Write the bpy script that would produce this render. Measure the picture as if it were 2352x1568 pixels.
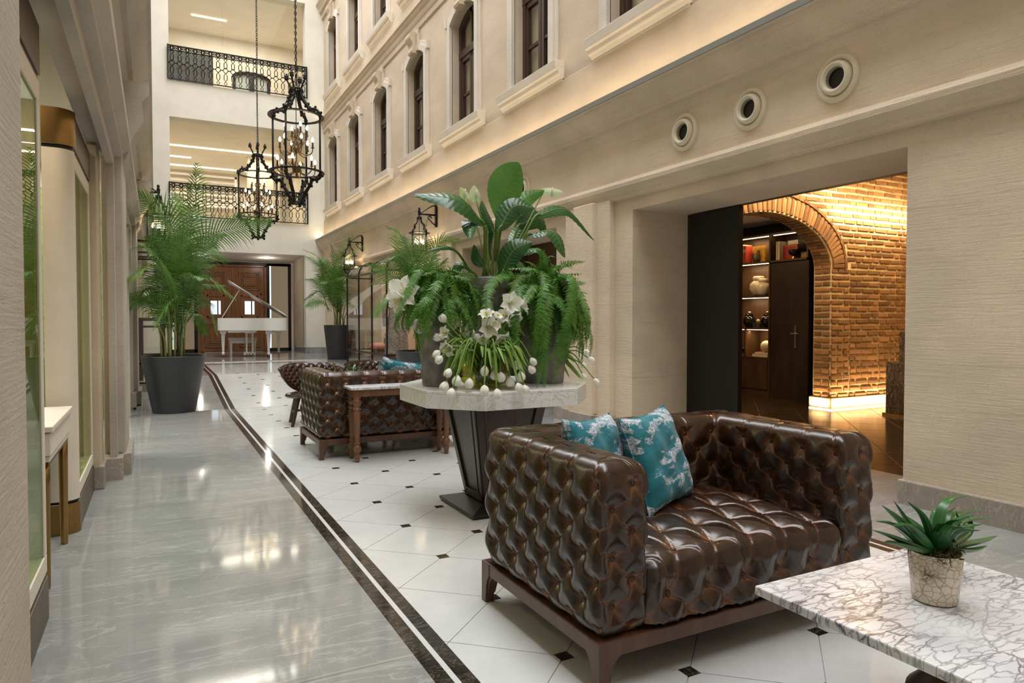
import bpy, math, random
import numpy as np
from math import sin, cos, pi, radians, sqrt, hypot
from mathutils import Vector, Matrix
random.seed(7); rng = np.random.default_rng(7)
sc = bpy.context.scene
COL = sc.collection
for o in list(bpy.data.objects): bpy.data.objects.remove(o)

# ------------------------------------------------------------------ camera, world, large lights, exposure
CAMH = 1.15
cd = bpy.data.cameras.new('camera'); cam = bpy.data.objects.new('camera', cd); COL.objects.link(cam)
cam.location = (0, 0, CAMH)
cam.rotation_euler = (radians(90 - 1.45), 0, radians(-27.6))
cd.sensor_width = 36.0; cd.lens = 24.0
cd.shift_y = -(784 - 772.7) / 2352.0
cd.clip_start = 0.05; cd.clip_end = 200
sc.camera = cam
sc.view_settings.view_transform = 'Standard'; sc.view_settings.look = 'None'
sc.view_settings.exposure = -0.20; sc.view_settings.gamma = 1.0; sc.view_settings.use_curve_mapping = False
sc.cycles.use_denoising = True
sc.cycles.max_bounces = 8; sc.cycles.diffuse_bounces = 5; sc.cycles.glossy_bounces = 4
sc.cycles.transparent_max_bounces = 16; sc.cycles.transmission_bounces = 4
sc.cycles.sample_clamp_indirect = 6.0
sc.cycles.caustics_reflective = False; sc.cycles.caustics_refractive = False

W = bpy.data.worlds.new('world'); sc.world = W; W.use_nodes = True
W.node_tree.nodes['Background'].inputs[0].default_value = (0.93, 0.96, 1.0, 1)
W.node_tree.nodes['Background'].inputs[1].default_value = 1.0

def area(name, loc, rot, sx, sy, power, col, spread=180):
    l = bpy.data.lights.new(name, 'AREA'); l.shape = 'RECTANGLE'; l.size = sx; l.size_y = sy
    l.energy = power; l.color = col; l.spread = radians(spread)
    o = bpy.data.objects.new(name, l); COL.objects.link(o); o.location = loc; o.rotation_euler = rot
    return o
def point(name, loc, power, col, r=0.03):
    l = bpy.data.lights.new(name, 'POINT'); l.energy = power; l.color = col; l.shadow_soft_size = r
    o = bpy.data.objects.new(name, l); COL.objects.link(o); o.location = loc
    return o
WARM = (1.0, 0.66, 0.31); SOFT = (1.0, 0.93, 0.84)
# daylight of the glazed roof over the whole atrium
area('roof_daylight', (1.95, 7.5, 10.9), (0, 0, 0), 3.6, 22.5, 1800, (0.94, 0.97, 1.0), 150)
# cove strips behind the cornice lips (wash the wall above)
area('cove_strip_low', (4.02, 8.0, 3.36), (0, radians(180 - 25), 0), 0.05, 22, 85, (1.0, 0.80, 0.55))
area('cove_strip_high', (4.11, 11.0, 6.56), (0, radians(180 - 15), 0), 0.04, 16, 30, (1.0, 0.82, 0.58))
# galleries behind the end wall
for i_, (y_, w_) in enumerate(((22.1, 90), (23.6, 30), (24.9, 50))): area('gallery_strip', (1.8, y_, 6.15), (0, 0, 0), 4.2, .08, w_ * .75, (1.0, 0.90, 0.77))
area('gallery_light_high', (2.2, 21.4, 9.6), (0, 0, 0), 3.0, .25, 85, (1.0, 0.93, 0.84))
# library behind the right doorway
for x_, y_ in ((5.9, 4.3), (6.9, 4.9), (7.9, 4.4), (8.6, 5.0)): area('library_light', (x_, y_, 3.2), (0, 0, 0), .12, .12, 27, WARM)

# ------------------------------------------------------------------ materials
MATS = {}
def newmat(name):
    m = bpy.data.materials.new(name); m.use_nodes = True; MATS[name] = m
    nt = m.node_tree; b = nt.nodes['Principled BSDF']
    return m, nt, b
def N(nt, t, **kw):
    n = nt.nodes.new(t)
    for k, v in kw.items(): setattr(n, k, v)
    return n
def ramp(nt, fac, stops):
    r = nt.nodes.new('ShaderNodeValToRGB'); e = r.color_ramp.elements
    while len(e) < len(stops): e.new(0.5)
    for el, (p, c) in zip(e, stops):
        el.position = p; el.color = (c[0], c[1], c[2], 1) if hasattr(c, '__len__') else (c, c, c, 1)
    nt.links.new(fac, r.inputs[0]); return r.outputs[0]
def noise(nt, scale, detail=4, stretch=(1, 1, 1), dist=0.0, rough=0.55, coord='Object', loc=(0, 0, 0), rot=(0, 0, 0)):
    tc = nt.nodes.new('ShaderNodeTexCoord'); mp = nt.nodes.new('ShaderNodeMapping')
    mp.inputs['Scale'].default_value = stretch; mp.inputs['Location'].default_value = loc; mp.inputs['Rotation'].default_value = rot
    nt.links.new(tc.outputs[coord], mp.inputs[0])
    n = nt.nodes.new('ShaderNodeTexNoise'); n.inputs['Scale'].default_value = scale
    n.inputs['Detail'].default_value = detail; n.inputs['Distortion'].default_value = dist; n.inputs['Roughness'].default_value = rough
    nt.links.new(mp.outputs[0], n.inputs['Vector']); return n.outputs['Fac']
def math_(nt, op, a, b=None, clamp=False):
    m = nt.nodes.new('ShaderNodeMath'); m.operation = op; m.use_clamp = clamp
    for i, x in enumerate((a, b)):
        if x is None: continue
        if isinstance(x, (int, float)): m.inputs[i].default_value = x
        else: nt.links.new(x, m.inputs[i])
    return m.outputs[0]
def mixc(nt, fac, a, b, mode='MIX'):
    m = nt.nodes.new('ShaderNodeMix'); m.data_type = 'RGBA'; m.blend_type = mode
    if isinstance(fac, (int, float)): m.inputs[0].default_value = fac
    else: nt.links.new(fac, m.inputs[0])
    for i, x in ((6, a), (7, b)):
        if hasattr(x, '__len__'): m.inputs[i].default_value = (x[0], x[1], x[2], 1)
        else: nt.links.new(x, m.inputs[i])
    return m.outputs[2]
def bump(nt, b, h, strength=0.3, dist=0.01):
    n = nt.nodes.new('ShaderNodeBump'); n.inputs['Strength'].default_value = strength; n.inputs['Distance'].default_value = dist
    nt.links.new(h, n.inputs['Height']); nt.links.new(n.outputs[0], b.inputs['Normal'])
def plain(name, c, rough=0.5, metal=0.0, spec=0.5, var=0.0, vs=6, coat=0.0, bumpy=0.0, bs=40):
    m, nt, b = newmat(name)
    if var:
        f = noise(nt, vs, 4)
        lo = [x * (1 - var) for x in c]; hi = [min(1, x * (1 + var)) for x in c]
        nt.links.new(ramp(nt, f, [(0.3, lo), (0.7, hi)]), b.inputs['Base Color'])
    else: b.inputs['Base Color'].default_value = (*c, 1)
    b.inputs['Roughness'].default_value = rough; b.inputs['Metallic'].default_value = metal
    b.inputs['Specular IOR Level'].default_value = spec; b.inputs['Coat Weight'].default_value = coat
    if bumpy: bump(nt, b, noise(nt, bs, 3), bumpy, 0.01)
    return m
def stone(name, c, var=0.14, streak=0.5, bs=0.25):
    """combed limestone: soft horizontal beds, fine pits"""
    m, nt, b = newmat(name)
    big = noise(nt, 1.3, 5, (1, 1, 1.6))
    bed = noise(nt, 3.2, 8, (0.55, 0.55, 11), 0.5, 0.72)
    c0 = [x * (1 - var) for x in c]; c1 = [min(1, x * (1 + var * .7)) for x in c]
    col = ramp(nt, big, [(0.32, c0), (0.68, c1)])
    vein = ramp(nt, bed, [(0.30, 0.0), (0.42, 1.0)])
    col = mixc(nt, math_(nt, 'MULTIPLY', math_(nt, 'SUBTRACT', 1.0, vein), streak), col, [x * 0.55 for x in c])
    pit = ramp(nt, noise(nt, 55, 3, (1, 1, 2.2)), [(0.33, 0.0), (0.42, 1.0)])
    col = mixc(nt, math_(nt, 'MULTIPLY', math_(nt, 'SUBTRACT', 1.0, pit), 0.28), col, [x * 0.6 for x in c])
    nt.links.new(col, b.inputs['Base Color']); b.inputs['Roughness'].default_value = 0.85
    h = math_(nt, 'ADD', math_(nt, 'MULTIPLY', pit, 0.6), noise(nt, 26, 3, (0.2, 0.2, 4)))
    bump(nt, b, h, bs, 0.012); return m
STONE = stone('combed_limestone', (0.68, 0.565, 0.43))
STONE2 = stone('warm_limestone', (0.535, 0.435, 0.32), 0.13, 0.25, 0.15)
STONE3 = stone('grey_limestone', (0.47, 0.415, 0.34), 0.14, 0.22, 0.18)
SILL = stone('pale_sill_stone', (0.60, 0.54, 0.46), 0.08, 0.12, 0.2)
PLASTER = plain('white_plaster', (0.67, 0.645, 0.565), 0.9, var=0.06, vs=2.5, bumpy=0.15, bs=30)
CREAM = plain('cream_paint', (0.72, 0.655, 0.55), 0.75, var=0.05, vs=2)
CEIL = plain('ceiling_paint', (0.60, 0.54, 0.46), 0.85)

def marble(name, base, dark, vein, rough, vs=1.6, vamt=0.5, fine=True, rot=0.5, st=2.2):
    m, nt, b = newmat(name)
    cl = noise(nt, vs * .8, 6, (1, st, 1), 1.2, 0.6, rot=(0, 0, rot))
    col = ramp(nt, cl, [(0.3, dark), (0.65, base)])
    n1 = noise(nt, vs * 1.2, 7, (1, st * 1.1, 1), 1.8, 0.6, loc=(3, 1, 7), rot=(0, 0, rot))
    r1 = math_(nt, 'ABSOLUTE', math_(nt, 'SUBTRACT', n1, 0.5))
    v1 = ramp(nt, r1, [(0.0, 1.0), (0.018, 0.0)])
    col = mixc(nt, math_(nt, 'MULTIPLY', v1, vamt), col, vein)
    if fine:
        n2 = noise(nt, vs * 4, 6, (1, 1.6, 1), 1.6, 0.6, loc=(9, 4, 2), rot=(0, 0, rot + .6))
        v2 = ramp(nt, math_(nt, 'ABSOLUTE', math_(nt, 'SUBTRACT', n2, 0.5)), [(0.0, 1.0), (0.014, 0.0)])
        col = mixc(nt, math_(nt, 'MULTIPLY', v2, vamt * .5), col, vein)
    nt.links.new(col, b.inputs['Base Color']); b.inputs['Roughness'].default_value = rough
    return m
GREYM = marble('grey_marble', (0.275, 0.28, 0.265), (0.215, 0.22, 0.212), (0.46, 0.46, 0.45), 0.07, .7, 0.45, st=4.5)
SKIRT = marble('brown_grey_marble', (0.36, 0.315, 0.265), (0.27, 0.235, 0.195), (0.56, 0.50, 0.43), 0.25, 3, 0.6)
WHITEM = marble('white_floor_marble', (0.60, 0.61, 0.60), (0.54, 0.55, 0.545), (0.44, 0.44, 0.43), 0.10, 1.0, 0.2)
BLACKM = marble('black_marble', (0.022, 0.018, 0.015), (0.012, 0.010, 0.009), (0.28, 0.22, 0.16), 0.08, 6, 0.45)
CARRARA = marble('carrara_marble', (0.86, 0.86, 0.84), (0.78, 0.78, 0.77), (0.34, 0.34, 0.36), 0.18, 5, 0.6)
DARKM = marble('dark_veined_marble', (0.10, 0.075, 0.06), (0.05, 0.035, 0.03), (0.55, 0.42, 0.32), 0.2, 4, 0.7)
GROUT = plain('grout', (0.36, 0.35, 0.33), 0.6)
def lilac():
    """white marble with a tangled net of purple-black veins"""
    m, nt, b = newmat('lilac_marble')
    col = ramp(nt, noise(nt, 5, 4), [(0.35, (0.56, 0.56, 0.60)), (0.6, (0.69, 0.69, 0.70))])
    def net(scale, wid, loc, st, rot):
        tc = nt.nodes.new('ShaderNodeTexCoord'); mp = nt.nodes.new('ShaderNodeMapping')
        mp.inputs['Location'].default_value = loc; mp.inputs['Scale'].default_value = st; mp.inputs['Rotation'].default_value = (0, 0, rot)
        nt.links.new(tc.outputs['Object'], mp.inputs[0])
        ns = nt.nodes.new('ShaderNodeTexNoise'); ns.inputs['Scale'].default_value = scale * .7; ns.inputs['Detail'].default_value = 5
        nt.links.new(mp.outputs[0], ns.inputs['Vector'])
        mx = nt.nodes.new('ShaderNodeVectorMath'); mx.operation = 'SCALE'; mx.inputs['Scale'].default_value = 0.35 / (scale * .18)
        nt.links.new(ns.outputs['Color'], mx.inputs[0])
        ad = nt.nodes.new('ShaderNodeVectorMath'); ad.operation = 'ADD'
        nt.links.new(mp.outputs[0], ad.inputs[0]); nt.links.new(mx.outputs[0], ad.inputs[1])
        vo = nt.nodes.new('ShaderNodeTexVoronoi'); vo.feature = 'DISTANCE_TO_EDGE'; vo.inputs['Scale'].default_value = scale
        nt.links.new(ad.outputs[0], vo.inputs['Vector'])
        return ramp(nt, vo.outputs['Distance'], [(0.0, 1.0), (wid, 0.0)])
    amt = ramp(nt, noise(nt, 4, 4, loc=(2, 5, 0)), [(0.36, 0.15), (0.62, 1.0)])
    v = math_(nt, 'MAXIMUM', math_(nt, 'MULTIPLY', net(5, 0.045, (1, 2, 3), (1, 2.4, 1), 0.9), amt), math_(nt, 'MULTIPLY', net(13, 0.09, (4, 1, 0), (1, 3.0, 1), 0.7), math_(nt, 'MULTIPLY', amt, 0.75)))
    col = mixc(nt, v, col, (0.055, 0.045, 0.065))
    nt.links.new(col, b.inputs['Base Color']); b.inputs['Roughness'].default_value = 0.27
    return m
LILAC = lilac()

def leather():
    m, nt, b = newmat('antique_brown_leather')
    at = nt.nodes.new('ShaderNodeAttribute'); at.attribute_name = 'wear'
    mot = noise(nt, 9, 5)
    base = ramp(nt, mot, [(0.3, (0.015, 0.0070, 0.0042)), (0.72, (0.042, 0.0185, 0.0095))])
    worn = ramp(nt, noise(nt, 30, 4), [(0.3, (0.11, 0.038, 0.011)), (0.7, (0.26, 0.098, 0.028))])
    w = math_(nt, 'MULTIPLY', at.outputs['Fac'], math_(nt, 'ADD', 0.35, mot), True)
    nt.links.new(mixc(nt, w, base, worn), b.inputs['Base Color'])
    b.inputs['Roughness'].default_value = 0.30; b.inputs['Specular IOR Level'].default_value = 0.6
    nt.links.new(ramp(nt, noise(nt, 14, 4), [(0.3, 0.17), (0.7, 0.30)]), b.inputs['Roughness'])
    h = math_(nt, 'ADD', noise(nt, 320, 2), math_(nt, 'MULTIPLY', noise(nt, 26, 5, (1, 1, 1), 0.8), 1.4))
    bump(nt, b, h, 0.05, 0.004); return m
LEATHER = leather()
def wood(name, c0, c1, rough=0.35, scale=7, st=(1, 1, 0.12)):
    m, nt, b = newmat(name)
    f = noise(nt, scale * 3, 6, st, 0.8, 0.65)
    nt.links.new(ramp(nt, f, [(0.3, c0), (0.72, c1)]), b.inputs['Base Color'])
    b.inputs['Roughness'].default_value = rough; bump(nt, b, f, 0.05, 0.003); return m
WALNUT = wood('walnut', (0.060, 0.025, 0.014), (0.115, 0.050, 0.027), 0.38)
OAKRED = wood('turned_oak', (0.10, 0.042, 0.018), (0.21, 0.09, 0.038), 0.32)
DARKWOOD = wood('dark_stained_wood', (0.022, 0.014, 0.010), (0.050, 0.030, 0.020), 0.35)
FRAMEWOOD = plain('window_frame_wood', (0.045, 0.022, 0.014), 0.4, var=0.15)
DOORWOOD = wood('mahogany_door', (0.15, 0.058, 0.022), (0.34, 0.145, 0.058), 0.32, 4)
WENGE = wood('wenge', (0.020, 0.012, 0.008), (0.046, 0.026, 0.016), 0.4, 4)
SHELFWOOD = wood('smoked_oak', (0.050, 0.027, 0.015), (0.105, 0.055, 0.030), 0.4, 4)
IRON = plain('black_iron', (0.014, 0.012, 0.011), 0.38, 0.6, bumpy=0.1, bs=90)
BRONZE = plain('aged_bronze', (0.14, 0.095, 0.05), 0.40, 0.85, var=0.2)
BRASS = plain('brushed_brass', (0.34, 0.21, 0.075), 0.32, 1.0, var=0.15, vs=3)
BRONZEDK = plain('dark_bronze_sheet', (0.165, 0.13, 0.095), 0.45, 0.75, var=0.15, vs=3)
GOLD = plain('polished_gold', (0.75, 0.48, 0.16), 0.25, 1.0)
BLACKST = plain('black_steel', (0.012, 0.011, 0.010), 0.42, 0.3)
BLACKP = plain('black_paint', (0.010, 0.009, 0.009), 0.5)
STEEL = plain('satin_steel', (0.62, 0.56, 0.48), 0.3, 1.0)
PLANTER = plain('charcoal_planter', (0.026, 0.027, 0.029), 0.42, var=0.1)
CONC = plain('weathered_concrete', (0.21, 0.195, 0.18), 0.85, var=0.5, vs=11, bumpy=0.4, bs=25)
SOIL = plain('dark_soil', (0.02, 0.014, 0.009), 0.95, bumpy=0.6, bs=60)
MOSS = plain('dry_moss', (0.060, 0.055, 0.016), 0.95, var=0.5, vs=60, bumpy=0.8, bs=90)
LACQ = plain('white_lacquer', (0.86, 0.84, 0.80), 0.28)
IVORY = plain('ivory_leatherette', (0.74, 0.67, 0.56), 0.5, var=0.04)
PASTE = plain('pale_panel', (0.72, 0.66, 0.56), 0.5)
VENTM = plain('cream_vent_enamel', (0.70, 0.63, 0.49), 0.35)
DUCTM = plain('duct_inside', (0.30, 0.27, 0.20), 0.6)
CANDLE = plain('candle_sleeve', (0.055, 0.035, 0.02), 0.5)
def leaf(name, a, c, rough=0.38, trans=0.25, vs=12):
    m, nt, b = newmat(name)
    col = ramp(nt, noise(nt, vs, 3), [(0.3, a), (0.7, c)])
    nt.links.new(col, b.inputs['Base Color']); b.inputs['Roughness'].default_value = rough
    t = nt.nodes.new('ShaderNodeBsdfTranslucent'); nt.links.new(col, t.inputs[0])
    mx = nt.nodes.new('ShaderNodeMixShader'); mx.inputs[0].default_value = trans
    nt.links.new(b.outputs[0], mx.inputs[1]); nt.links.new(t.outputs[0], mx.inputs[2])
    nt.links.new(mx.outputs[0], nt.nodes['Material Output'].inputs[0]); return m
PALM = leaf('palm_leaf', (0.058, 0.140, 0.022), (0.135, 0.265, 0.045))
PALMY = leaf('palm_leaf_young', (0.10, 0.20, 0.03), (0.20, 0.31, 0.05))
CANE = plain('palm_cane', (0.16, 0.17, 0.045), 0.5, var=0.3)
FERN = leaf('fern_leaf', (0.058, 0.165, 0.020), (0.135, 0.32, 0.048), 0.5, 0.3, 20)
FERNY = leaf('fern_leaf_yellow', (0.085, 0.19, 0.018), (0.16, 0.28, 0.03), 0.5, 0.3, 20)
LILYL = leaf('lily_leaf', (0.016, 0.070, 0.018), (0.040, 0.130, 0.030), 0.25, 0.2, 5)
LILYL2 = leaf('lily_leaf_light', (0.050, 0.155, 0.022), (0.095, 0.245, 0.040), 0.3, 0.3, 5)
LILYS = plain('lily_stalk', (0.13, 0.20, 0.035), 0.4)
ALOE = leaf('succulent_leaf', (0.014, 0.075, 0.020), (0.042, 0.165, 0.036), 0.3, 0.08, 9)
TULIPG = leaf('tulip_stem', (0.14, 0.27, 0.035), (0.27, 0.42, 0.075), 0.4, 0.25)
PETAL = leaf('white_petal', (0.88, 0.87, 0.78), (0.93, 0.92, 0.87), 0.5, 0.3)
PETALY = plain('flower_throat', (0.55, 0.55, 0.12), 0.6)
SPATHE = leaf('green_white_spathe', (0.45, 0.58, 0.28), (0.66, 0.74, 0.48), 0.4, 0.3)
HEDGE = leaf('hedge_green', (0.07, 0.14, 0.018), (0.26, 0.36, 0.075), 0.7, 0.1, 22)

def glassmat(name, tint=(1, 1, 1), rough=0.0, ior=1.5, base=0.0):
    m, nt, b = newmat(name); nt.nodes.remove(b)
    tr = nt.nodes.new('ShaderNodeBsdfTransparent'); tr.inputs[0].default_value = (*tint, 1)
    gl = nt.nodes.new('ShaderNodeBsdfGlossy'); gl.inputs['Roughness'].default_value = rough
    fr = nt.nodes.new('ShaderNodeFresnel'); ge = nt.nodes.new('ShaderNodeNewGeometry')  # same reflection from both faces of a thin pane
    nt.links.new(math_(nt, 'ADD', math_(nt, 'MULTIPLY', ge.outputs['Backfacing'], 1 / ior - ior), ior), fr.inputs['IOR'])
    mx = nt.nodes.new('ShaderNodeMixShader')
    nt.links.new(math_(nt, 'ADD', fr.outputs[0], base, True) if base else fr.outputs[0], mx.inputs[0])
    nt.links.new(tr.outputs[0], mx.inputs[1]); nt.links.new(gl.outputs[0], mx.inputs[2])
    nt.links.new(mx.outputs[0], nt.nodes['Material Output'].inputs[0]); return m
GLASS = glassmat('clear_glass', (0.96, 0.98, 0.96))
GLASSL = glassmat('anti_reflective_glass', (0.97, 0.98, 0.96), ior=1.22)
GLASSG = glassmat('green_tinted_glass', (0.82, 0.90, 0.62), ior=1.19)
GLASSW = glassmat('window_glass', (0.90, 0.90, 0.84), base=0.05)
GLASSY = glassmat('vase_glass', (0.80, 0.82, 0.30), base=0.05)
def emit(name, c, s):
    m, nt, b = newmat(name); nt.nodes.remove(b)
    e = nt.nodes.new('ShaderNodeEmission'); e.inputs[0].default_value = (*c, 1); e.inputs[1].default_value = s
    nt.links.new(e.outputs[0], nt.nodes['Material Output'].inputs[0]); return m
BULB = emit('lit_bulb', (1.0, 0.78, 0.48), 13)
LED = emit('led_strip', (1.0, 0.85, 0.62), 6)
LEDW = emit('led_strip_warm', (1.0, 0.72, 0.40), 7)
SPOT = emit('downlight_lens', (1.0, 0.9, 0.75), 8)
LOBBY = emit('lit_lobby', (0.60, 0.43, 0.28), .42)
DAYWIN = emit('daylit_window', (0.86, 0.93, 1.0), 1.3)

def toile():
    m, nt, b = newmat('teal_toile_fabric')
    teal = ramp(nt, noise(nt, 60, 3), [(0.3, (0.005, 0.135, 0.175)), (0.7, (0.008, 0.185, 0.235))])
    isl = ramp(nt, noise(nt, 9, 3, (1, 1, 1.8), 0.4), [(0.50, 0.0), (0.55, 1.0)])
    ink = ramp(nt, math_(nt, 'ABSOLUTE', math_(nt, 'SUBTRACT', noise(nt, 46, 6, (1, 1, 1.4), 1.5), 0.5)), [(0.02, 0.0), (0.05, 1.0)])
    w = math_(nt, 'MULTIPLY', isl, ink)
    tw = math_(nt, 'MULTIPLY', ramp(nt, noise(nt, 17, 4, loc=(4, 4, 4)), [(0.60, 0.0), (0.64, 1.0)]), ramp(nt, noise(nt, 90, 3), [(0.5, 0.0), (0.55, 1.0)]))
    col = mixc(nt, math_(nt, 'MULTIPLY', tw, 0.8), teal, (0.02, 0.03, 0.09))
    col = mixc(nt, w, col, (0.60, 0.60, 0.66))
    nt.links.new(col, b.inputs['Base Color']); b.inputs['Roughness'].default_value = 0.8
    b.inputs['Sheen Weight'].default_value = 0.2
    bump(nt, b, noise(nt, 400, 2), 0.15, 0.002); return m
TOILE = toile()
def brickm(name, a, c):
    m, nt, b = newmat(name)
    oi = nt.nodes.new('ShaderNodeObjectInfo')
    f = math_(nt, 'ADD', math_(nt, 'MULTIPLY', noise(nt, 14, 5), 0.6), math_(nt, 'MULTIPLY', oi.outputs['Random'], 0.4))
    nt.links.new(ramp(nt, f, [(0.25, a), (0.7, c)]), b.inputs['Base Color'])
    b.inputs['Roughness'].default_value = 0.9; bump(nt, b, noise(nt, 45, 4), 0.5, 0.01); return m
BRICK = brickm('old_brick', (0.12, 0.055, 0.022), (0.38, 0.20, 0.085))
MORTAR = plain('lime_mortar', (0.68, 0.54, 0.33), 0.95, var=0.2, vs=9, bumpy=0.6, bs=30)
LIBFLOOR = plain('dark_stone_tile', (0.030, 0.018, 0.011), 0.16, var=0.3, vs=4)
def crackle():
    m, nt, b = newmat('crackled_silver_pot')
    tc = nt.nodes.new('ShaderNodeTexCoord')
    vo = nt.nodes.new('ShaderNodeTexVoronoi'); vo.feature = 'DISTANCE_TO_EDGE'; vo.inputs['Scale'].default_value = 58
    nt.links.new(tc.outputs['Object'], vo.inputs['Vector'])
    cr = ramp(nt, vo.outputs['Distance'], [(0.0, 1.0), (0.07, 0.0)])
    bl = math_(nt, 'MULTIPLY', ramp(nt, noise(nt, 16, 3), [(0.5, 0.0), (0.66, 1.0)]), ramp(nt, noise(nt, 150, 4), [(0.46, 0.0), (0.56, 1.0)]))
    v = math_(nt, 'MAXIMUM', math_(nt, 'MULTIPLY', cr, 0.7), bl)
    nt.links.new(mixc(nt, v, (0.66, 0.58, 0.47), (0.10, 0.07, 0.05)), b.inputs['Base Color'])
    b.inputs['Roughness'].default_value = 0.22; b.inputs['Metallic'].default_value = 0.25; return m
CRACKLE = crackle()

# ------------------------------------------------------------------ mesh helpers
class MB:
    def __init__(s): s.v = []; s.f = []
    def add(s, vs, fs):
        k = len(s.v); s.v += [tuple(map(float, p)) for p in vs]; s.f += [tuple(i + k for i in f) for f in fs]; return s
    def box(s, c, d, rz=0.0, rx=0.0, ry=0.0, taper=1.0):
        M = Matrix.Rotation(rz, 3, 'Z') @ Matrix.Rotation(ry, 3, 'Y') @ Matrix.Rotation(rx, 3, 'X')
        vs = []
        for z in (-.5, .5):
            t = taper if z < 0 else 1.0
            for x, y in ((-.5, -.5), (.5, -.5), (.5, .5), (-.5, .5)):
                vs.append(M @ Vector((x * d[0] * t, y * d[1] * t, z * d[2])) + Vector(c))
        return s.add(vs, [(3, 2, 1, 0), (4, 5, 6, 7), (0, 1, 5, 4), (1, 2, 6, 5), (2, 3, 7, 6), (3, 0, 4, 7)])
    def bx(s, x0, x1, y0, y1, z0, z1):
        return s.box(((x0 + x1) / 2, (y0 + y1) / 2, (z0 + z1) / 2), (abs(x1 - x0), abs(y1 - y0), abs(z1 - z0)))
    def tube(s, pts, r, n=8, caps=True, closed=False):
        P = [Vector(p) for p in pts]; m = len(P); R = r if hasattr(r, '__len__') else [r] * m
        vs = []; prev = None
        for i in range(m):
            if closed: t = P[(i + 1) % m] - P[i - 1]
            else: t = P[min(i + 1, m - 1)] - P[max(i - 1, 0)]
            if t.length < 1e-9: t = Vector((0, 0, 1))
            t.normalize()
            if prev is None:
                a = Vector((0, 0, 1)) if abs(t.z) < .9 else Vector((1, 0, 0)); u = t.cross(a).normalized()
            else:
                u = prev - t * prev.dot(t)
                if u.length < 1e-6: u = t.orthogonal()
                u.normalize()
            prev = u; w = t.cross(u)
            for k in range(n):
                a = 2 * pi * k / n; vs.append(P[i] + (u * cos(a) + w * sin(a)) * R[i])
        fs = []
        for i in range(m if closed else m - 1):
            j = (i + 1) % m
            for k in range(n): fs.append((i * n + k, i * n + (k + 1) % n, j * n + (k + 1) % n, j * n + k))
        if caps and not closed: fs += [tuple(range(n))[::-1], tuple(range((m - 1) * n, m * n))]
        return s.add(vs, fs)
    def lathe(s, prof, n=24, c=(0, 0, 0), cap=True, sx=1, sy=1, off=0):
        vs = []
        for r, z in prof:
            for k in range(n):
                a = 2 * pi * (k + off) / n; vs.append((c[0] + r * cos(a) * sx, c[1] + r * sin(a) * sy, c[2] + z))
        m = len(prof); fs = [(i * n + k, i * n + (k + 1) % n, (i + 1) * n + (k + 1) % n, (i + 1) * n + k) for i in range(m - 1) for k in range(n)]
        if cap: fs += [tuple(range(n))[::-1], tuple(range((m - 1) * n, m * n))]
        return s.add(vs, fs)
    def ball(s, c, r, n=10, m=6):
        rr = r if hasattr(r, '__len__') else (r, r, r)
        pr = [(max(1e-4, sin(pi * i / m)), -cos(pi * i / m)) for i in range(m + 1)]
        vs = [(c[0] + rr[0] * a * cos(2 * pi * k / n), c[1] + rr[1] * a * sin(2 * pi * k / n), c[2] + rr[2] * z) for a, z in pr for k in range(n)]
        return s.add(vs, [(i * n + k, i * n + (k + 1) % n, (i + 1) * n + (k + 1) % n, (i + 1) * n + k) for i in range(m) for k in range(n)])
    def prism(s, poly, axis, a, b):
        """2D polygon extruded along an axis; poly in the two other axes, in xyz order"""
        n = len(poly)
        def p(q, t): return {'x': (t, q[0], q[1]), 'y': (q[0], t, q[1]), 'z': (q[0], q[1], t)}[axis]
        vs = [p(q, a) for q in poly] + [p(q, b) for q in poly]
        return s.add(vs, [tuple(range(n))[::-1], tuple(range(n, 2 * n))] + [(i, (i + 1) % n, n + (i + 1) % n, n + i) for i in range(n)])
    def quad(s, *p): return s.add(p, [tuple(range(len(p)))])
    def ring(s, c, r0, r1, z0, z1, n=40):
        return s.lathe([(r0, z0), (r1, z0), (r1, z1), (r0, z1), (r0, z0)], n, c, cap=False)
    def grid(s, A):
        A = np.asarray(A); m, n = A.shape[:2]
        return s.add(A.reshape(-1, 3).tolist(), [(i * n + j, i * n + j + 1, (i + 1) * n + j + 1, (i + 1) * n + j) for i in range(m - 1) for j in range(n - 1)])
    def build(s, name, mat, parent=None, smooth=None, loc=(0, 0, 0), rz=0.0, bevel=0.0, kind=None, auto=None):
        me = bpy.data.meshes.new(name); me.from_pydata(s.v, [], s.f); me.update()
        if isinstance(mat, (list, tuple)):
            for m_ in mat: me.materials.append(m_)
        else: me.materials.append(mat)
        if smooth: me.polygons.foreach_set('use_smooth', [True] * len(me.polygons))
        if auto is not None:
            me.polygons.foreach_set('use_smooth', [True] * len(me.polygons)); me.set_sharp_from_angle(angle=radians(auto))
        o = bpy.data.objects.new(name, me); COL.objects.link(o); o.location = loc; o.rotation_euler = (0, 0, rz)
        if parent is not None: o.parent = parent
        if bevel:
            bm = o.modifiers.new('bevel', 'BEVEL'); bm.width = bevel; bm.segments = 2; bm.limit_method = 'ANGLE'
        if kind: o['kind'] = kind
        return o
def inst(o, parent=None, loc=None, rot=None, scale=None, name=None):
    c = o.copy()
    if name: c.name = name
    COL.objects.link(c)
    if parent is not None: c.parent = parent
    if loc is not None: c.location = loc
    if rot is not None: c.rotation_euler = rot
    if scale is not None: c.scale = scale
    return c
def thing(name, label, cat, loc=(0, 0, 0), rz=0.0, group=None):
    o = bpy.data.objects.new(name, None); COL.objects.link(o); o.empty_display_size = 0.05
    o.location = loc; o.rotation_euler = (0, 0, rz); o['label'] = label; o['category'] = cat
    if group: o['group'] = group
    return o
def tag(o, label, cat, group=None):
    o['label'] = label; o['category'] = cat
    if group: o['group'] = group
    return o
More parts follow.
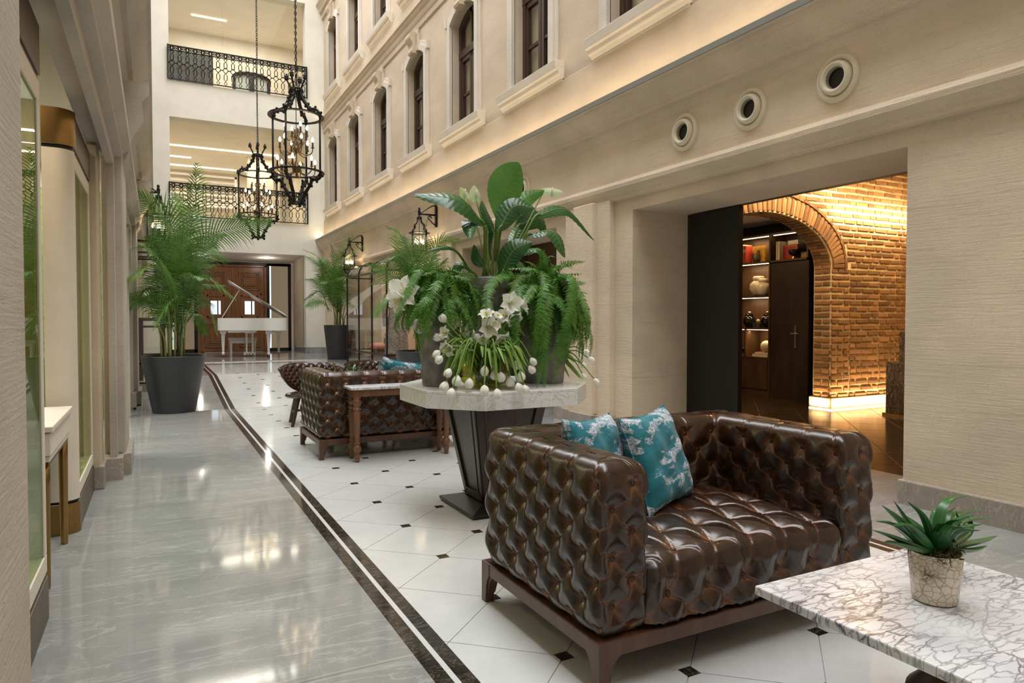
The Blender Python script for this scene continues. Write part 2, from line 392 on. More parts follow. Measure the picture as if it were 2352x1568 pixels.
def dup(root, label, loc, rz=0.0, scale=None):
    r = inst(root, None, loc, (0, 0, rz), scale); r['label'] = label
    for ch in list(root.children):
        c = inst(ch, r)
        for g in ch.children: inst(g, c)
    return r
def struct(name, label=None):
    o = bpy.data.objects.new(name, None); COL.objects.link(o); o['kind'] = 'structure'
    if label: o['label'] = label
    return o
def bez(p0, p1, p2, p3, n):
    t = np.linspace(0, 1, n)[:, None]; p0, p1, p2, p3 = map(np.asarray, (p0, p1, p2, p3))
    return (1 - t) ** 3 * p0 + 3 * (1 - t) ** 2 * t * p1 + 3 * (1 - t) * t ** 2 * p2 + t ** 3 * p3
def cat_rom(pts, n):
    P = np.asarray(pts, float); P = np.vstack([2 * P[0] - P[1], P, 2 * P[-1] - P[-2]]); out = []
    m = len(P) - 3
    for u in np.linspace(0, m - 1e-6, n):
        i = int(u); t = u - i; a, b, c, d = P[i:i + 4]
        out.append(.5 * (2 * b + (c - a) * t + (2 * a - 5 * b + 4 * c - d) * t * t + (3 * b - a - 3 * c + d) * t ** 3))
    return np.array(out)
# ------------------------------------------------------------------ setting
XR, XL, YE, ZP = 4.15, -0.25, 19.0, 0.225
Y0R, Y1R = 9.4, 12.3
def zfl(y): return 0.0 if y < Y0R else (ZP if y > Y1R else ZP * (y - Y0R) / (Y1R - Y0R))
PITCH = 4.18

# floor: base, slabs, dark bands, diagonal white tiles, black inserts
fl = MB()
for a, b in ((-4, Y0R), (Y0R, Y1R), (Y1R, 23)):
    for x0, x1 in ((-4.2, XR + 0.72),):
        fl.quad((x0, a, zfl(a) - .004), (x1, a, zfl(a) - .004), (x1, b, zfl(b) - .004), (x0, b, zfl(b) - .004))
floor = fl.build('floor', GROUT, kind='structure')
def slab(x0, x1, y0, y1, mat, name, z=0.0, g=0.0008):
    """thin stone piece lying on the floor base, split at the ramp's edges"""
    ys = [y0] + [q for q in (Y0R, Y1R) if y0 < q < y1] + [y1]
    m = MB()
    for a, b in zip(ys[:-1], ys[1:]):
        a1 = a + (g if a == y0 else 0); b1 = b - (g if b == y1 else 0)
        lo = [(x0 + g, a1, zfl(a1) - .004), (x1 - g, a1, zfl(a1) - .004), (x1 - g, b1, zfl(b1) - .004), (x0 + g, b1, zfl(b1) - .004)]
        hi = [(p[0], p[1], p[2] + .004 + z) for p in lo]
        m.add(lo + hi, [(4, 5, 6, 7), (0, 1, 5, 4), (1, 2, 6, 5), (2, 3, 7, 6), (3, 0, 4, 7)])
    return m.build(name, mat, floor)
FX0, FX1 = 0.900, 3.20
y = -4.0
while y < 22.5:
    y2 = y + 1.55
    for x0, x1 in ((-4.2, -1.35), (-1.35, -0.20), (-0.20, 0.774)) if y < 15.3 else ((-4.2, -0.2), (-0.2, 1.6), (1.6, 3.4), (3.4, 4.86)):
        slab(x0, x1, y, min(y2, 22.9), GREYM, 'marble_slab')
    if y < 15.3:
        slab(FX1 + .126, 4.86, y, y2, GREYM, 'marble_slab')
    y = y2
yend = 15.05
for x0, x1 in ((0.774, 0.828), (0.848, 0.900), (FX1, FX1 + .052), (FX1 + .072, FX1 + .126)):
    y = -4.0
    while y < yend:
        slab(x0, x1, y, min(y + 1.2, yend), BLACKM, 'dark_band', g=.0004); y += 1.2
for x0, x1 in ((0.828, 0.848), (FX1 + .052, FX1 + .072)): slab(x0, x1, -4, yend, WHITEM, 'white_band', g=.0002)
slab(0.774, 0.9 + .2, yend, yend + 0.55, GREYM, 'marble_slab')
slab(1.1, FX1 + .126, yend, yend + 0.45, GREYM, 'marble_slab')
def clip(poly, ax, lim, keep_less):
    out = []
    for i in range(len(poly)):
        p, q = poly[i], poly[(i + 1) % len(poly)]
        ip = (p[ax] <= lim) == keep_less or p[ax] == lim; iq = (q[ax] <= lim) == keep_less or q[ax] == lim
        if ip: out.append(p)
        if ip != iq:
            t = (lim - p[ax]) / (q[ax] - p[ax]); out.append((p[0] + t * (q[0] - p[0]), p[1] + t * (q[1] - p[1])))
    return out
PX, PY, OX, OY = .309, .277, 1.225, 1.96
tiles = MB(); nt_ = 0
for j in range(-5, 49):
    for i in range(-2, 8):
        cx, cy = OX + PX * i, OY + PY * j
        if (i + j) % 2 == 0:
            if FX0 + .03 < cx < FX1 - .03 and cy < yend - .05 and cy > 0.7:
                s_ = .026; z = .0006
                v = [(cx - s_, cy - s_), (cx + s_, cy - s_), (cx + s_, cy + s_), (cx - s_, cy + s_)]
                m = MB(); m.add([(a, b, zfl(b) + z) for a, b in v] + [(a, b, zfl(b) - .003) for a, b in v], [(0, 1, 2, 3), (0, 4, 5, 1), (1, 5, 6, 2), (2, 6, 7, 3), (3, 7, 4, 0)])
                m.build('black_insert', BLACKM, floor)
        else:
            e = .0011
            poly = [(cx - PX + 2 * e, cy), (cx, cy - PY + 2 * e), (cx + PX - 2 * e, cy), (cx, cy + PY - 2 * e)]
            for ax, lim, less in ((0, FX0 + e, False), (0, FX1 - e, True), (1, yend - e, True)):
                poly = clip(poly, ax, lim, less) if poly else poly
            if len(poly) < 3 or cy < 0.5: continue
            n = len(poly); m = MB()
            m.add([(a, b, zfl(b)) for a, b in poly] + [(a, b, zfl(b) - .004) for a, b in poly], [tuple(range(n))] + [(k, n + k, n + (k + 1) % n, (k + 1) % n) for k in range(n)])
            m.build('white_tile', WHITEM, floor)
slab(FX0, FX1, -4, OY - PY * 6, WHITEM, 'white_slab', z=-.001)

# ---- generic wall in a constant-X plane with holes (y0,y1,z0,z1)
def holes_wall(m, X, y0, y1, z0, z1, holes, flip=False):
    ys = sorted({y0, y1, *[h[0] for h in holes], *[h[1] for h in holes]})
    for a, b in zip(ys[:-1], ys[1:]):
        hs = sorted([h for h in holes if h[0] < (a + b) / 2 < h[1]], key=lambda h: h[2]); z = z0
        for h in hs + [None]:
            t = h[2] if h else z1
            if t > z + 1e-6:
                q = [(X, a, z), (X, b, z), (X, b, t), (X, a, t)]; m.quad(*(q if not flip else q[::-1]))
            if h: z = h[3]
def reveal(m, X0, X1, y0, y1, z0, z1, bottom=False):
    m.quad((X0, y0, z0), (X1, y0, z0), (X1, y0, z1), (X0, y0, z1)); m.quad((X0, y1, z0), (X0, y1, z1), (X1, y1, z1), (X1, y1, z0))
    m.quad((X0, y0, z1), (X1, y0, z1), (X1, y1, z1), (X0, y1, z1))
    if bottom: m.quad((X0, y0, z0), (X0, y1, z0), (X1, y1, z0), (X1, y0, z0))
# ---- right wall, ground floor
dr = [(2.64 + PITCH * k, 5.39 + PITCH * k, -0.01, 2.22) for k in (0, 1, 2)]
m = MB(); holes_wall(m, XR, -4, YE, -.02, 3.3, dr)
for k, d in enumerate(dr): reveal(m, XR, 4.85 if k < 2 else 4.5, d[0], d[1], -.02, 2.22)
wall_r = m.build('wall_right', STONE, kind='structure')
# pilasters and skirting
def skirt(name, segs, h=.15, t=.035):
    m = MB()
    for a, b in segs: # segments in XY, wall side to the left of a->b ... given as rectangles
        m.bx(a[0], b[0], a[1], b[1], a[2] if len(a) > 2 else 0, h)
    return m.build(name, SKIRT, kind='structure', bevel=.006)
pil = []
for k in (0, 1, 2):
    c = 6.105 + PITCH * k; z0 = zfl(c)
    m = MB(); m.bx(4.085, 4.2, c - .42, c + .42, z0 - .02, 2.36); m.bx(4.035, 4.2, c - .185, c + .185, z0 - .02, 2.36)
    m.build('trim_%d' % (1 + k), STONE, kind='structure', bevel=.012)
    s = MB()
    for a, b, x in ((c - .715, c - .42, 4.115), (c - .455, c + .455, 4.05), (c - .22, c + .22, 4.0), (c + .42, c + .715, 4.115)):
        s.bx(x, 4.2, a, b, z0 - .02, z0 + .15)
    s.build('baseboard_right_%d' % (1 + k), SKIRT, kind='structure', bevel=.006)
s = MB(); s.bx(4.11, 4.2, 1.62, 2.655, -.01, .15); s.bx(4.11, 4.2, .7, 1.615, -.01, .15); s.bx(4.13, 4.86, 5.372, 5.42, -.01, .15)
s.build('baseboard_right', SKIRT, kind='structure', bevel=.008)
s = MB(); s.bx(4.11, 4.2, 13.76, YE, ZP - .02, ZP + .16); s.build('baseboard_right_4', SKIRT, kind='structure', bevel=.006)

# ---- cornices
CORN = [(3.90, 3.315), (3.90, 3.27), (3.925, 3.255), (3.945, 3.20), (3.985, 3.13), (4.03, 3.085), (4.03, 3.05), (4.065, 3.045), (4.085, 3.0), (4.11, 2.965),
        (4.11, 2.525), (4.06, 2.51), (4.045, 2.475), (4.05, 2.44), (4.08, 2.405), (4.10, 2.385), (4.10, 2.345), (4.16, 2.335), (4.3, 2.335), (4.3, 3.24), (3.955, 3.24), (3.93, 3.315)]
m = MB(); m.prism(CORN, 'y', -4, YE); m.build('trim_5', STONE, kind='structure', auto=28)
m = MB(); m.bx(3.893, 3.905, -4, YE, 3.268, 3.318); m.build('trim_6', plain('grey_edge_strip', (.20, .20, .17), .5), kind='structure')
CORN2 = [(4.03, 6.56), (4.03, 6.52), (4.05, 6.50), (4.06, 6.46), (4.09, 6.42), (4.10, 6.34), (4.12, 6.31), (4.125, 6.22), (4.15, 6.20), (4.25, 6.20), (4.25, 6.5), (4.07, 6.5), (4.05, 6.56)]
m = MB(); m.prism(CORN2, 'y', 5, YE); m.build('trim_7', STONE2, kind='structure', auto=28)
CORN3 = [(3.95, 9.66), (3.95, 9.6), (3.98, 9.56), (4.02, 9.5), (4.04, 9.42), (4.09, 9.38), (4.10, 9.28), (4.15, 9.25), (4.25, 9.25), (4.25, 9.66)]
m = MB(); m.prism(CORN3, 'y', 8, YE); m.build('trim_8', STONE2, kind='structure', auto=28)
m = MB(); m.bx(4.125, 4.2, -4, YE, 3.2, 3.86); m.bx(4.135, 4.2, 5, YE, 6.45, 6.88); m.build('trim_9', STONE2, kind='structure', bevel=.01)

# ---- upper wall with arched windows
WY = [5.32 + 2.09 * k for k in range(-1, 7)]; HW = .46; ZS, ZSP, ZTOP = 4.08, 5.70, 5.86
XF = 4.30
def arch_pts(dz, hw=HW, off=0.0, n=8):
    """opening outline in (dy, z) from sill left up over the segmental arch to sill right"""
    rise = ZTOP - ZSP; R = (hw * hw + rise * rise) / (2 * rise); th = math.asin(hw / R)
    arc = [((R + off) * sin(t), ZTOP - R + (R + off) * cos(t)) for t in np.linspace(-th, th, n + 1)]
    w = hw + off
    arc[0] = (-w, arc[0][1]); arc[-1] = (w, arc[-1][1])
    return [(-w, ZS)] + arc + [(w, ZS)]
lowW = WY; upW = [q for q in WY if q > 8.5]
m = MB()
def upper(m, ws, dz, z0, z1, ys):
    holes_wall(m, XR, ys, YE, z0, z1, [(w - HW, w + HW, ZS + dz, ZTOP + dz) for w in ws])
    for w in ws:
        pts = [(w + a, z + dz) for a, z in arch_pts(0)]; arc = pts[1:-1]
        for p, q in zip(arc[:-1], arc[1:]):
            m.quad((XR, p[0], p[1]), (XR, q[0], q[1]), (XR, q[0], ZTOP + dz), (XR, p[0], ZTOP + dz))
        for p, q in zip(pts[:-1], pts[1:]):
            m.quad((XR, p[0], p[1]), (XF + .02, p[0], p[1]), (XF + .02, q[0], q[1]), (XR, q[0], q[1]))
        m.quad((XR, pts[0][0], ZS + dz), (XF + .02, pts[0][0], ZS + dz), (XF + .02, pts[-1][0], ZS + dz), (XR, pts[-1][0], ZS + dz))
upper(m, lowW, 0, 3.2, 6.4, -4); upper(m, upW, 3.02, 6.4, 12.2, -4)
m.build('wall_right_upper', STONE2, kind='structure')
wn = [0]
def sweep_frame(m, off0, off1, x0, x1, steps=1):
    A = arch_pts(0, off=off0, n=10); B = arch_pts(0, off=off1, n=10)
    for i in range(len(A) - 1):
        a, b, c, d = A[i], A[i + 1], B[i + 1], B[i]
        m.quad((x0, a[0], a[1]), (x0, d[0], d[1]), (x0, c[0], c[1]), (x0, b[0], b[1]))
        m.quad((x0, d[0], d[1]), (x1, d[0], d[1]), (x1, c[0], c[1]), (x0, c[0], c[1]))
        m.quad((x0, a[0], a[1]), (x0, b[0], b[1]), (x1, b[0], b[1]), (x1, a[0], a[1]))
def make_window():
    t = struct('window_1')
    m = MB(); sweep_frame(m, 0.0, .10, 4.105, 4.16); sweep_frame(m, .10, .165, 4.122, 4.16)
    for s in (-1, 1): m.bx(4.10, 4.16, s * (HW + .16) - .03, s * (HW + .16) + .03, ZSP + .02, ZSP + .16)
    m.build('stone_surround', SILL, t)
    m = MB(); m.prism([(4.02, ZS), (4.30, ZS), (4.30, ZS - .2), (4.13, ZS - .2), (4.10, ZS - .165), (4.075, ZS - .15), (4.06, ZS - .11), (4.03, ZS - .10)], 'y', -.755, .755)
    m.bx(4.125, 4.16, -.74, .74, ZS - .23, ZS - .19)
    m.build('sill', SILL, t, bevel=.006)
    m = MB(); prof = [(3.985, 6.13), (3.975, 6.085), (3.99, 6.04), (4.03, 6.0), (4.045, 5.94), (4.04, 5.88), (4.025, 5.845), (4.04, 5.81), (4.16, 5.81), (4.16, 6.16), (4.03, 6.16)]
    m.prism(prof, 'y', -.13, .13)
    for i, p in enumerate(m.v):  # keystone narrows downwards
        k = 1 - .22 * (6.16 - p[2]) / .35; m.v[i] = (p[0], p[1] * k, p[2])
    m.build('keystone', STONE2, t, auto=40)
    m = MB(); m.bx(4.10, 4.16, -.235, -.14, 5.84, 6.10); m.bx(4.10, 4.16, .14, .235, 5.84, 6.10); m.bx(4.10, 4.16, -.2, .2, 6.10, 6.20)
    m.build('keystone_hood', STONE2, t, bevel=.012)
    # timber frame: outer frame, mullion, transom, two casements, glazing bars
    m = MB(); A = arch_pts(0, off=.01, n=10); B = arch_pts(0, off=-.075, n=10)
    for i in range(len(A) - 1):
        a, b, c, d = A[i], A[i + 1], B[i + 1], B[i]
        m.quad((XF - .03, a[0], a[1]), (XF - .03, b[0], b[1]), (XF - .03, c[0], c[1]), (XF - .03, d[0], d[1])); m.quad((XF - .03, d[0], d[1]), (XF - .03, c[0], c[1]), (XF + .05, c[0], c[1]), (XF + .05, d[0], d[1]))
    m.bx(XF - .03, XF + .05, -.46, .46, ZS - .01, ZS + .08); m.bx(XF - .035, XF + .05, -.46, .46, 5.20, 5.31); m.bx(XF - .03, XF + .05, -.028, .028, 5.3, ZTOP - .01)
    m.build('frame', FRAMEWOOD, t)
    for s in (-1, 1):
        y0, y1 = (.008, .40) if s > 0 else (-.40, -.008)
        m = MB(); m.bx(XF - .02, XF + .04, y0, y0 + .06, ZS + .07, 5.21); m.bx(XF - .02, XF + .04, y1 - .06, y1, ZS + .07, 5.21)
        m.bx(XF - .02, XF + .04, y0, y1, ZS + .07, ZS + .15); m.bx(XF - .02, XF + .04, y0, y1, 5.13, 5.21); m.bx(XF - .01, XF + .03, y0, y1, 4.60, 4.64)
        c = m.build('casement', FRAMEWOOD, t)
        g = MB()
        for za, zb in ((ZS + .14, 4.605), (4.635, 5.14)): g.bx(XF + .005, XF + .011, y0 + .055, y1 - .055, za, zb)
        g.build('pane', GLASSW, c)
        g = MB(); g.bx(XF + .005, XF + .011, min(s * .02, s * .40), max(s * .02, s * .40), 5.3, 5.76); g.build('pane', GLASSW, t)
    m = MB(); m.bx(XF + .06, XF + .07, -.5, .5, ZS - .02, ZTOP + .05); m.build('blind', plain('window_blind', (.62, .57, .44), .9), t)  # beige sheet added close behind the panes to give them their tone
    return t
w0 = make_window(); w0.location = (0, WY[1], 0); n = 1
def copy_struct(root, name, loc):
    r = inst(root, None, loc, name=name)
    for ch in list(root.children):
        c = inst(ch, r)
        for g in ch.children: inst(g, c)
    return r
for dz, ws in ((0, lowW[2:]), (3.02, upW)):
    for w in ws:
        n += 1; copy_struct(w0, 'window_%d' % n, (0, w, dz))

# ---- left wall: same order, mirrored; openings of the shop fronts
MIR = lambda P: [(3.90 - p[0], p[1]) for p in P][::-1]
ol = [(1.80, 5.63, -.01, 2.25), (6.65, 9.69, -.01, 2.25), (10.95, 13.85, -.01, 2.25)]
m = MB(); holes_wall(m, XL, -4, YE, -.02, 12.2, ol, True)
for d in ol: reveal(m, XL, -.295, d[0], d[1], -.02, 2.25)
m.build('wall_left', STONE3, kind='structure')
m = MB(); m.prism(MIR(CORN), 'y', -4, YE); m.build('trim_10', STONE3, kind='structure', auto=28)
m = MB(); m.prism(MIR(CORN2), 'y', -4, YE); m.prism(MIR(CORN3), 'y', -4, YE); m.build('trim_11', STONE3, kind='structure', auto=28)
for i, (a, b) in enumerate(((5.63, 6.65), (9.69, 10.95), (-.6, 1.80))):
    c = (a + b) / 2; z0 = zfl(c)
    m = MB(); m.bx(-.34, -.20, c - .33, c + .33, z0 - .02, 2.36); m.build('trim_%d' % (12 + i), STONE3, kind='structure', bevel=.012)
    s = MB(); s.bx(-.38, -.215, a - .02, b + .02, z0 - .02, z0 + .16); s.bx(-.32, -.165, c - .36, c + .36, z0 - .02, z0 + .16)
    s.build('baseboard_left_%d' % (1 + i), SKIRT, kind='structure', bevel=.006)
    # scrolled corbel under the cornice on each pier
    m = MB(); m.prism([(-.26, 2.95), (-.02, 2.95), (-.02, 2.86), (-.07, 2.80), (-.06, 2.66), (-.12, 2.55), (-.17, 2.44), (-.16, 2.36), (-.2, 2.30), (-.26, 2.30)], 'y', c - .2, c + .2)
    m.build('trim_%d' % (15 + i), STONE3, kind='structure', auto=40)
# ---- end wall with recess and two galleries
def holes_wall_y(m, Y, x0, x1, z0, z1, holes, th):
    xs = sorted({x0, x1, *[h[0] for h in holes], *[h[1] for h in holes]})
    for a, b in zip(xs[:-1], xs[1:]):
        z = z0
        for h in sorted([h for h in holes if h[0] < (a + b) / 2 < h[1]], key=lambda h: h[2]) + [None]:
            t = h[2] if h else z1
            if t > z: m.quad((a, Y, z), (b, Y, z), (b, Y, t), (a, Y, t))
            if h: z = h[3]
    for h in holes:
        a, b, c, d = h; e = Y + th
        m.quad((a, Y, c), (a, Y, d), (a, e, d), (a, e, c)); m.quad((b, Y, c), (b, e, c), (b, e, d), (b, Y, d))
        m.quad((a, Y, d), (b, Y, d), (b, e, d), (a, e, d)); m.quad((a, Y, c), (a, e, c), (b, e, c), (b, Y, c))
RX0, RX1 = 0.28, 3.63
GL, GH = (.375, 3.665, 3.70, 6.17), (.375, 3.665, 7.06, 9.62)
m = MB(); holes_wall_y(m, YE, XL, 4.3, 0, 12.2, [(RX0, RX1, 0, 2.88), GL, GH], .35)
m.build('wall_end', PLASTER, kind='structure')
s = MB(); s.bx(RX1 - .04, 4.15, YE - .03, YE + .1, ZP - .02, ZP + .165); s.bx(RX1 - .04, RX1 + .1, YE - .03, YE + 1.5, ZP - .02, ZP + .165)
s.build('baseboard_end', GREYM, kind='structure', bevel=.006)
# recess
m = MB(); YB = 20.9
m.quad((RX0, YE + .35, 2.88), (RX1, YE + .35, 2.88), (RX1, YB, 2.80), (RX0, YB, 2.80)); m.build('ceiling_recess', CEIL, kind='structure')
m = MB(); m.quad((RX1, YE + .3, 0), (RX1, YE + .3, 2.9), (RX1, YB, 2.9), (RX1, YB, 0)); m.quad((RX0, YE + .3, 0), (RX0, YB, 0), (RX0, YB, 2.9), (RX0, YE + .3, 2.9))
m.quad((-.3, YB + .06, 0), (4.3, YB + .06, 0), (4.3, YB + .06, 3), (-.3, YB + .06, 3)); m.build('wall_recess', STONE2, kind='structure')
for x, y in ((1.055, 19.78), (2.752, 19.93)):
    t = thing('recessed_downlight', 'small round downlight in the soffit %s' % ('behind the tall palm' if x < 2 else 'above the open piano lid'), 'downlight', (x, y, 2.86 - .05 * (y - 19.35) / 1.55), group='soffit downlights')
    m = MB(); m.ring((0, 0, 0), .055, .075, -.012, .004, 24); m.build('trim_ring', LACQ, t, smooth=True)
    m = MB(); m.lathe([(.001, -.004), (.056, -.004), (.056, .0)], 20); m.build('lens', SPOT, t)
    point('downlight_lamp', (x, y, 2.72), 8, SOFT, .05)
# double door with side lights
d = struct('door_1')
m = MB(); z0, z1 = ZP, 2.76
for x0, x1 in ((.34, 1.04), (2.885, 3.56)):
    m.bx(x0, x0 + .075, YB - .03, YB + .05, z0, z1); m.bx(x1 - .075, x1, YB - .03, YB + .05, z0, z1); m.bx(x0, x1, YB - .03, YB + .05, z0, z0 + .09); m.bx(x0, x1, YB - .03, YB + .05, z1 - .06, z1)
m.bx(.34, 3.56, YB - .03, YB + .05, z1 - .06, z1 + .02); m.build('steel_frame', BLACKST, d)
for x0, x1 in ((.415, .965), (2.96, 3.485)):
    m = MB(); m.bx(x0, x1, YB, YB + .008, z0 + .09, z1 - .06); m.build('side_pane', GLASSL, d)
    m = MB(); m.quad((x0, YB + .045, z0 + .09), (x1, YB + .045, z0 + .09), (x1, YB + .045, z1 - .06), (x0, YB + .045, z1 - .06)); m.build('lobby_view', LOBBY, d)  # glowing sheet stands in for the lit lobby beyond the glass
    m = MB(); m.bx(x0, x0 + .05, YB + .02, YB + .03, z0 + .09, z1 - .06); m.build('daylight_slit', DAYWIN, d)
m = MB(); m.bx(1.05, 1.12, YB - .06, YB + .04, z0, 2.70); m.bx(2.81, 2.88, YB - .06, YB + .04, z0, 2.70); m.bx(1.05, 2.88, YB - .06, YB + .04, 2.64, 2.70); m.build('door_frame', DOORWOOD, d, bevel=.012)
for s, (xa, xb) in enumerate(((1.13, 1.945), (1.985, 2.80))):
    m = MB(); m.bx(xa, xb, YB - .01, YB + .03, z0 + .02, 2.63); lf = m.build('door_leaf', DOORWOOD, d)
    xc = (xa + xb) / 2 + (.02 if s else -.02); hw = .27
    for za, zb in ((1.98, 2.50), (.36, 1.05)):
        m = MB()
        for g_, dy in ((0, .03), (.055, .018), (.11, .035)):
            a, b, c, e = xc - hw + g_, xc + hw - g_, za + g_, zb - g_; w = .032
            for q in ((a, b, c, c + w), (a, b, e - w, e), (a, a + w, c, e), (b - w, b, c, e)): m.bx(q[0], q[1], YB - .01 - dy, YB, q[2], q[3])
        m.bx(xc - .16, xc + .16, YB - .035, YB, za + .15, zb - .15)
        m.build('raised_panel', DOORWOOD, lf, bevel=.006)
    m = MB(); za, zb, a, b = 1.29, 1.67, xc - .13, xc + .13
    for q in ((a - .1, b + .1, za - .1, za - .05), (a - .1, b + .1, zb + .12, zb + .17), (a - .1, a - .05, za - .1, zb + .17), (b + .05, b + .1, za - .1, zb + .17)): m.bx(q[0], q[1], YB - .035, YB, q[2], q[3])
    m.build('moulding', DOORWOOD, lf, bevel=.006)
    m = MB(); m.bx(a, b, YB - .016, YB - .008, za, zb); m.build('door_pane', DAYWIN, lf)
    m = MB(); m.bx(b - .09, b - .06, YB - .02, YB - .012, za, zb); m.build('glazing_bar', BLACKST, lf)
    m = MB(); m.ball((xb - .075 if s else xa + .075, YB - .035, 1.88), .022); m.build('knob', IRON, lf, smooth=True)
m = MB(); m.bx(1.945, 1.985, YB - .04, YB + .03, z0, 2.63); m.build('meeting_stile', DOORWOOD, d, bevel=.01)
m = MB(); m.bx(1.2, 2.75, YB - .2, YB - .08, ZP, ZP + .012); m.build('door_mat_bar', STEEL, d)
# gallery rooms
def gallery(n, z0, z1, yb):
    m = MB(); m.quad((-.6, YE + .35, z0), (4.4, YE + .35, z0), (4.4, yb, z0), (-.6, yb, z0)); m.build('floor_gallery_%d' % n, CREAM, kind='structure')
    m = MB(); m.quad((-.6, YE + .35, z1), (-.6, yb, z1), (4.4, yb, z1), (4.4, YE + .35, z1)); m.build('ceiling_gallery_%d' % n, CREAM, kind='structure')
    m = MB(); m.quad((-.6, yb, z0), (4.4, yb, z0), (4.4, yb, z1), (-.6, yb, z1)); m.quad((4.4, YE, z0), (4.4, yb, z0), (4.4, yb, z1), (4.4, YE, z1)); m.quad((-.6, YE, z0), (-.6, YE, z1), (-.6, yb, z1), (-.6, yb, z0))
    m.build('wall_gallery_%d' % n, CREAM, kind='structure')
gallery(1, 3.68, 6.19, 26.0); gallery(2, 7.04, 9.66, 22.5)
for i, (x0, x1, y) in enumerate(((-.5, 3.9, 22.1), (-.5, 1.05, 23.6), (-.5, 4.2, 24.9))):
    m = MB(); m.bx(x0, x1, y - .045, y + .045, 6.165, 6.185)
    tag(m.build('ceiling_strip_light', LED), ['long bright light strip across the lower gallery ceiling, nearest the opening', 'short dim light strip in the lower gallery ceiling, middle one', 'thin light strip farthest back in the lower gallery ceiling'][i], 'light strip', 'gallery ceiling strip lights')
m = MB(); m.bx(1.0, 1.9, 21.2, 21.24, 9.63, 9.65); tag(m.build('ceiling_strip_light', LED), 'short light strip in the upper gallery ceiling', 'light strip')
# lower gallery: shutters, lit arch window, warm pier
t = struct('window_30')
for k in range(2):
    x0 = .0 + k * 1.32
    m = MB(); m.bx(x0, x0 + .07, 25.7, 25.76, 5.0, 6.1); m.bx(x0 + 1.2, x0 + 1.27, 25.7, 25.76, 5.0, 6.1); m.bx(x0, x0 + 1.27, 25.7, 25.76, 6.03, 6.1); m.bx(x0, x0 + 1.27, 25.7, 25.76, 5.0, 5.07); sh = m.build('shutter', LACQ, t)
    for z in np.arange(5.12, 6.02, .15):
        m = MB(); m.box((x0 + .635, 25.73, z), (1.15, .09, .018), rx=.7); m.build('slat', LACQ, sh)
m = MB(); A = [(1.2 + 1.15 * cos(a), 3.7 + 1.0 * sin(a)) for a in np.linspace(0, pi, 20)]
m.prism(A, 'y', 25.85, 25.9); m.build('window_31', DAYWIN, kind='structure')
m = MB(); m.bx(3.35, 3.6, 21.4, 21.7, 3.68, 6.19); m.bx(2.6, 3.35, 22.6, 22.9, 3.68, 6.19); m.build('wall_gallery_pier', CREAM, kind='structure')
# upper gallery: dark mirror panel, arched dark door frame
m = MB(); m.bx(.3, 1.42, 19.5, 19.55, 7.05, 7.98); m.build('wall_dark_panel', plain('smoked_panel', (.10, .085, .07), .25), kind='structure')
d2 = struct('door_2'); yb = 20.0
m = MB(); xa, xb, zt = 1.97, 2.86, 7.68
m.bx(xa - .04, xa + .04, yb - .05, yb + .03, 7.04, zt); m.bx(xb - .04, xb + .04, yb - .05, yb + .03, 7.04, zt); m.bx((xa + xb) / 2 - .06, (xa + xb) / 2 + .06, yb - .05, yb + .03, 7.04, zt + .2)
ar = [((xa + xb) / 2 + .47 * cos(a), yb - .02, zt + .17 * sin(a)) for a in np.linspace(0, pi, 16)]; m.tube(ar, .045, 6); m.build('arched_frame', DARKWOOD, d2)
m = MB(); m.bx(xa + .04, xb - .04, yb + .03, yb + .04, 7.04, zt + .15); m.build('door_panel', PLASTER, d2)
# glass panes closing the galleries above the railings
for i, g in enumerate((GL, GH)):
    m = MB(); m.bx(g[0], g[1], YE + .2, YE + .206, g[2], g[3]); m.build('window_%d' % (32 + i), GLASSL, kind='structure')
# ---- wall behind the camera, roof edge
m = MB(); m.quad((-4.2, -4, 0), (-4.2, -4, 12.2), (5, -4, 12.2), (5, -4, 0)); m.build('wall_back', PLASTER, kind='structure')
m = MB(); m.quad((-.3, -4, 12.2), (4.3, -4, 12.2), (4.3, YE + .4, 12.2), (-.3, YE + .4, 12.2)); m.build('ceiling', PLASTER, kind='structure')

# ------------------------------------------------------------------ shop fronts on the left
SH = MB(); SH.quad((-4.2, -4, 2.9), (-.27, -4, 2.9), (-.27, 9.9, 2.9), (-4.2, 9.9, 2.9)); SH.build('ceiling_shop', CEIL, kind='structure')
m = MB(); m.quad((-4.2, -4, 0), (-4.2, 9.3, 0), (-4.2, 9.3, 2.9), (-4.2, -4, 2.9)); m.quad((-4.2, 9.3, 0), (-.27, 9.3, 0), (-.27, 9.3, 2.9), (-4.2, 9.3, 2.9)); m.build('wall_shop', CREAM, kind='structure')
m = MB(); m.bx(-4.1, -.32, 9.08, 9.25, .66, 2.6); hd = m.build('hedge_screen', HEDGE)
tag(hd, 'clipped green hedge screen behind the shop front glass', 'hedge')
m = MB(); m.bx(-4.1, -.32, 9.03, 9.25, 0, .66); tag(m.build('hedge_planter', plain('green_felt', (.085, .15, .03), .9, var=.15)), 'long low green planter box under the hedge screen', 'planter')
area('shop_light', (-2.0, 7.6, 2.85), (0, 0, 0), 2.5, 2.6, 170, (1, .97, .86))
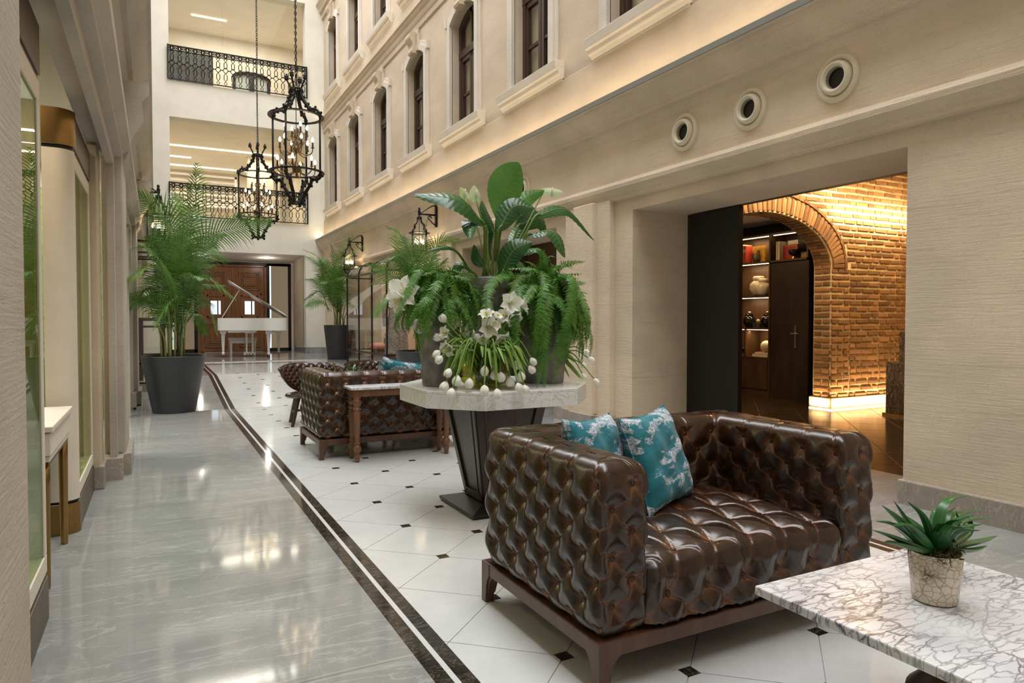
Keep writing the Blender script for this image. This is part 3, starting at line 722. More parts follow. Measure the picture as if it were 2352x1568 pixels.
def shopfront(name, label, y0, y1, ret):
    t = thing(name, label, 'shop window', (0, 0, 0))
    xo, xi = -.375, -.46
    m = MB(); m.bx(xi, xo, y0, y1, 2.07, 2.26); m.bx(xi, xo - .008, y0, y1, 2.05, 2.07)
    if ret: m.bx(-1.4, xi, y0 - .0, y0 + .08, 2.07, 2.26)
    m.build('bronze_fascia', BRONZEDK, t, bevel=.004)
    m = MB(); m.bx(xi, xo, y0, y1, .0, .165); m.bx(xi, xo - .008, y0, y1, .165, .18); m.build('bronze_plinth', BRONZEDK, t, bevel=.004)
    m = MB(); w = .055
    m.bx(xi, xo - .004, y0, y1, .18, .25); m.bx(xi, xo - .004, y0, y1, 1.97, 2.05); m.bx(xi, xo - .004, y1 - w, y1, .25, 1.97); m.bx(xi, xo - .004, y0, y0 + w * 1.3, .25, 1.97)
    m.build('frame', PASTE, t, bevel=.004)
    m = MB(); m.bx(-.388, -.384, y0 + w * 1.2, y1 - w, .25, 1.97); m.build('glass', GLASSG, t)
    return t
shopfront('shop_window', 'tall glazed shop window nearest the camera, bronze fascia and plinth', 1.0, 3.14, False)
sb = shopfront('shop_window', 'narrow shop window beyond the cream entry column', 4.36, 5.36, False)
# rounded cream return of the second front, bronze cap and base
def retpath(o):
    p = [(-.515, 4.44), (-.515, 4.30 - o), (-.46, 4.30 - o)] + [(-.46 + (.085 + o) * sin(a), 4.385 - (.085 + o) * cos(a)) for a in np.linspace(0, pi / 2, 9)][1:]
    return p
for nm, o, za, zb, mt in (('column_panel', 0, .18, 2.05, IVORY), ('bronze_cap', .006, 2.07, 2.26, BRASS), ('bronze_base', .006, 0, .165, BRASS), ('shadow_gap', -.004, .165, .18, BLACKST), ('shadow_gap', -.004, 2.05, 2.07, BLACKST)):
    m = MB(); P = retpath(o)
    m.grid([[(a[0], a[1], za) for a in P], [(a[0], a[1], zb) for a in P]])
    m.build(nm, mt, sb, auto=50)
area('entry_light', (-.95, 3.75, 2.6), (0, 0, 0), .5, .7, 16, (1, .80, .56))
m = MB(); m.bx(-.62, -.335, 5.365, 5.66, 0, 2.32); m.build('trim_33', STONE2, kind='structure', bevel=.008)
m = MB(); m.bx(-.64, -.315, 5.36, 5.64, 0, .155); m.build('baseboard_left_4', SKIRT, kind='structure', bevel=.006)
# console desk in the entry
t = thing('console_desk', 'ivory console desk on slim bronze legs in the shop entry', 'desk', (0, 0, 0))
m = MB(); m.bx(-1.2, -.385, 3.42, 4.20, .675, .70); m.build('desk_top', IVORY, t, bevel=.004)
m = MB(); m.bx(-1.18, -.395, 3.43, 4.19, .575, .67); m.bx(-1.17, -.40, 3.44, 4.18, .548, .572); m.build('apron', IVORY, t, bevel=.003)
m = MB(); m.bx(-1.15, -.405, 3.45, 4.17, .530, .548); m.build('under_rail', BRONZE, t)
for x, y in ((-.425, 4.14), (-.425, 3.48), (-1.1, 4.14), (-1.1, 3.48)):
    m = MB(); m.lathe([(.016, 0), (.017, .02), (.021, .45), (.022, .535)], 10, (x, y, 0)); m.build('leg', BRASS, t, smooth=True)

# ------------------------------------------------------------------ railings
def rail(label, z0, z1):
    t = thing('balcony_railing', label, 'railing', (0, YE - .05, z0)); h = z1 - z0; x0, x1 = .355, 3.685
    m = MB(); m.bx(x0, x1, -.022, .022, h - .03, h); m.build('top_rail', IRON, t)
    m = MB(); m.bx(x0, x1, -.015, .015, 0, .022); m.build('bottom_rail', IRON, t)
    m = MB(); m.bx(x0, x1, -.009, .009, h - .125, h - .11); m.build('middle_rail', IRON, t)
    for x in (x0, x1):
        m = MB(); m.bx(x - .016, x + .016, -.016, .016, 0, h + .01); m.build('end_post', IRON, t)
    n = 19; w = (x1 - x0) / n; r = .0095
    m = MB(); zt = h - .118
    def pl(pts, closed=False): m.tube([(a, 0, b) for a, b in pts], r, 4, False, closed)
    k = w / 2; a = k * .42; s = (zt - .022) / .66
    Z = lambda q: .022 + q * s
    pl([(0, Z(0)), (a, Z(.05)), (0, Z(.10)), (-a, Z(.05))], True)
    pl([(0, Z(.10)), (a, Z(.145)), (a, Z(.245)), (0, Z(.29)), (-a, Z(.245)), (-a, Z(.145))], True)
    for q in (-1, 1):
        pl([(0, Z(.29)), (q * k * .45, Z(.325)), (q * k * .6, Z(.35)), (q * k, Z(.36))]); pl([(0, Z(.43)), (q * k * .45, Z(.395)), (q * k * .6, Z(.37)), (q * k, Z(.36))])
        pl([(0, Z(.655)), (q * k * .5, Z(.63)), (q * k, Z(.66))])
    pl([(0, Z(.40)), (a, Z(.43)), (a, Z(.53)), (0, Z(.57)), (-a, Z(.53)), (-a, Z(.43))], True)
    pl([(0, Z(.56)), (a, Z(.605)), (0, Z(.65)), (-a, Z(.605))], True)
    ov = [(k * .66 * cos(q), h - .07 + .036 * sin(q)) for q in np.linspace(0, 2 * pi, 14)[:-1]]; pl(ov, True)
    for q in (-.3, .3): pl([(q * k - .014, h - .09), (q * k + .014, h - .05)]); pl([(q * k + .014, h - .09), (q * k - .014, h - .05)])
    pl([(k * .66, h - .07), (k, h - .05)]); pl([(k * .66, h - .07), (k, h - .095)]); pl([(-k * .66, h - .07), (-k, h - .05)]); pl([(-k * .66, h - .07), (-k, h - .095)])
    b = m.build('baluster', IRON, t); b.location = (x0 + w / 2, 0, 0)
    for i in range(1, n): inst(b, t, (x0 + w * (i + .5), 0, 0))
    return t
rail('black wrought iron balcony railing of the lower gallery, behind the lanterns', 3.715, 4.545)
rail('black wrought iron balcony railing of the upper gallery', 7.075, 7.91)

# ------------------------------------------------------------------ round air nozzles
for i, (y_, lab) in enumerate(((3.106, 'round cream air nozzle nearest the camera, largest in view'), (3.87, 'round cream air nozzle in the middle of the three'), (4.611, 'round cream air nozzle, third from the near end'), (7.526, 'round cream air nozzle half hidden behind the upright lily leaf'))):
    t = thing('air_nozzle', lab, 'air vent', (4.108, y_, 2.777), group='air nozzles in the cornice')
    R = Matrix.Rotation(-pi / 2, 3, 'Y')
    def rot(m): m.v = [tuple(R @ Vector(p)) for p in m.v]; return m
    m = MB(); m.lathe([(.162, -.005), (.160, .012), (.148, .022), (.130, .022), (.122, .012), (.116, .004)], 40, cap=False); rot(m).build('flange', VENTM, t, smooth=True)
    m = MB(); m.lathe([(.116, .004), (.113, .030), (.102, .050), (.088, .052), (.076, .040), (.068, .016)], 40, cap=False); rot(m).build('nozzle', VENTM, t, smooth=True)
    m = MB(); m.lathe([(.070, .030), (.067, .001)], 32, cap=False); rot(m).build('throat', DUCTM, t, smooth=True)
    m = MB(); m.lathe([(.001, .003), (.068, .003), (.068, .001)], 32); rot(m).build('bore_shade_disc', BLACKST, t)  # black disc stands in for the shade deep inside the duct
# ------------------------------------------------------------------ tufted sofas
def fast_mesh(name, V, F, mat, parent, wear=None, smooth=True):
    me = bpy.data.meshes.new(name); V = np.asarray(V, np.float32); F = np.asarray(F, np.int32)
    me.vertices.add(len(V)); me.vertices.foreach_set('co', V.ravel())
    k = F.shape[1]; me.loops.add(F.size); me.loops.foreach_set('vertex_index', F.ravel())
    me.polygons.add(len(F)); me.polygons.foreach_set('loop_start', np.arange(0, F.size, k, dtype=np.int32)); me.polygons.foreach_set('loop_total', np.full(len(F), k, np.int32))
    me.update(calc_edges=True); me.validate()
    if smooth: me.polygons.foreach_set('use_smooth', np.ones(len(me.polygons), bool))
    me.materials.append(mat)
    if wear is not None:
        at = me.attributes.new('wear', 'FLOAT', 'POINT'); at.data.foreach_set('value', np.asarray(wear, np.float32).ravel())
    o = bpy.data.objects.new(name, me); COL.objects.link(o)
    if parent is not None: o.parent = parent
    return o
def gridfaces(m, n, wrap=False):
    i, j = np.meshgrid(np.arange(m - 1), np.arange(n if wrap else n - 1), indexing='ij'); j2 = (j + 1) % n
    return np.stack([i * n + j, i * n + j2, (i + 1) * n + j2, (i + 1) * n + j], -1).reshape(-1, 4)
def tuft(u, v, a, b2, B=.024, C=.0040, G=.007, sr=.030):
    """smooth leather with thin curved pleats along u,v in Z and deep dimples at the buttons; returns (height, wear)"""
    u0, v0 = u, v
    u = u0 + .11 * np.sin(pi * v0) ** 2; v = v0 - .11 * np.sin(pi * u0) ** 2
    du = np.abs(u - np.round(u)); dv = np.abs(v - np.round(v))
    eu, ev = u0 - np.round(u0), v0 - np.round(v0)
    d = np.sqrt(((eu + ev) / 2 * a) ** 2 + ((eu - ev) / 2 * b2) ** 2)
    k = a / .155
    dim = 1 - np.exp(-(d / (sr * k)) ** 1.25)
    df = np.minimum(du, dv) * a * .7
    near = np.exp(-(d / (.055 * k)) ** 2)
    cre = np.exp(-(df / (.0030 * k)) ** 2) * (.55 + .9 * near); lip = np.exp(-((df - .0075 * k) / (.0042 * k)) ** 2) * (.4 + .6 * near)
    puff = (np.abs(np.sin(pi * u) * np.sin(pi * v))) ** .6
    h = B * dim - C * cre * dim + C * .45 * lip * dim + G * puff
    wear = np.clip(np.exp(-(df / (.0042 * k)) ** 2) * (.30 + .55 * near) + .75 * np.exp(-(d / (.020 * k)) ** 2) + .35 * near * lip, 0, 1)
    return h, wear
SW, SD, ST, SZ0, SH_ = 1.30, 0.83, 0.195, 0.165, 0.705
def sofa_shell():
    r = .05; W_, D_, t = SW, SD, ST
    corners = [((t, 0), .035), ((0, 0), .035), ((0, D_), .06), ((W_, D_), .06), ((W_, 0), .035), ((W_ - t, 0), .035), ((W_ - t, D_ - t), .03), ((t, D_ - t), .03)]
    P = []
    n = len(corners)
    for i, (c, r) in enumerate(corners):
        a = Vector(corners[i - 1][0]) - Vector(c); b = Vector(corners[(i + 1) % n][0]) - Vector(c); a.normalize(); b.normalize()
        p0 = Vector(c) + a * r; p2 = Vector(c) + b * r
        for q in np.linspace(0, 1, 7):
            P.append(tuple((1 - q) ** 2 * p0 + 2 * q * (1 - q) * Vector(c) + q * q * p2))
    P = np.array(P); P = np.vstack([P, P[:1]])
    L = np.r_[0, np.cumsum(np.hypot(*np.diff(P, axis=0).T))]; tot = L[-1]
    n = 1100; s = np.linspace(0, tot, n + 1)[:-1]
    X = np.interp(s, L, P[:, 0]); Y = np.interp(s, L, P[:, 1]); base = np.stack([X, Y], 1)
    tg = np.roll(base, -2, 0) - np.roll(base, 2, 0); tg /= np.linalg.norm(tg, axis=1)[:, None]
    nor = np.stack([-tg[:, 1], tg[:, 0]], 1)   # loop runs clockwise seen from above: outward normal
    # centreline of the U
    h = t / 2; cl = [np.array(q) for q in ((h, h), (h, D_ - h), (W_ - h, D_ - h), (W_ - h, h))]
    best = np.full(n, 1e9); cen = np.zeros((n, 2))
    for a, b in zip(cl[:-1], cl[1:]):
        k = np.clip(((base - a) @ (b - a)) / ((b - a) @ (b - a)), 0, 1); q = a + k[:, None] * (b - a); d = np.linalg.norm(base - q, axis=1)
        m = d < best; best[m] = d[m]; cen[m] = q[m]
    # concave corners: spread the inner points over the whole centreline
    cs = np.r_[0, np.cumsum([np.linalg.norm(b - a) for a, b in zip(cl[:-1], cl[1:])])]
    sc_ = np.zeros(n); bd = np.full(n, 1e9)
    for i, (a, b) in enumerate(zip(cl[:-1], cl[1:])):
        k = np.clip(((base - a) @ (b - a)) / ((b - a) @ (b - a)), 0, 1); d = np.linalg.norm(base - (a + k[:, None] * (b - a)), axis=1)
        m = d < bd; bd[m] = d[m]; sc_[m] = cs[i] + k[m] * (cs[i + 1] - cs[i])
    for c in ((W_ - t, D_ - t), (t, D_ - t)):
        i0 = int(np.argmin(np.hypot(base[:, 0] - c[0], base[:, 1] - c[1]))); wdw = int(.11 / (tot / n)); ii = np.arange(i0 - wdw, i0 + wdw + 1)
        sc_[ii] = np.linspace(sc_[ii[0]], sc_[ii[-1]], len(ii))
    clp = np.array(cl); cen = np.stack([np.interp(sc_, cs, clp[:, 0]), np.interp(sc_, cs, clp[:, 1])], 1)
    # profile
    r = .055; H = SH_ - .022; zz = [(0.02, SZ0), (0.004, SZ0 + .012)]
    prof = [(0.014, SZ0), (0.003, SZ0 + .012)] + [(0, z) for z in np.linspace(SZ0 + .02, H - r, 110)] + [(r - r * cos(a), H - r + r * sin(a)) for a in np.linspace(0, pi / 2, 20)[1:]] + [(d, H) for d in np.linspace(r, h, 10)[1:]]
    prof = np.array(prof); q = np.r_[0, np.cumsum(np.hypot(*np.diff(prof, axis=0).T))]
    npf = len(prof); dp = np.gradient(prof, axis=0); dp /= np.linalg.norm(dp, axis=1)[:, None]
    n_out = dp[:, 1]; n_up = dp[:, 0]
    ncol = round(tot / .155); a = tot / ncol; b2 = .150
    qtop = q[np.argmin(np.abs(prof[:, 1] - (H - .045)))]
    S, Q = np.meshgrid(s, q); ph = .078
    u = (S - ph) / a + (Q - qtop) / b2; v = (S - ph) / a - (Q - qtop) / b2
    hh, wr = tuft(u, v, a, b2)
    # pleats over the top roll above the last buttons
    up = np.clip((Q - qtop) / .035, 0, 1); up = up * up * (3 - 2 * up)
    fd = np.abs((S - ph) / a - np.round((S - ph) / a)) * a
    fade = np.clip((Q - qtop) / .13, 0, 1)
    swell = .007 * (1 - np.exp(-(fd / .022) ** 2))
    h2 = .024 + swell * (1 - .6 * fade) - .004 * np.exp(-(fd / .0035) ** 2) * (1 - .5 * fade) + .002 * np.exp(-((fd - .009) / .005) ** 2)
    w2 = np.exp(-(fd / .0055) ** 2) * .55 * (1 - .4 * fade)
    hh = hh * (1 - up) + h2 * up; wr = wr * (1 - up) + w2 * up
    # flat tuck at the bottom edge
    bt = np.clip((Q - q[1]) / .035, 0, 1); hh *= bt ** .5
    k = (prof[:, 0] / h)[:, None]
    XY = base[None] * (1 - k[..., None]) + cen[None] * k[..., None]
    blend = np.clip(1 - k, 0, 1)
    V = np.zeros((npf, n, 3))
    V[..., :2] = XY + nor[None] * (hh * n_out[:, None] - .022 * n_out[:, None])[..., None]
    V[..., 2] = prof[:, 1][:, None] + hh * n_up[:, None]
    # worn highlights also along the top edge
    wr = np.clip(wr * .85 + .10 * np.exp(-((Q - qtop - .03) / .05) ** 2), 0, 1)
    # buttons
    btn = []
    for i in range(ncol):
        for j in range(0, 12):
            for off in (0, 1):
                ss = (ph + (i + .5 * off) * a) % tot; qq = qtop - (j + .5 * off) * b2
                if qq < q[2] + .02: continue
                zi = np.interp(qq, q, prof[:, 1]); x = np.interp(ss, s, X); y = np.interp(ss, s, Y); ii = int(ss / tot * n) % n
                btn.append((x - nor[ii][0] * .019, y - nor[ii][1] * .019, zi, nor[ii][0], nor[ii][1], 0))
    return V, wr, btn
def sofa_seat():
    x0, x1 = ST - .012, SW - ST + .012; zt = .372; r = .055; yb = SD - ST + .02; yf = -.004
    prof = [(yb - d, zt) for d in np.linspace(0, yb - yf - r, 110)] + [(yf + r - r * sin(a), zt - r + r * cos(a)) for a in np.linspace(0, pi / 2, 20)[1:]] + [(yf, z) for z in np.linspace(zt - r, SZ0 + .015, 34)[1:]] + [(yf + .012, SZ0)]
    prof = np.array(prof); q = np.r_[0, np.cumsum(np.hypot(*np.diff(prof, axis=0).T))]
    dp = np.gradient(prof, axis=0); dp /= np.linalg.norm(dp, axis=1)[:, None]; ny, nz = dp[:, 1], -dp[:, 0]
    ny = dp[:, 1]; nz = -dp[:, 0]
    x = np.linspace(x0, x1, 190); X, Q = np.meshgrid(x, q); xc = SW / 2
    a, b2, b3 = .167, .33, .135; q0 = q[np.argmin(np.abs(prof[:, 1] - .268) + (prof[:, 0] > .02))]; px_ = .25 * a
    RQ = np.where(Q < q0, (Q - q0) / b2, (Q - q0) / b3)
    u = (X - xc + px_) / a + RQ; v = (X - xc + px_) / a - RQ
    hh, wr = tuft(u, v, a, np.where(Q < q0, b2, b3) * .8, .026, .0042, .009, .034)
    edge = np.clip(np.minimum(X - x0, x1 - X) / .04, 0, 1) ** .5; hh = hh * edge
    crown = .018 * np.sin(pi * np.clip((X - x0) / (x1 - x0), 0, 1)) ** .5 * (nz[:, None] > .5)
    hh *= np.clip((q[-1] - Q) / .03, 0, 1) ** .5
    V = np.zeros((len(prof), len(x), 3)); V[..., 0] = X
    V[..., 1] = prof[:, 0][:, None] + ny[:, None] * (hh - .016); V[..., 2] = prof[:, 1][:, None] + nz[:, None] * (hh - .016) + crown
    # make sure the normal points up/forward
    btn = []
    for i in range(-6, 7):
        for j in range(-8, 9):
            for off in (0, 1):
                xx = xc - px_ + (i + .5 * off) * a; rq = j + .5 * off; qq = q0 + rq * (b2 if rq < 0 else b3)
                if not (x0 + .04 < xx < x1 - .04 and .03 < qq < q[-1] - .04): continue
                y = np.interp(qq, q, prof[:, 0]); z = np.interp(qq, q, prof[:, 1]); ly = np.interp(qq, q, ny); lz = np.interp(qq, q, nz)
                btn.append((xx, y - ly * .012, z - lz * .012 + (.015 if lz > .5 else 0), 0, ly, lz))
    return V, wr * .8, btn
def sofa(label, loc, rz, detailed):
    t = thing('tufted_sofa', label, 'sofa', loc, rz, 'brown leather tufted sofas')
    fr = MB(); z0, z1 = .115, .165
    fr.bx(0, SW, -.004, .05, z0, z1); fr.bx(0, SW, SD - .05, SD, z0, z1); fr.bx(0, .05, .05, SD - .05, z0, z1); fr.bx(SW - .05, SW, .05, SD - .05, z0, z1); fr.bx(.05, SW - .05, .05, SD - .05, z1 - .02, z1 + .01)
    fr.build('wooden_base', WALNUT, t, bevel=.004)
    for x, sx in ((-.0025, 1), (SW + .0025, -1)):
        for y, sy in ((-.0065, 1), (SD + .0025, -1)):
            m = MB()
            def P(z, w): return [(x, y, z), (x + sx * w, y, z), (x + sx * w, y + sy * w, z), (x, y + sy * w, z)]
            zs = [(.1635, .068), (.115, .068), (.095, .052), (.07, .044), (.02, .038), (0, .040)]
            vs = []; [vs.extend(P(z, w)) for z, w in zs]
            fs = [(0, 1, 2, 3)] + [(4 * i + k, 4 * i + 4 + k, 4 * i + 4 + (k + 1) % 4, 4 * i + (k + 1) % 4) for i in range(len(zs) - 1) for k in range(4)] + [tuple(range(4 * len(zs) - 4, 4 * len(zs)))[::-1]]
            m.add(vs, fs)
            # curved bracket on both sides of the leg
            for ax in (0, 1):
                c = [(.05, .118), (.095, .118), (.075, .105), (.06, .085), (.052, .055), (.045, .03)]
                if ax == 0: m.prism([(x + sx * a, z) for a, z in c], 'y', y + sy * .006, y + sy * .036)
                else: m.prism([(y + sy * a, z) for a, z in c], 'x', x + sx * .006, x + sx * .036)
            m.build('leg', WALNUT, t, bevel=.002)
    V, w, b1 = SHELL; up = fast_mesh('tufted_upholstery', V.reshape(-1, 3), SHELLF, LEATHER, t, w)
    V, w, b2 = SEAT; st = fast_mesh('tufted_seat', V.reshape(-1, 3), SEATF, LEATHER, t, w)
    if detailed:
        bm = MB(); bm.lathe([(.001, .006), (.006, .0055), (.0095, .003), (.0105, 0), (.009, -.004)][::-1], 10); proto = None
        for par, bs in ((up, b1), (st, b2)):
            for p in bs:
                q = Vector((0, 0, 1)).rotation_difference(Vector(p[3:6]).normalized())
                if proto is None: proto = o = bm.build('button', LEATHER, par, smooth=True)
                else: o = inst(proto, par)
                o.location = p[:3]; o.rotation_mode = 'QUATERNION'; o.rotation_quaternion = q
    else:
        m = MB()
        for p in b1 + b2: m.ball(p[:3], .010, 6, 4)
        m.build('buttons', LEATHER, t, smooth=True, kind='stuff')
    return t
SHELL = sofa_shell(); SHELLF = gridfaces(SHELL[0].shape[0], SHELL[0].shape[1], True)[:, ::1]
SEAT = sofa_seat(); SEATF = gridfaces(SEAT[0].shape[0], SEAT[0].shape[1])
sofa('dark brown tufted leather sofa in the foreground, two teal cushions on its seat', (1.18, 1.69, 0), 0, True)
sofa('brown tufted leather sofa seen from behind, backing onto the marble topped side table', (2.475, 6.46, 0), pi, False)

def cushion(label, loc, rot, w=.40, h=.40, t=.13):
    n = 40; u = np.linspace(-1, 1, n); U, Vv = np.meshgrid(u, u)
    pinch = lambda a, b: 1 - .10 * (1 - b ** 2) * np.abs(a) ** 4
    x = U * w / 2 * pinch(U, Vv); z = Vv * h / 2 * pinch(Vv, U)
    th = t / 2 * ((1 - U ** 4) * (1 - Vv ** 4)) ** .55
    wr = .004 * np.sin(9 * U + 4 * Vv) * (1 - U ** 2) + .003 * np.sin(13 * Vv - 5 * U) * (1 - Vv ** 2)
    tp = tag(None or bpy.data.objects.new('scatter_cushion', None), label, 'cushion', 'teal toile cushions'); COL.objects.link(tp)
    tp.location = loc; tp.rotation_euler = rot
    F = gridfaces(n, n)
    V = np.concatenate([np.stack([x, th + wr, z], -1).reshape(-1, 3), np.stack([x, -th + wr, z], -1).reshape(-1, 3)])
    fast_mesh('cover', V, np.concatenate([F, F[:, ::-1] + n * n]), TOILE, tp)
    e = [(x[0, i], 0, z[0, i]) for i in range(n)] + [(x[i, -1], 0, z[i, -1]) for i in range(1, n)] + [(x[-1, i], 0, z[-1, i]) for i in range(n - 2, -1, -1)] + [(x[i, 0], 0, z[i, 0]) for i in range(n - 2, 0, -1)]
    m = MB(); m.tube(e, .0035, 5, False, True); m.build('seam', TOILE, tp, smooth=True)
    return tp
cushion('teal toile cushion at the front, standing on the foreground sofa seat', (1.835, 2.215, .575), (radians(-19), radians(-3), radians(23)), .385, .40)
cushion('teal toile cushion behind, leaning into the left arm corner of the foreground sofa', (1.545, 2.225, .585), (radians(-17), radians(2), radians(25)), .36, .37)
cushion('teal cushion showing above the back of the far sofa', (1.93, 6.02, .60), (radians(20), radians(12), radians(10)), .40, .40)
cushion('teal cushion beside the concrete planter, mostly hidden, on the far sofa', (2.22, 6.0, .575), (radians(24), radians(-16), radians(-12)), .38, .38)

# ------------------------------------------------------------------ marble coffee tables
def coffee(label, loc, rz=0):
    t = thing('coffee_table', label, 'table', loc, rz, 'square marble coffee tables')
    m = MB(); m.bx(-.35, .35, -.36, .36, .405, .43); m.build('marble_top', LILAC, t, bevel=.004)
    m = MB(); m.lathe([(.02, .402), (.24, .402), (.265, .398), (.255, .385), (.20, .372), (.05, .365)], 40); m.build('round_underplate', BLACKP, t, auto=40)
    m = MB(); m.lathe([(.05, .37), (.055, .33), (.065, .29), (.10, .25), (.135, .215), (.14, .19), (.10, .165), (.065, .14), (.06, .11), (.10, .08), (.19, .05), (.25, .025), (.26, 0)], 32); m.build('turned_pedestal', WALNUT, t, auto=40)
    return t
coffee('square white marble coffee table with purple veins, cropped at the frame corner', (1.78, .958, 0))
coffee('marble coffee table half hidden behind the far sofa, succulent on top', (1.87, 7.05, 0))

# ------------------------------------------------------------------ octagonal marble table
OT = (1.855, 3.79)
t = thing('octagonal_table', 'octagonal table with thick white marble top on a dark panelled pedestal', 'table', (OT[0], OT[1], 0))
hx, hy, cx_, cy_ = .53, .49, .232, .26
octp = [(-hx, -hy + cy_), (-hx + cx_, -hy), (hx - cx_, -hy), (hx, -hy + cy_), (hx, hy - cy_), (hx - cx_, hy), (-hx + cx_, hy), (-hx, hy - cy_)]
m = MB(); m.prism(octp, 'z', .738, .755); m.build('marble_top', CARRARA, t, bevel=.003)
for i in range(8):
    a, b = octp[i], octp[(i + 1) % 8]; c = (a[0] * .93, a[1] * .93); d = (b[0] * .93, b[1] * .93)
    m = MB(); lo = [(a[0], a[1], .657), (b[0], b[1], .657), (d[0], d[1], .657), (c[0], c[1], .657)]; m.add(lo + [(x, y, .7375) for x, y, z in lo], [(3, 2, 1, 0), (4, 5, 6, 7), (0, 1, 5, 4), (1, 2, 6, 5), (2, 3, 7, 6), (3, 0, 4, 7)])
    m.build('edge_slab', CARRARA, t, bevel=.002)
def tsq(z, w): return [(-w, -w, z), (w, -w, z), (w, w, z), (-w, w, z)]
def wz(z): return .235 + (.128 - .235) * (1 - (z - .05) / .61)
m = MB(); m.add(tsq(.05, wz(.05)) + tsq(.66, wz(.66)), [(3, 2, 1, 0), (4, 5, 6, 7), (0, 1, 5, 4), (1, 2, 6, 5), (2, 3, 7, 6), (3, 0, 4, 7)]); m.build('pedestal_core', DARKWOOD, t)
for k in range(4):
    R = Matrix.Rotation(k * pi / 2, 3, 'Z'); fr_ = MB()
    def fb(xa0, xa1, xb0, xb1, za, zb, p):
        """slab on the sloping face between heights za..zb, x-range given at both ends"""
        vs = []
        for dd in (0, p):
            for (x0, x1, z) in ((xa0, xa1, za), (xb0, xb1, zb)): vs += [R @ Vector((x0, -wz(z) - dd, z)), R @ Vector((x1, -wz(z) - dd, z))]
        fr_.add(vs, [(0, 1, 3, 2), (4, 6, 7, 5), (0, 4, 5, 1), (2, 3, 7, 6), (0, 2, 6, 4), (1, 5, 7, 3)])
    zb_, zt_ = .06, .655
    for s in (-1, 1):
        e0, e1 = s * wz(zb_), s * wz(zt_); i0, i1 = s * (wz(zb_) - .035), s * (wz(zt_) - .05)
        fb(min(e0, i0), max(e0, i0), min(e1, i1), max(e1, i1), zb_, zt_, .010)
        i2, i3 = s * (wz(zb_) - .05), s * (wz(zt_) - .065); fb(min(i0, i2), max(i0, i2), min(i1, i3), max(i1, i3), .09, .63, .015)
    fb(-wz(.06), wz(.06), -wz(.1), wz(.1), .06, .10, .010); fb(-wz(.62), wz(.62), -wz(.655), wz(.655), .62, .655, .010); fb(-wz(.1) + .03, wz(.1) - .03, -wz(.112) + .03, wz(.112) - .03, .10, .112, .015)
    fr_.build('panel_frame', DARKWOOD, t, bevel=.002)
m = MB(); B_ = .262
m.add(tsq(.006, B_ - .004) + tsq(.022, B_) + tsq(.028, B_) + tsq(.055, .15), [(3, 2, 1, 0)] + [(4 * i + k, 4 * i + (k + 1) % 4, 4 * i + 4 + (k + 1) % 4, 4 * i + 4 + k) for i in range(3) for k in range(4)] + [(12, 13, 14, 15)]); m.build('plinth', plain('dark_bronze_plinth', (.020, .017, .013), .35, .3), t, bevel=.002)
for x in (-1, 1):
    for y in (-1, 1):
        m = MB(); m.lathe([(.012, 0), (.014, .006)], 10, (x * (B_ - .03), y * (B_ - .03), 0)); m.build('foot', STEEL, t)

# ------------------------------------------------------------------ side table behind the far sofa
t = thing('side_table', 'narrow side table, grey veined marble top on turned oak legs', 'table', (1.815, 5.49, 0))
m = MB(); m.bx(-.445, .445, -.115, .14, .585, .605); m.build('marble_top', LILAC, t, bevel=.003)
m = MB(); m.bx(-.425, .425, -.10, .125, .53, .585); m.build('apron', OAKRED, t, bevel=.004)
LP = [(.012, 0), (.018, .01), (.024, .06), (.019, .075), (.030, .09), (.034, .11), (.027, .13), (.018, .142), (.026, .15), (.026, .157), (.019, .165), (.022, .19), (.029, .38), (.031, .405), (.024, .413), (.034, .425), (.034, .435), (.024, .445), (.028, .452), (.038, .475), (.038, .49), (.026, .51), (.032, .518), (.032, .532)]
for x in (-.385, .385):
    for y in (-.068, .098):
        m = MB(); m.lathe(LP, 16, (x, y, 0)); m.build('turned_leg', OAKRED, t, auto=50)

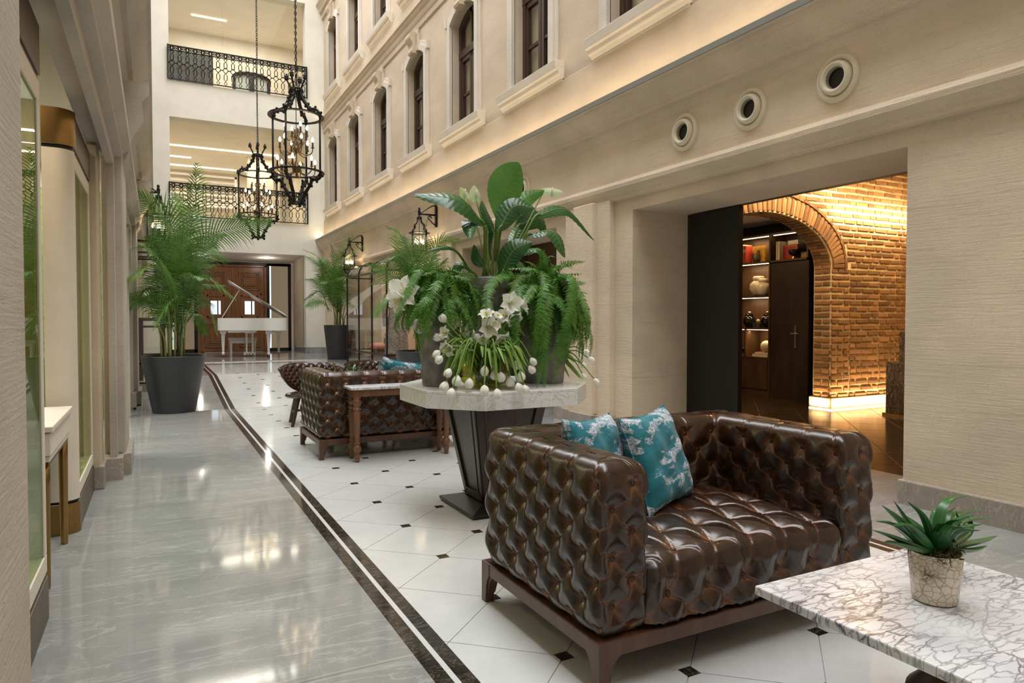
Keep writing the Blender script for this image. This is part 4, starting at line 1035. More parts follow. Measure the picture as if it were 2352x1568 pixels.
# ------------------------------------------------------------------ tub stools with tufted backs
def tubchair(label, loc, rz):
    t = thing('tufted_chair', label, 'chair', loc, rz, 'tufted low chairs')
    # local: faces -Y
    n, k = 150, 70; th = np.linspace(-1.18, 1.18, n); tt = np.linspace(0, 1, k); TH, TT = np.meshgrid(th, tt)
    Rr = .30; zt = .655 - .05 * (np.abs(TH) / 1.18) ** 3; zb = .33 + .20 * (np.abs(TH) / 1.18) ** 2.2
    lean = .05 * TT
    Z = zb + (zt - zb) * TT
    X = (Rr * 1.12 + lean) * np.sin(TH); Y = (Rr * .82 + lean) * np.cos(TH) - .02
    nx, ny = -np.sin(TH), -np.cos(TH)
    a, b2 = .072, .080; S = TH * Rr
    h, w = tuft(S / a + Z / b2, S / a - Z / b2, a, b2, .016, .003, .008, .030)
    e = np.clip(np.minimum(np.minimum(TT, 1 - TT) * 7, (1.18 - np.abs(TH)) * 7), 0, 1) ** .5; h = h * e
    V = np.stack([X + nx * (h + .012), Y + ny * (h + .012), Z], -1)
    F = gridfaces(k, n)
    fast_mesh('tufted_back', V.reshape(-1, 3), F[:, ::-1], LEATHER, t, w * .45)
    e2 = np.clip(np.minimum(np.minimum(TT, 1 - TT) * 9, (1.18 - np.abs(TH)) * 9), 0, 1) ** .5
    V = np.stack([X - nx * .03 * e2, Y - ny * .03 * e2, Z], -1)
    fast_mesh('back_shell', V.reshape(-1, 3), F, LEATHER, t, np.zeros(V.shape[:2]))
    ed = [(X[0, i], Y[0, i], Z[0, i]) for i in range(0, n, 3)] + [(X[i, -1], Y[i, -1], Z[i, -1]) for i in range(0, k, 4)] + [(X[-1, i], Y[-1, i], Z[-1, i]) for i in range(n - 1, -1, -3)] + [(X[i, 0], Y[i, 0], Z[i, 0]) for i in range(k - 1, 0, -4)]
    m = MB(); m.tube(ed, .012, 6, False, True); m.build('edge_piping', LEATHER, t, smooth=True)
    m = MB(); m.lathe([(.22, .295), (.255, .300), (.268, .318), (.262, .338), (.20, .352), (.001, .356)], 36, sx=1.12, sy=.92); m.build('seat', LEATHER, t, auto=50)
    for sx in (-1, 1):
        for sy in (-1, 1):
            m = MB(); m.tube([(sx * .17, sy * .13 - .0, .30), (sx * .235, sy * .185, 0)], [.026, .017], 8); m.build('leg', DARKWOOD, t)
    for sx in (-1, 1):
        m = MB(); m.bx(sx * .205 - .01, sx * .205 + .01, -.16, .16, .13, .155); m.build('stretcher', DARKWOOD, t)
    m = MB(); m.bx(-.2, .2, -.012, .012, .14, .165); m.build('stretcher', DARKWOOD, t)
    return t
tubchair('low brown tufted chair nearest the marble aisle, beyond the far sofa', (1.54, 7.68, 0), radians(-6))
tubchair('low brown tufted chair beside the glass vitrine, beyond the far sofa', (2.25, 7.72, 0), radians(8))

# ------------------------------------------------------------------ white grand piano and bench
t = thing('grand_piano', 'white grand piano with raised lid in front of the wooden doors', 'piano', (2.12, 17.9, ZP), radians(-4.5))
zb, zt = .655, .955
out = [(-.78, .80), (.80, .80), (.80, -.35)] + [tuple(q) for q in cat_rom([(.80, -.35), (.74, -.60), (.52, -.70), (.28, -.62), (.10, -.40), (-.12, -.20), (-.42, -.14), (-.68, -.16), (-.78, -.12)], 40)[1:]]
m = MB(); n = len(out)
inn = [(x * .955, (y - .05) * .955 + .05) for x, y in out]
m.add([(x, y, zb) for x, y in out] + [(x, y, zt) for x, y in out] + [(x, y, zt) for x, y in inn] + [(x, y, zt - .12) for x, y in inn],
      [(i, (i + 1) % n, n + (i + 1) % n, n + i) for i in range(n)] + [(n + i, n + (i + 1) % n, 2 * n + (i + 1) % n, 2 * n + i) for i in range(n)] + [(2 * n + i, 2 * n + (i + 1) % n, 3 * n + (i + 1) % n, 3 * n + i) for i in range(n)] + [tuple(range(n))[::-1]])
m.build('curved_rim', LACQ, t, auto=40)
m = MB(); m.add([(x, y, zt - .10) for x, y in inn], [tuple(range(len(inn)))]); m.build('gilt_plate', GOLD, t)
m = MB(); m.bx(-.55, .10, -.1, .5, .60, .655); m.bx(-.74, -.50, .1, .6, .615, .655); m.bx(.50, .78, -.2, .6, .615, .655); m.build('under_beams', LACQ, t, bevel=.004)
def lid(y0s, nm, lift, th):
    pts = [p for p in out]; ang = radians(33.5); hx_ = .81
    m = MB(); P = []
    for dz in (0, .055):
        for x, y in pts:
            d = hx_ - x; P.append((hx_ - d * cos(ang) - (dz + lift) * sin(ang) * -1 * -1, y, zt + .01 + d * sin(ang) + (dz + lift) * cos(ang)))
    k = len(pts); m.add(P, [tuple(range(k))[::-1], tuple(range(k, 2 * k))] + [(i, (i + 1) % k, k + (i + 1) % k, k + i) for i in range(k)])
    return m.build(nm, LACQ, t)
lid(0, 'raised_lid', 0, .02)
m = MB(); ang = radians(33.5)
for (d0, d1) in ((0.02, 1.40),):
    p = []
    for dz in (.06, .09):
        for d, y in ((.06, .80), (1.46, .80), (1.46, .42), (.06, .42)): p.append((.81 - d * cos(ang) - dz * sin(ang), y, zt + .01 + d * sin(ang) + dz * cos(ang)))
    m.add(p, [(3, 2, 1, 0), (4, 5, 6, 7), (0, 1, 5, 4), (1, 2, 6, 5), (2, 3, 7, 6), (3, 0, 4, 7)])
m.build('folded_front_lid', LACQ, t)
m = MB(); m.tube([(-.70, -.02, zt - .03), (-.28, -.05, zt + .01 + 1.09 * sin(ang) - .30 * 0 + .08)], .011, 6); m.build('prop_stick', LACQ, t)
m = MB(); m.bx(-.76, .78, .80, .98, .66, .74); m.build('keybed', LACQ, t, bevel=.005)
m = MB(); m.bx(-.6, .62, .84, .97, .74, .755); m.build('keyboard', IVORY, t)
m = MB(); m.bx(-.76, -.70, .80, .98, .74, .86); m.bx(.72, .78, .80, .98, .74, .86); m.build('key_cheeks', LACQ, t, bevel=.01)
LEG = [(.075, .655), (.10, .64), (.10, .60), (.085, .57), (.055, .545), (.062, .53), (.036, .16), (.034, .12), (.045, .105), (.045, .07), (.025, .055)]
for x, y in ((-.66, .10), (.36, -.36), (.66, .55)):
    m = MB(); m.lathe(LEG[::-1], 4, (x, y, 0), off=.5); lg = m.build('leg', LACQ, t, bevel=.004)
    m = MB(); m.lathe([(.02, .06), (.022, .045), (.012, .04)][::-1], 10, (x, y, 0)); m.lathe([(.001, -.011), (.02, -.011), (.026, 0), (.02, .011), (.001, .011)], 12, (0, 0, 0)); 
    m.v = m.v[:-60] + [(x + p[2], y + p[0] * .9, .026 + p[1]) for p in m.v[-60:]]; m.build('brass_caster', BRASS, lg, smooth=True)
m = MB()
for x in (-.12, .02): m.bx(x - .022, x + .022, .28, .32, .10, .62)
m.bx(-.19, .09, .25, .36, .03, .10); m.bx(-.16, .06, .26, .34, .57, .655)
m.build('pedal_lyre', LACQ, t, bevel=.006)
m = MB()
for x in (-.17, -.05, .07): m.tube([(x, .30, .62), (x, .30, .09)], .005, 5)
m.build('pedal_rods', GOLD, t)
for x in (-.12, -.05, .02):
    m = MB(); m.ball((x, .24, .06), (.02, .05, .012), 8, 5); m.build('pedal', BRASS, t, smooth=True)
t = thing('piano_bench', 'white piano bench with padded seat behind the pedals', 'bench', (1.965, 18.55, ZP))
m = MB(); m.bx(-.33, .33, -.17, .17, .39, .46); m.build('padded_seat', IVORY, t, bevel=.02)
m = MB(); m.bx(-.31, .31, -.155, .155, .32, .39); m.build('apron', LACQ, t, bevel=.005)
for x in (-.28, .28):
    for y in (-.125, .125):
        m = MB(); m.box((x, y, .17), (.05, .05, .34), taper=.8); m.build('leg', LACQ, t, bevel=.003)

# ------------------------------------------------------------------ hanging lanterns
def scroll_arm(m, pts, r0, r1, leaves=True, n=26, k=8):
    P = cat_rom([(p[0], p[1], p[2] if p[2] < .85 else .85 + (p[2] - .85) * .76) for p in pts], n); m.tube(P, np.linspace(r0, r1, n), k)
    if leaves:
        for i in range(3, n - 2, 4):
            d = P[min(i + 1, n - 1)] - P[i - 1]; d /= np.linalg.norm(d); a = np.cross(d, (0, 0, 1.)); a = a / (np.linalg.norm(a) + 1e-6)
            b = np.cross(a, d)
            for s in (-1, 1):
                q = P[i] + b * s * r0 * 1.3; m.ball(q, (r0 * .95, r0 * .95, r0 * 1.15), 6, 4)
def chandelier(label, x, y, z0, group, zoff, rz=0.0):
    """z0 = height of the lower ring; real size about 2.0 m with the crown"""
    t = thing('lantern_chandelier', label, 'chandelier', (x, y, z0), rz, group)
    R, Hh = .385, .85
    for z, nm in ((0, 'lower_ring'), (Hh, 'upper_ring')):
        m = MB(); m.ring((0, 0, z), R - .03, R + .03, -.008, .008, 56); m.build(nm, IRON, t, auto=40)
    for k in range(4):
        a = pi / 4 + k * pi / 2 + .2; c, s = cos(a), sin(a); q = lambda r, z: (r * c, r * s, z)
        m = MB(); m.tube([q(R - .01, -.03), q(R - .01, Hh + .05)], .015, 8); m.build('upright_rod', IRON, t, smooth=True)
        m = MB(); m.ball(q(R - .01, Hh + .04), .03, 8, 6); scroll_arm(m, [q(R - .01, Hh - .02), q(R - .02, Hh + .06), q(R - .09, Hh + .14), q(R - .17, Hh + .13), q(R - .20, Hh + .2), q(.12, Hh + .32), q(.075, Hh + .46), q(.085, Hh + .55)], .022, .030)
        m.build('top_scroll', IRON, t, smooth=True)
        m = MB(); scroll_arm(m, [q(.08, Hh + .52), q(.10, Hh + .62), q(.13, Hh + .70), q(.145, Hh + .74)], .016, .012, False, 10); m.ball(q(.148, Hh + .575), (.035, .035, .026), 8, 6); m.ball(q(.148, Hh + .605), (.032, .032, .03), 8, 6); m.ball(q(.148, Hh + .635), (.018, .018, .022), 8, 5)
        m.build('bud_finial', IRON, t, smooth=True)
        m = MB(); m.ball(q(R - .01, -.04), .028, 8, 6); scroll_arm(m, [q(R - .01, .03), q(R - .005, -.07), q(R - .07, -.12), q(R - .14, -.10), q(R - .16, -.18), q(.16, -.28), q(.10, -.40), q(.105, -.46)], .022, .028); m.build('bottom_scroll', IRON, t, smooth=True)
    m = MB(); m.lathe([(.085, Hh + .40), (.095, Hh + .415), (.085, Hh + .43)], 20, cap=False); m.tube([(.08 * cos(b), .08 * sin(b), Hh + .415) for b in np.linspace(0, 2 * pi, 21)[:-1]], .016, 6, False, True); m.build('crown_band', IRON, t, smooth=True)
    m = MB(); m.tube([(.105 * cos(b), .105 * sin(b), -.465) for b in np.linspace(0, 2 * pi, 21)[:-1]], .018, 6, False, True)
    for k in range(4):
        a = pi / 4 + k * pi / 2 + .2; m.ball((.115 * cos(a), .115 * sin(a), -.49), .026, 8, 6)
    m.build('bottom_band', IRON, t, smooth=True)
    # inner candelabra: stem, three tiers of scrolled arms, candles and bulbs
    m = MB(); m.lathe([(.001, -.09), (.012, -.07), (.02, -.04), (.010, -.01), (.055, .01), (.06, .05), (.075, .07), (.05, .10), (.02, .14), (.010, .17), (.010, .28), (.03, .31), (.05, .34), (.055, .37), (.02, .40), (.010, .42), (.010, .50), (.03, .53), (.035, .56), (.012, .60), (.008, .66)], 16); st = m.build('stem', BRONZE, t, smooth=True)
    m = MB(); m.tube([(0, 0, .66), (0, 0, Hh + .43)], .006, 5); m.build('stem_chain', IRON, t)
    for z, r, nk, ph in ((.03, .29, 6, .15), (.34, .245, 6, .65), (.545, .17, 4, .2)):
        for k in range(nk):
            a = ph + 2 * pi * k / nk; c, s = cos(a), sin(a); q = lambda rr, zz: (rr * c, rr * s, z + zz)
            m = MB(); m.tube(cat_rom([q(.03, .0), q(r * .35, -.055), q(r * .7, -.075), q(r * .95, -.035), q(r, .03)], 14), .0085, 6)
            m.tube(cat_rom([q(.03, .03), q(r * .3, .05), q(r * .42, .10), q(r * .25, .12), q(r * .2, .07), q(r * .33, .05)], 14), .006, 5)
            m.lathe([(.004, .028), (.026, .034), (.028, .042), (.012, .046)], 10, (r * c, r * s, z)); ar = m.build('arm', BRONZE, t, smooth=True)
            m = MB(); m.lathe([(.014, .045), (.0135, .115), (.010, .122)], 8, (r * c, r * s, z)); m.build('candle_sleeve', CANDLE, ar, smooth=True)
            m = MB(); m.lathe([(.006, .12), (.019, .142), (.021, .156), (.014, .178), (.004, .200)], 10, (r * c, r * s, z)); m.build('bulb', BULB, ar, smooth=True)
    # chain and cable
    m = MB(); zz = Hh + .43; i = 0; top = 11.9 - z0
    while zz < top:
        a = [(.016 * cos(b), 0, zz + .03 + .032 * sin(b)) for b in np.linspace(0, 2 * pi, 9)[:-1]]
        if i % 2: a = [(0, p[0], p[2]) for p in a]
        m.tube(a, .005, 4, False, True); zz += .05; i += 1
    m.build('chain', IRON, t, kind='stuff')
    m = MB(); m.tube([(.012 + .012 * sin(w * 2.1), .01 * cos(w * 1.7), w) for w in np.linspace(Hh + .3, top, 40)], .007, 5); m.build('cable', BLACKP, t, smooth=True)
    point('chandelier_glow', (x, y, z0 + .35), 2, (1.0, .74, .44), .18)
    return t
chandelier('large black iron lantern chandelier hanging nearest, higher of the two in view', 1.95, 10.86, 3.40, 'hanging iron lanterns', 0)
chandelier('black iron lantern chandelier farther back, lower in view, behind the palm tip', 1.95, 15.27, 3.34, 'hanging iron lanterns', 0, .5)

# ------------------------------------------------------------------ wall lanterns
def wall_lantern(label, X, Y, side, zc=2.96):
    """side=-1: hangs towards -X from the right wall"""
    t = thing('wall_lantern', label, 'wall lantern', (X, Y, zc), 0, 'iron wall lanterns'); s = side
    m = MB(); m.bx(min(0, s * .03), max(0, s * .03), -.028, .028, -.31, .06); m.build('back_plate', IRON, t, bevel=.008)
    m = MB(); m.bx(min(s * .02, s * .32), max(s * .02, s * .32), -.012, .012, -.125, -.10); m.tube(cat_rom([(s * .03, 0, -.27), (s * .08, 0, -.24), (s * .15, 0, -.16), (s * .11, 0, -.135), (s * .09, 0, -.17)], 14), .010, 6)
    m.tube(cat_rom([(s * .03, 0, .04), (s * .10, 0, .02), (s * .22, 0, -.06), (s * .28, 0, -.105)], 14), .009, 6); m.build('bracket', IRON, t, smooth=True)
    cx = s * .30
    m = MB(); m.lathe([(.001, .03), (.02, .01), (.014, -.02), (.026, -.05), (.012, -.09), (.02, -.13), (.05, -.15), (.02, -.17)], 12, (cx, 0, -.03)); m.build('finial', IRON, t, smooth=True)
    zr0, zr1 = -.42, -.72; R = .155
    for z, nm in ((zr0, 'upper_ring'), (zr1, 'lower_ring')):
        m = MB(); m.ring((cx, 0, z), R - .014, R + .016, -.006, .006, 36); m.build(nm, IRON, t)
    for k in range(4):
        a = k * pi / 2 + .5; c, sn = cos(a), sin(a); q = lambda r, z: (cx + r * c, r * sn, z)
        m = MB(); m.tube(cat_rom([q(.03, -.15), q(.05, -.24), q(.11, -.30), q(.10, -.345), q(.145, -.37), q(R, zr0)], 18), .012, 6); m.tube([q(R, zr0), q(R, zr1)], .008, 6)
        m.tube(cat_rom([q(R, zr1), q(.13, -.77), q(.08, -.79), q(.05, -.85)], 14), .011, 6); m.build('scroll_rib', IRON, t, smooth=True)
    m = MB(); m.lathe([(.03, -.84), (.05, -.86), (.02, -.89), (.001, -.92)][::-1], 12, (cx, 0, 0)); m.build('drop_finial', IRON, t, smooth=True)
    m = MB(); m.lathe([(R - .012, zr1), (R - .012, zr0)], 28, (cx, 0, 0), cap=False); m.build('glass_cylinder', GLASS, t, smooth=True)
    for k in range(4):
        a = k * pi / 2 + .1; x, y = cx + .07 * cos(a), .07 * sin(a)
        m = MB(); m.lathe([(.012, -.68), (.011, -.60), (.008, -.595)], 8, (x, y, 0)); ar = m.build('candle_sleeve', CANDLE, t, smooth=True)
        m = MB(); m.lathe([(.006, -.595), (.017, -.575), (.018, -.56), (.011, -.535), (.003, -.52)], 10, (x, y, 0)); m.build('bulb', BULB, ar, smooth=True)
    m = MB(); m.tube([(cx, 0, -.70), (cx, 0, -.15)], .006, 5); m.bx(cx - .09, cx + .09, -.006, .006, -.70, -.685); m.bx(cx - .006, cx + .006, -.09, .09, -.70, -.685); m.build('stem', BRONZE, t)
    point('lantern_glow', (X + cx, Y, zc - .5), 5, (1.0, .70, .38), .08)
wall_lantern('iron wall lantern on the right wall above the far right palm', 4.10, 14.99, -1)
wall_lantern('iron wall lantern on the right wall behind the middle palm fronds', 4.10, 10.50, -1)
wall_lantern('iron wall lantern on the left wall, shining through the tall palm', -.24, 10.35, 1)

# ------------------------------------------------------------------ arched glass vitrines
def vitrine(label, X, Y0, Y1, side):
    """stands in a wall opening; side=-1 projects towards -X"""
    t = thing('glass_vitrine', label, 'display case', (X, Y0, ZP), 0, 'arched glass vitrines'); s = side; L = Y1 - Y0; d = .60; H, rr = 1.775, .26
    prof = [(s * d, 0), (s * d, H)] + [(s * (d - rr + rr * cos(a)), H + rr * sin(a)) for a in np.linspace(0, pi / 2, 8)[1:]] + [(0.05 * -s, H + rr)]
    nb = 4; ys = np.linspace(0, L, nb)
    for y in ys:
        m = MB(); m.tube([(x, y, z) for x, z in prof], .017, 6); m.build('arched_rib', BLACKST, t, smooth=True)
    for z, x in ((H, s * d), (.30, s * d), (.02, s * d), (H + rr, s * .15)):
        m = MB(); m.bx(x - .012, x + .012, 0, L, z - .014, z + .014); m.build('glazing_rail', BLACKST, t)
    for y in (0, L):
        for z in (.30, H, .02):
            m = MB(); m.bx(min(0, s * d), max(0, s * d), y - .012, y + .012, z - .012, z + .012); m.build('glazing_rail', BLACKST, t)
    for a, b in zip(ys[:-1], ys[1:]):
        m = MB()
        for (p, q) in zip(prof[:-1], prof[1:]): m.quad((p[0], a, p[1]), (p[0], b, p[1]), (q[0], b, q[1]), (q[0], a, q[1]))
        m.build('pane', GLASSW, t, smooth=False)
    for y in (0, L):
        m = MB(); P = [(x, y, z) for x, z in prof] + [(0, y, 0)]; m.quad(*P); m.build('pane', GLASSW, t)
    return t
vitrine('arched glass vitrine on the right with a patterned dress inside', 4.14, 11.43, 14.15, -1)
vitrine('arched glass vitrine on the left, behind the tall palm', -.24, 11.0, 13.85, 1)
# boutique behind the right vitrine
m = MB(); m.quad((4.5, 10.9, 0), (6.2, 10.9, 0), (6.2, 10.9, 2.9), (4.5, 10.9, 2.9)); m.quad((6.2, 10.9, 0), (6.2, 14.2, 0), (6.2, 14.2, 2.9), (6.2, 10.9, 2.9)); m.quad((4.5, 13.9, 0), (4.5, 13.9, 2.9), (6.2, 13.9, 2.9), (6.2, 13.9, 0)); m.build('wall_boutique', plain('rosy_wall', (.66, .50, .40), .8), kind='structure')
m = MB(); m.quad((4.4, 10.9, ZP), (6.2, 10.9, ZP), (6.2, 14.2, ZP), (4.4, 14.2, ZP)); m.build('floor_boutique', GREYM, kind='structure')
m = MB(); m.quad((4.4, 10.9, 2.6), (4.4, 14.2, 2.6), (6.2, 14.2, 2.6), (6.2, 10.9, 2.6)); m.build('ceiling_boutique', CEIL, kind='structure')
area('boutique_light', (5.2, 12.5, 2.55), (0, 0, 0), 1.2, 2.6, 45, (1, .88, .74))
def dress(label, loc, mat, hh):
    t = thing('dress_form', label, 'mannequin', loc, 0)
    m = MB(); A = []
    for z, r, w in ((.30, .21, 0), (.45, .20, 0), (.7, .185, 0), (.95, .165, 0), (1.08, .135, 0), (1.2, .155, 0), (1.32, .165, 0), (1.42, .15, 0), (1.47, .09, 0), (1.50, .05, 0)):
        A.append([((r * (1 + (.10 * sin(9 * a) if z < .95 else 0)) * cos(a)) * (1.0 if z < 1 else 1.1), r * .72 * (1 + (.10 * sin(9 * a) if z < .95 else 0)) * sin(a), z * hh) for a in np.linspace(0, 2 * pi, 37)])
    m.grid(A); m.build('dress', mat, t, smooth=True)
    for s in (-1, 1):
        m = MB(); m.tube(cat_rom([(s * .15, 0, 1.40 * hh), (s * .21, 0, 1.25 * hh), (s * .23, -.02, 1.0 * hh), (s * .235, -.05, .8 * hh)], 10), [.055, .06, .06, .06, .058, .056, .054, .052, .05, .045], 8); m.build('sleeve', mat, t, smooth=True)
    m = MB(); m.lathe([(.05, 1.49 * hh), (.045, 1.55 * hh), (.055, 1.56 * hh), (.05, 1.585 * hh), (.001, 1.59 * hh)], 14); m.build('neck_cap', BLACKP, t, smooth=True)
    m = MB(); m.tube([(0, 0, .32 * hh), (0, 0, .02)], .014, 8); m.lathe([(.15, 0), (.15, .012), (.02, .03)], 20); m.build('stand', BLACKST, t, smooth=True)
    return t
def floral(nm, a, b, sc_):
    m, nt, bs = newmat(nm); f = noise(nt, sc_, 6, dist=1.5); nt.links.new(ramp(nt, f, [(0.42, a), (0.5, b), (0.56, a)]), bs.inputs['Base Color']); bs.inputs['Roughness'].default_value = .8; return m
FLO = floral('grey_floral_fabric', (.36, .31, .29), (.10, .07, .075), 14); ROSE = floral('rose_sequin_fabric', (.50, .22, .20), (.30, .11, .10), 25)
dress('grey patterned dress on a stand inside the right vitrine', (3.92, 12.05, ZP), FLO, 1.0)
dress('rose coloured dress on a stand behind the potted palm', (4.75, 11.75, ZP), ROSE, .95)
t = thing('upholstered_bench', 'round coral pink pouffe bench inside the right vitrine', 'bench', (3.86, 12.6, ZP))
PINK = plain('coral_velvet', (.66, .28, .19), .8, var=.1); RED = wood('red_lacquered_wood', (.16, .035, .018), (.26, .06, .03), .25)
m = MB(); m.lathe([(.01, .36), (.28, .36), (.325, .38), (.335, .415), (.32, .45), (.25, .47), (.001, .475)], 32, sy=1.5, sx=.8); m.build('cushion', PINK, t, smooth=True)
m = MB(); m.lathe([(.27, 0), (.27, .34), (.30, .36)], 32, sy=1.5, sx=.8); m.build('base', RED, t, auto=40)
t = thing('perfume_bottle', 'clear square bottle with stopper beside the vitrine dress', 'bottle', (3.78, 12.28, ZP + .47))
m = MB(); m.box((0, 0, .07), (.075, .05, .14)); m.build('flask', GLASS, t, bevel=.006)
m = MB(); m.box((0, 0, .055), (.06, .036, .10)); m.build('liquid', plain('amber_liquid', (.30, .20, .12), .1), t)
m = MB(); m.lathe([(.012, .14), (.012, .16), (.02, .165), (.02, .19), (.001, .20)], 12); m.build('stopper', STEEL, t)
# left vitrine contents
t = thing('display_stand', 'dark wooden plinth table in the left vitrine', 'table', (.0, 11.75, ZP))
m = MB(); m.bx(-.26, .17, -.25, .25, .90, .95); m.bx(-.24, .15, -.23, .23, .80, .83); m.build('top', DARKWOOD, t, bevel=.006)
for x in (-.2, .10):
    for y in (-.19, .19):
        m = MB(); m.bx(x - .035, x + .035, y - .035, y + .035, .0, .90); m.build('leg', DARKWOOD, t, bevel=.006)
t = thing('glass_globe', 'glass globe with gold beads on the dark plinth table', 'ornament', (-.02, 11.7, ZP + .95))
m = MB(); m.lathe([(.07, 0), (.12, .06), (.16, .16), (.165, .24), (.13, .34), (.07, .40), (.05, .42)], 24); m.build('globe', GLASS, t, smooth=True)
m = MB()
for i in range(50):
    a, r, z = random.random() * 6.28, .11 * sqrt(random.random()), .02 + .10 * random.random(); m.ball((r * cos(a), r * sin(a), z), .013, 6, 4)
m.build('gold_beads', GOLD, t, smooth=True, kind='stuff')
m = MB(); m.bx(-.6, .05, 10.98, 13.87, ZP * .9 - .12, ZP + .01); m.build('trim_30', SKIRT, kind='structure')
m = MB(); m.quad((-1.7, 10.9, 0), (-1.7, 14, 0), (-1.7, 14, 2.6), (-1.7, 10.9, 2.6)); m.quad((-1.7, 13.9, 0), (-.2, 13.9, 0), (-.2, 13.9, 2.6), (-1.7, 13.9, 2.6)); m.quad((-1.7, 10.9, 2.5), (-.3, 10.9, 2.5), (-.3, 14, 2.5), (-1.7, 14, 2.5)); m.quad((-1.7, 10.9, ZP - .04), (-.3, 10.9, ZP - .04), (-.3, 14, ZP - .04), (-1.7, 14, ZP - .04)); m.build('wall_left_shop', CREAM, kind='structure')
t = thing('wall_shelf', 'slim shelves with dark edges on the wall of the left vitrine', 'shelf', (-.9, 13.6, 0))
for z in (1.75, 2.0, 2.25):
    m = MB(); m.bx(-.6, .55, -.12, .2, z, z + .03); m.build('shelf_board', DARKWOOD, t)
    m = MB(); m.bx(-.6, .55, .14, .18, z - .012, z); m.build('led_line', LED, t)
area('left_vitrine_light', (-.95, 12.4, 2.45), (0, 0, 0), .9, 2.2, 30, (1, .86, .66))
# ------------------------------------------------------------------ library beyond the right doorway
m = MB(); m.quad((4.86, -1, -.004), (9.8, -1, -.004), (9.8, 9.5, -.004), (4.86, 9.5, -.004)); lf = m.build('floor_library', GOLD, kind='structure')
ts = .46
rt = Matrix.Rotation(radians(45), 2)
for i in range(-2, 22):
    for j in range(-14, 12):
        c = rt @ Vector(((i + .5) * ts, (j + .5) * ts)); cx, cy = c.x + 4.86, c.y + 3.0
        h = ts / 2 - .004
        poly = [tuple(rt @ Vector(q) + Vector((cx, cy))) for q in ((-h, -h), (h, -h), (h, h), (-h, h))]
        for ax, lim, less in ((0, 4.864, False), (0, 9.7, True), (1, -.9, False), (1, 9.4, True)):
            poly = clip(poly, ax, lim, less) if poly else poly
        if len(poly) < 3 or not (1.8 < cy < 8.6): continue
        n = len(poly); m = MB(); m.add([(a, b, 0) for a, b in poly] + [(a, b, -.004) for a, b in poly], [tuple(range(n))] + [(k, n + k, n + (k + 1) % n, (k + 1) % n) for k in range(n)])
        m.build('dark_tile', LIBFLOOR, lf)
for k in (0, 1):
    o = thing('sliding_panel', ['tall black sliding panel at the far side of the library doorway', 'dark sliding panel in the second doorway, behind the lily'][k], 'sliding door', (4.876, 4.70 + PITCH * k, 0), group=None)
    m = MB(); m.bx(-.02, .02, 0, .70, .006, 2.215); m.build('panel', BLACKP, o, bevel=.003)
    m = MB(); m.bx(-.024, .024, -.006, 0, .006, 2.215); m.build('edge_strip', BLACKST, o)
m = MB(); m.bx(4.84, 4.92, 2.5, 5.5, 2.22, 2.26); m.build('trim_31', BLACKST, kind='structure')
# brick wall with arch
AX, AZ, AA, AB = 6.48, 1.80, 1.10, .62
BY = 5.785
wl = MB()
ang = np.linspace(0, pi, 33); arc = [(AX + AA * cos(a), AZ + AB * sin(a)) for a in ang]
ZT = 3.5
wl.quad((AX + AA, BY, 0), (9.7, BY, 0), (9.7, BY, ZT), (AX + AA, BY, ZT)); wl.quad((4.9, BY, 0), (AX - AA, BY, 0), (AX - AA, BY, ZT), (4.9, BY, ZT))
for p, q in zip(arc[:-1], arc[1:]):
    wl.quad((q[0], BY, q[1]), (p[0], BY, p[1]), (p[0], BY, ZT), (q[0], BY, ZT)); wl.quad((p[0], BY, p[1]), (q[0], BY, q[1]), (q[0], BY + .26, q[1]), (p[0], BY + .26, p[1]))
for x in (AX + AA, AX - AA): wl.quad((x, BY, 0), (x, BY + .26, 0), (x, BY + .26, AZ), (x, BY, AZ))
wlib = wl.build('wall_library', MORTAR, kind='structure')
protos = []
for v in range(5):
    m = MB(); m.box((0, 0, 0), (1, 1, 1)); rr = np.random.default_rng(v)
    # chipped outer face: extra ring
    V = []
    for (x, y, z) in m.v: V.append((x * (1 + .04 * rr.uniform(-1, 1)), y, z * (1 + .14 * rr.uniform(-1, 1))))
    f = [(V[0][0] * .9, -.62, V[0][2] * .8), (V[1][0] * .9, -.60, V[1][2] * .8), (V[5][0] * .9, -.62, V[5][2] * .78), (V[4][0] * .92, -.63, V[4][2] * .8)]
    me = bpy.data.meshes.new('brick'); me.from_pydata(V + f, [], [(3, 2, 1, 0), (4, 5, 6, 7), (1, 2, 6, 5), (2, 3, 7, 6), (3, 0, 4, 7), (8, 9, 10, 11), (0, 1, 9, 8), (1, 5, 10, 9), (5, 4, 11, 10), (4, 0, 8, 11)]); me.update(); me.materials.append(BRICK); protos.append(me)
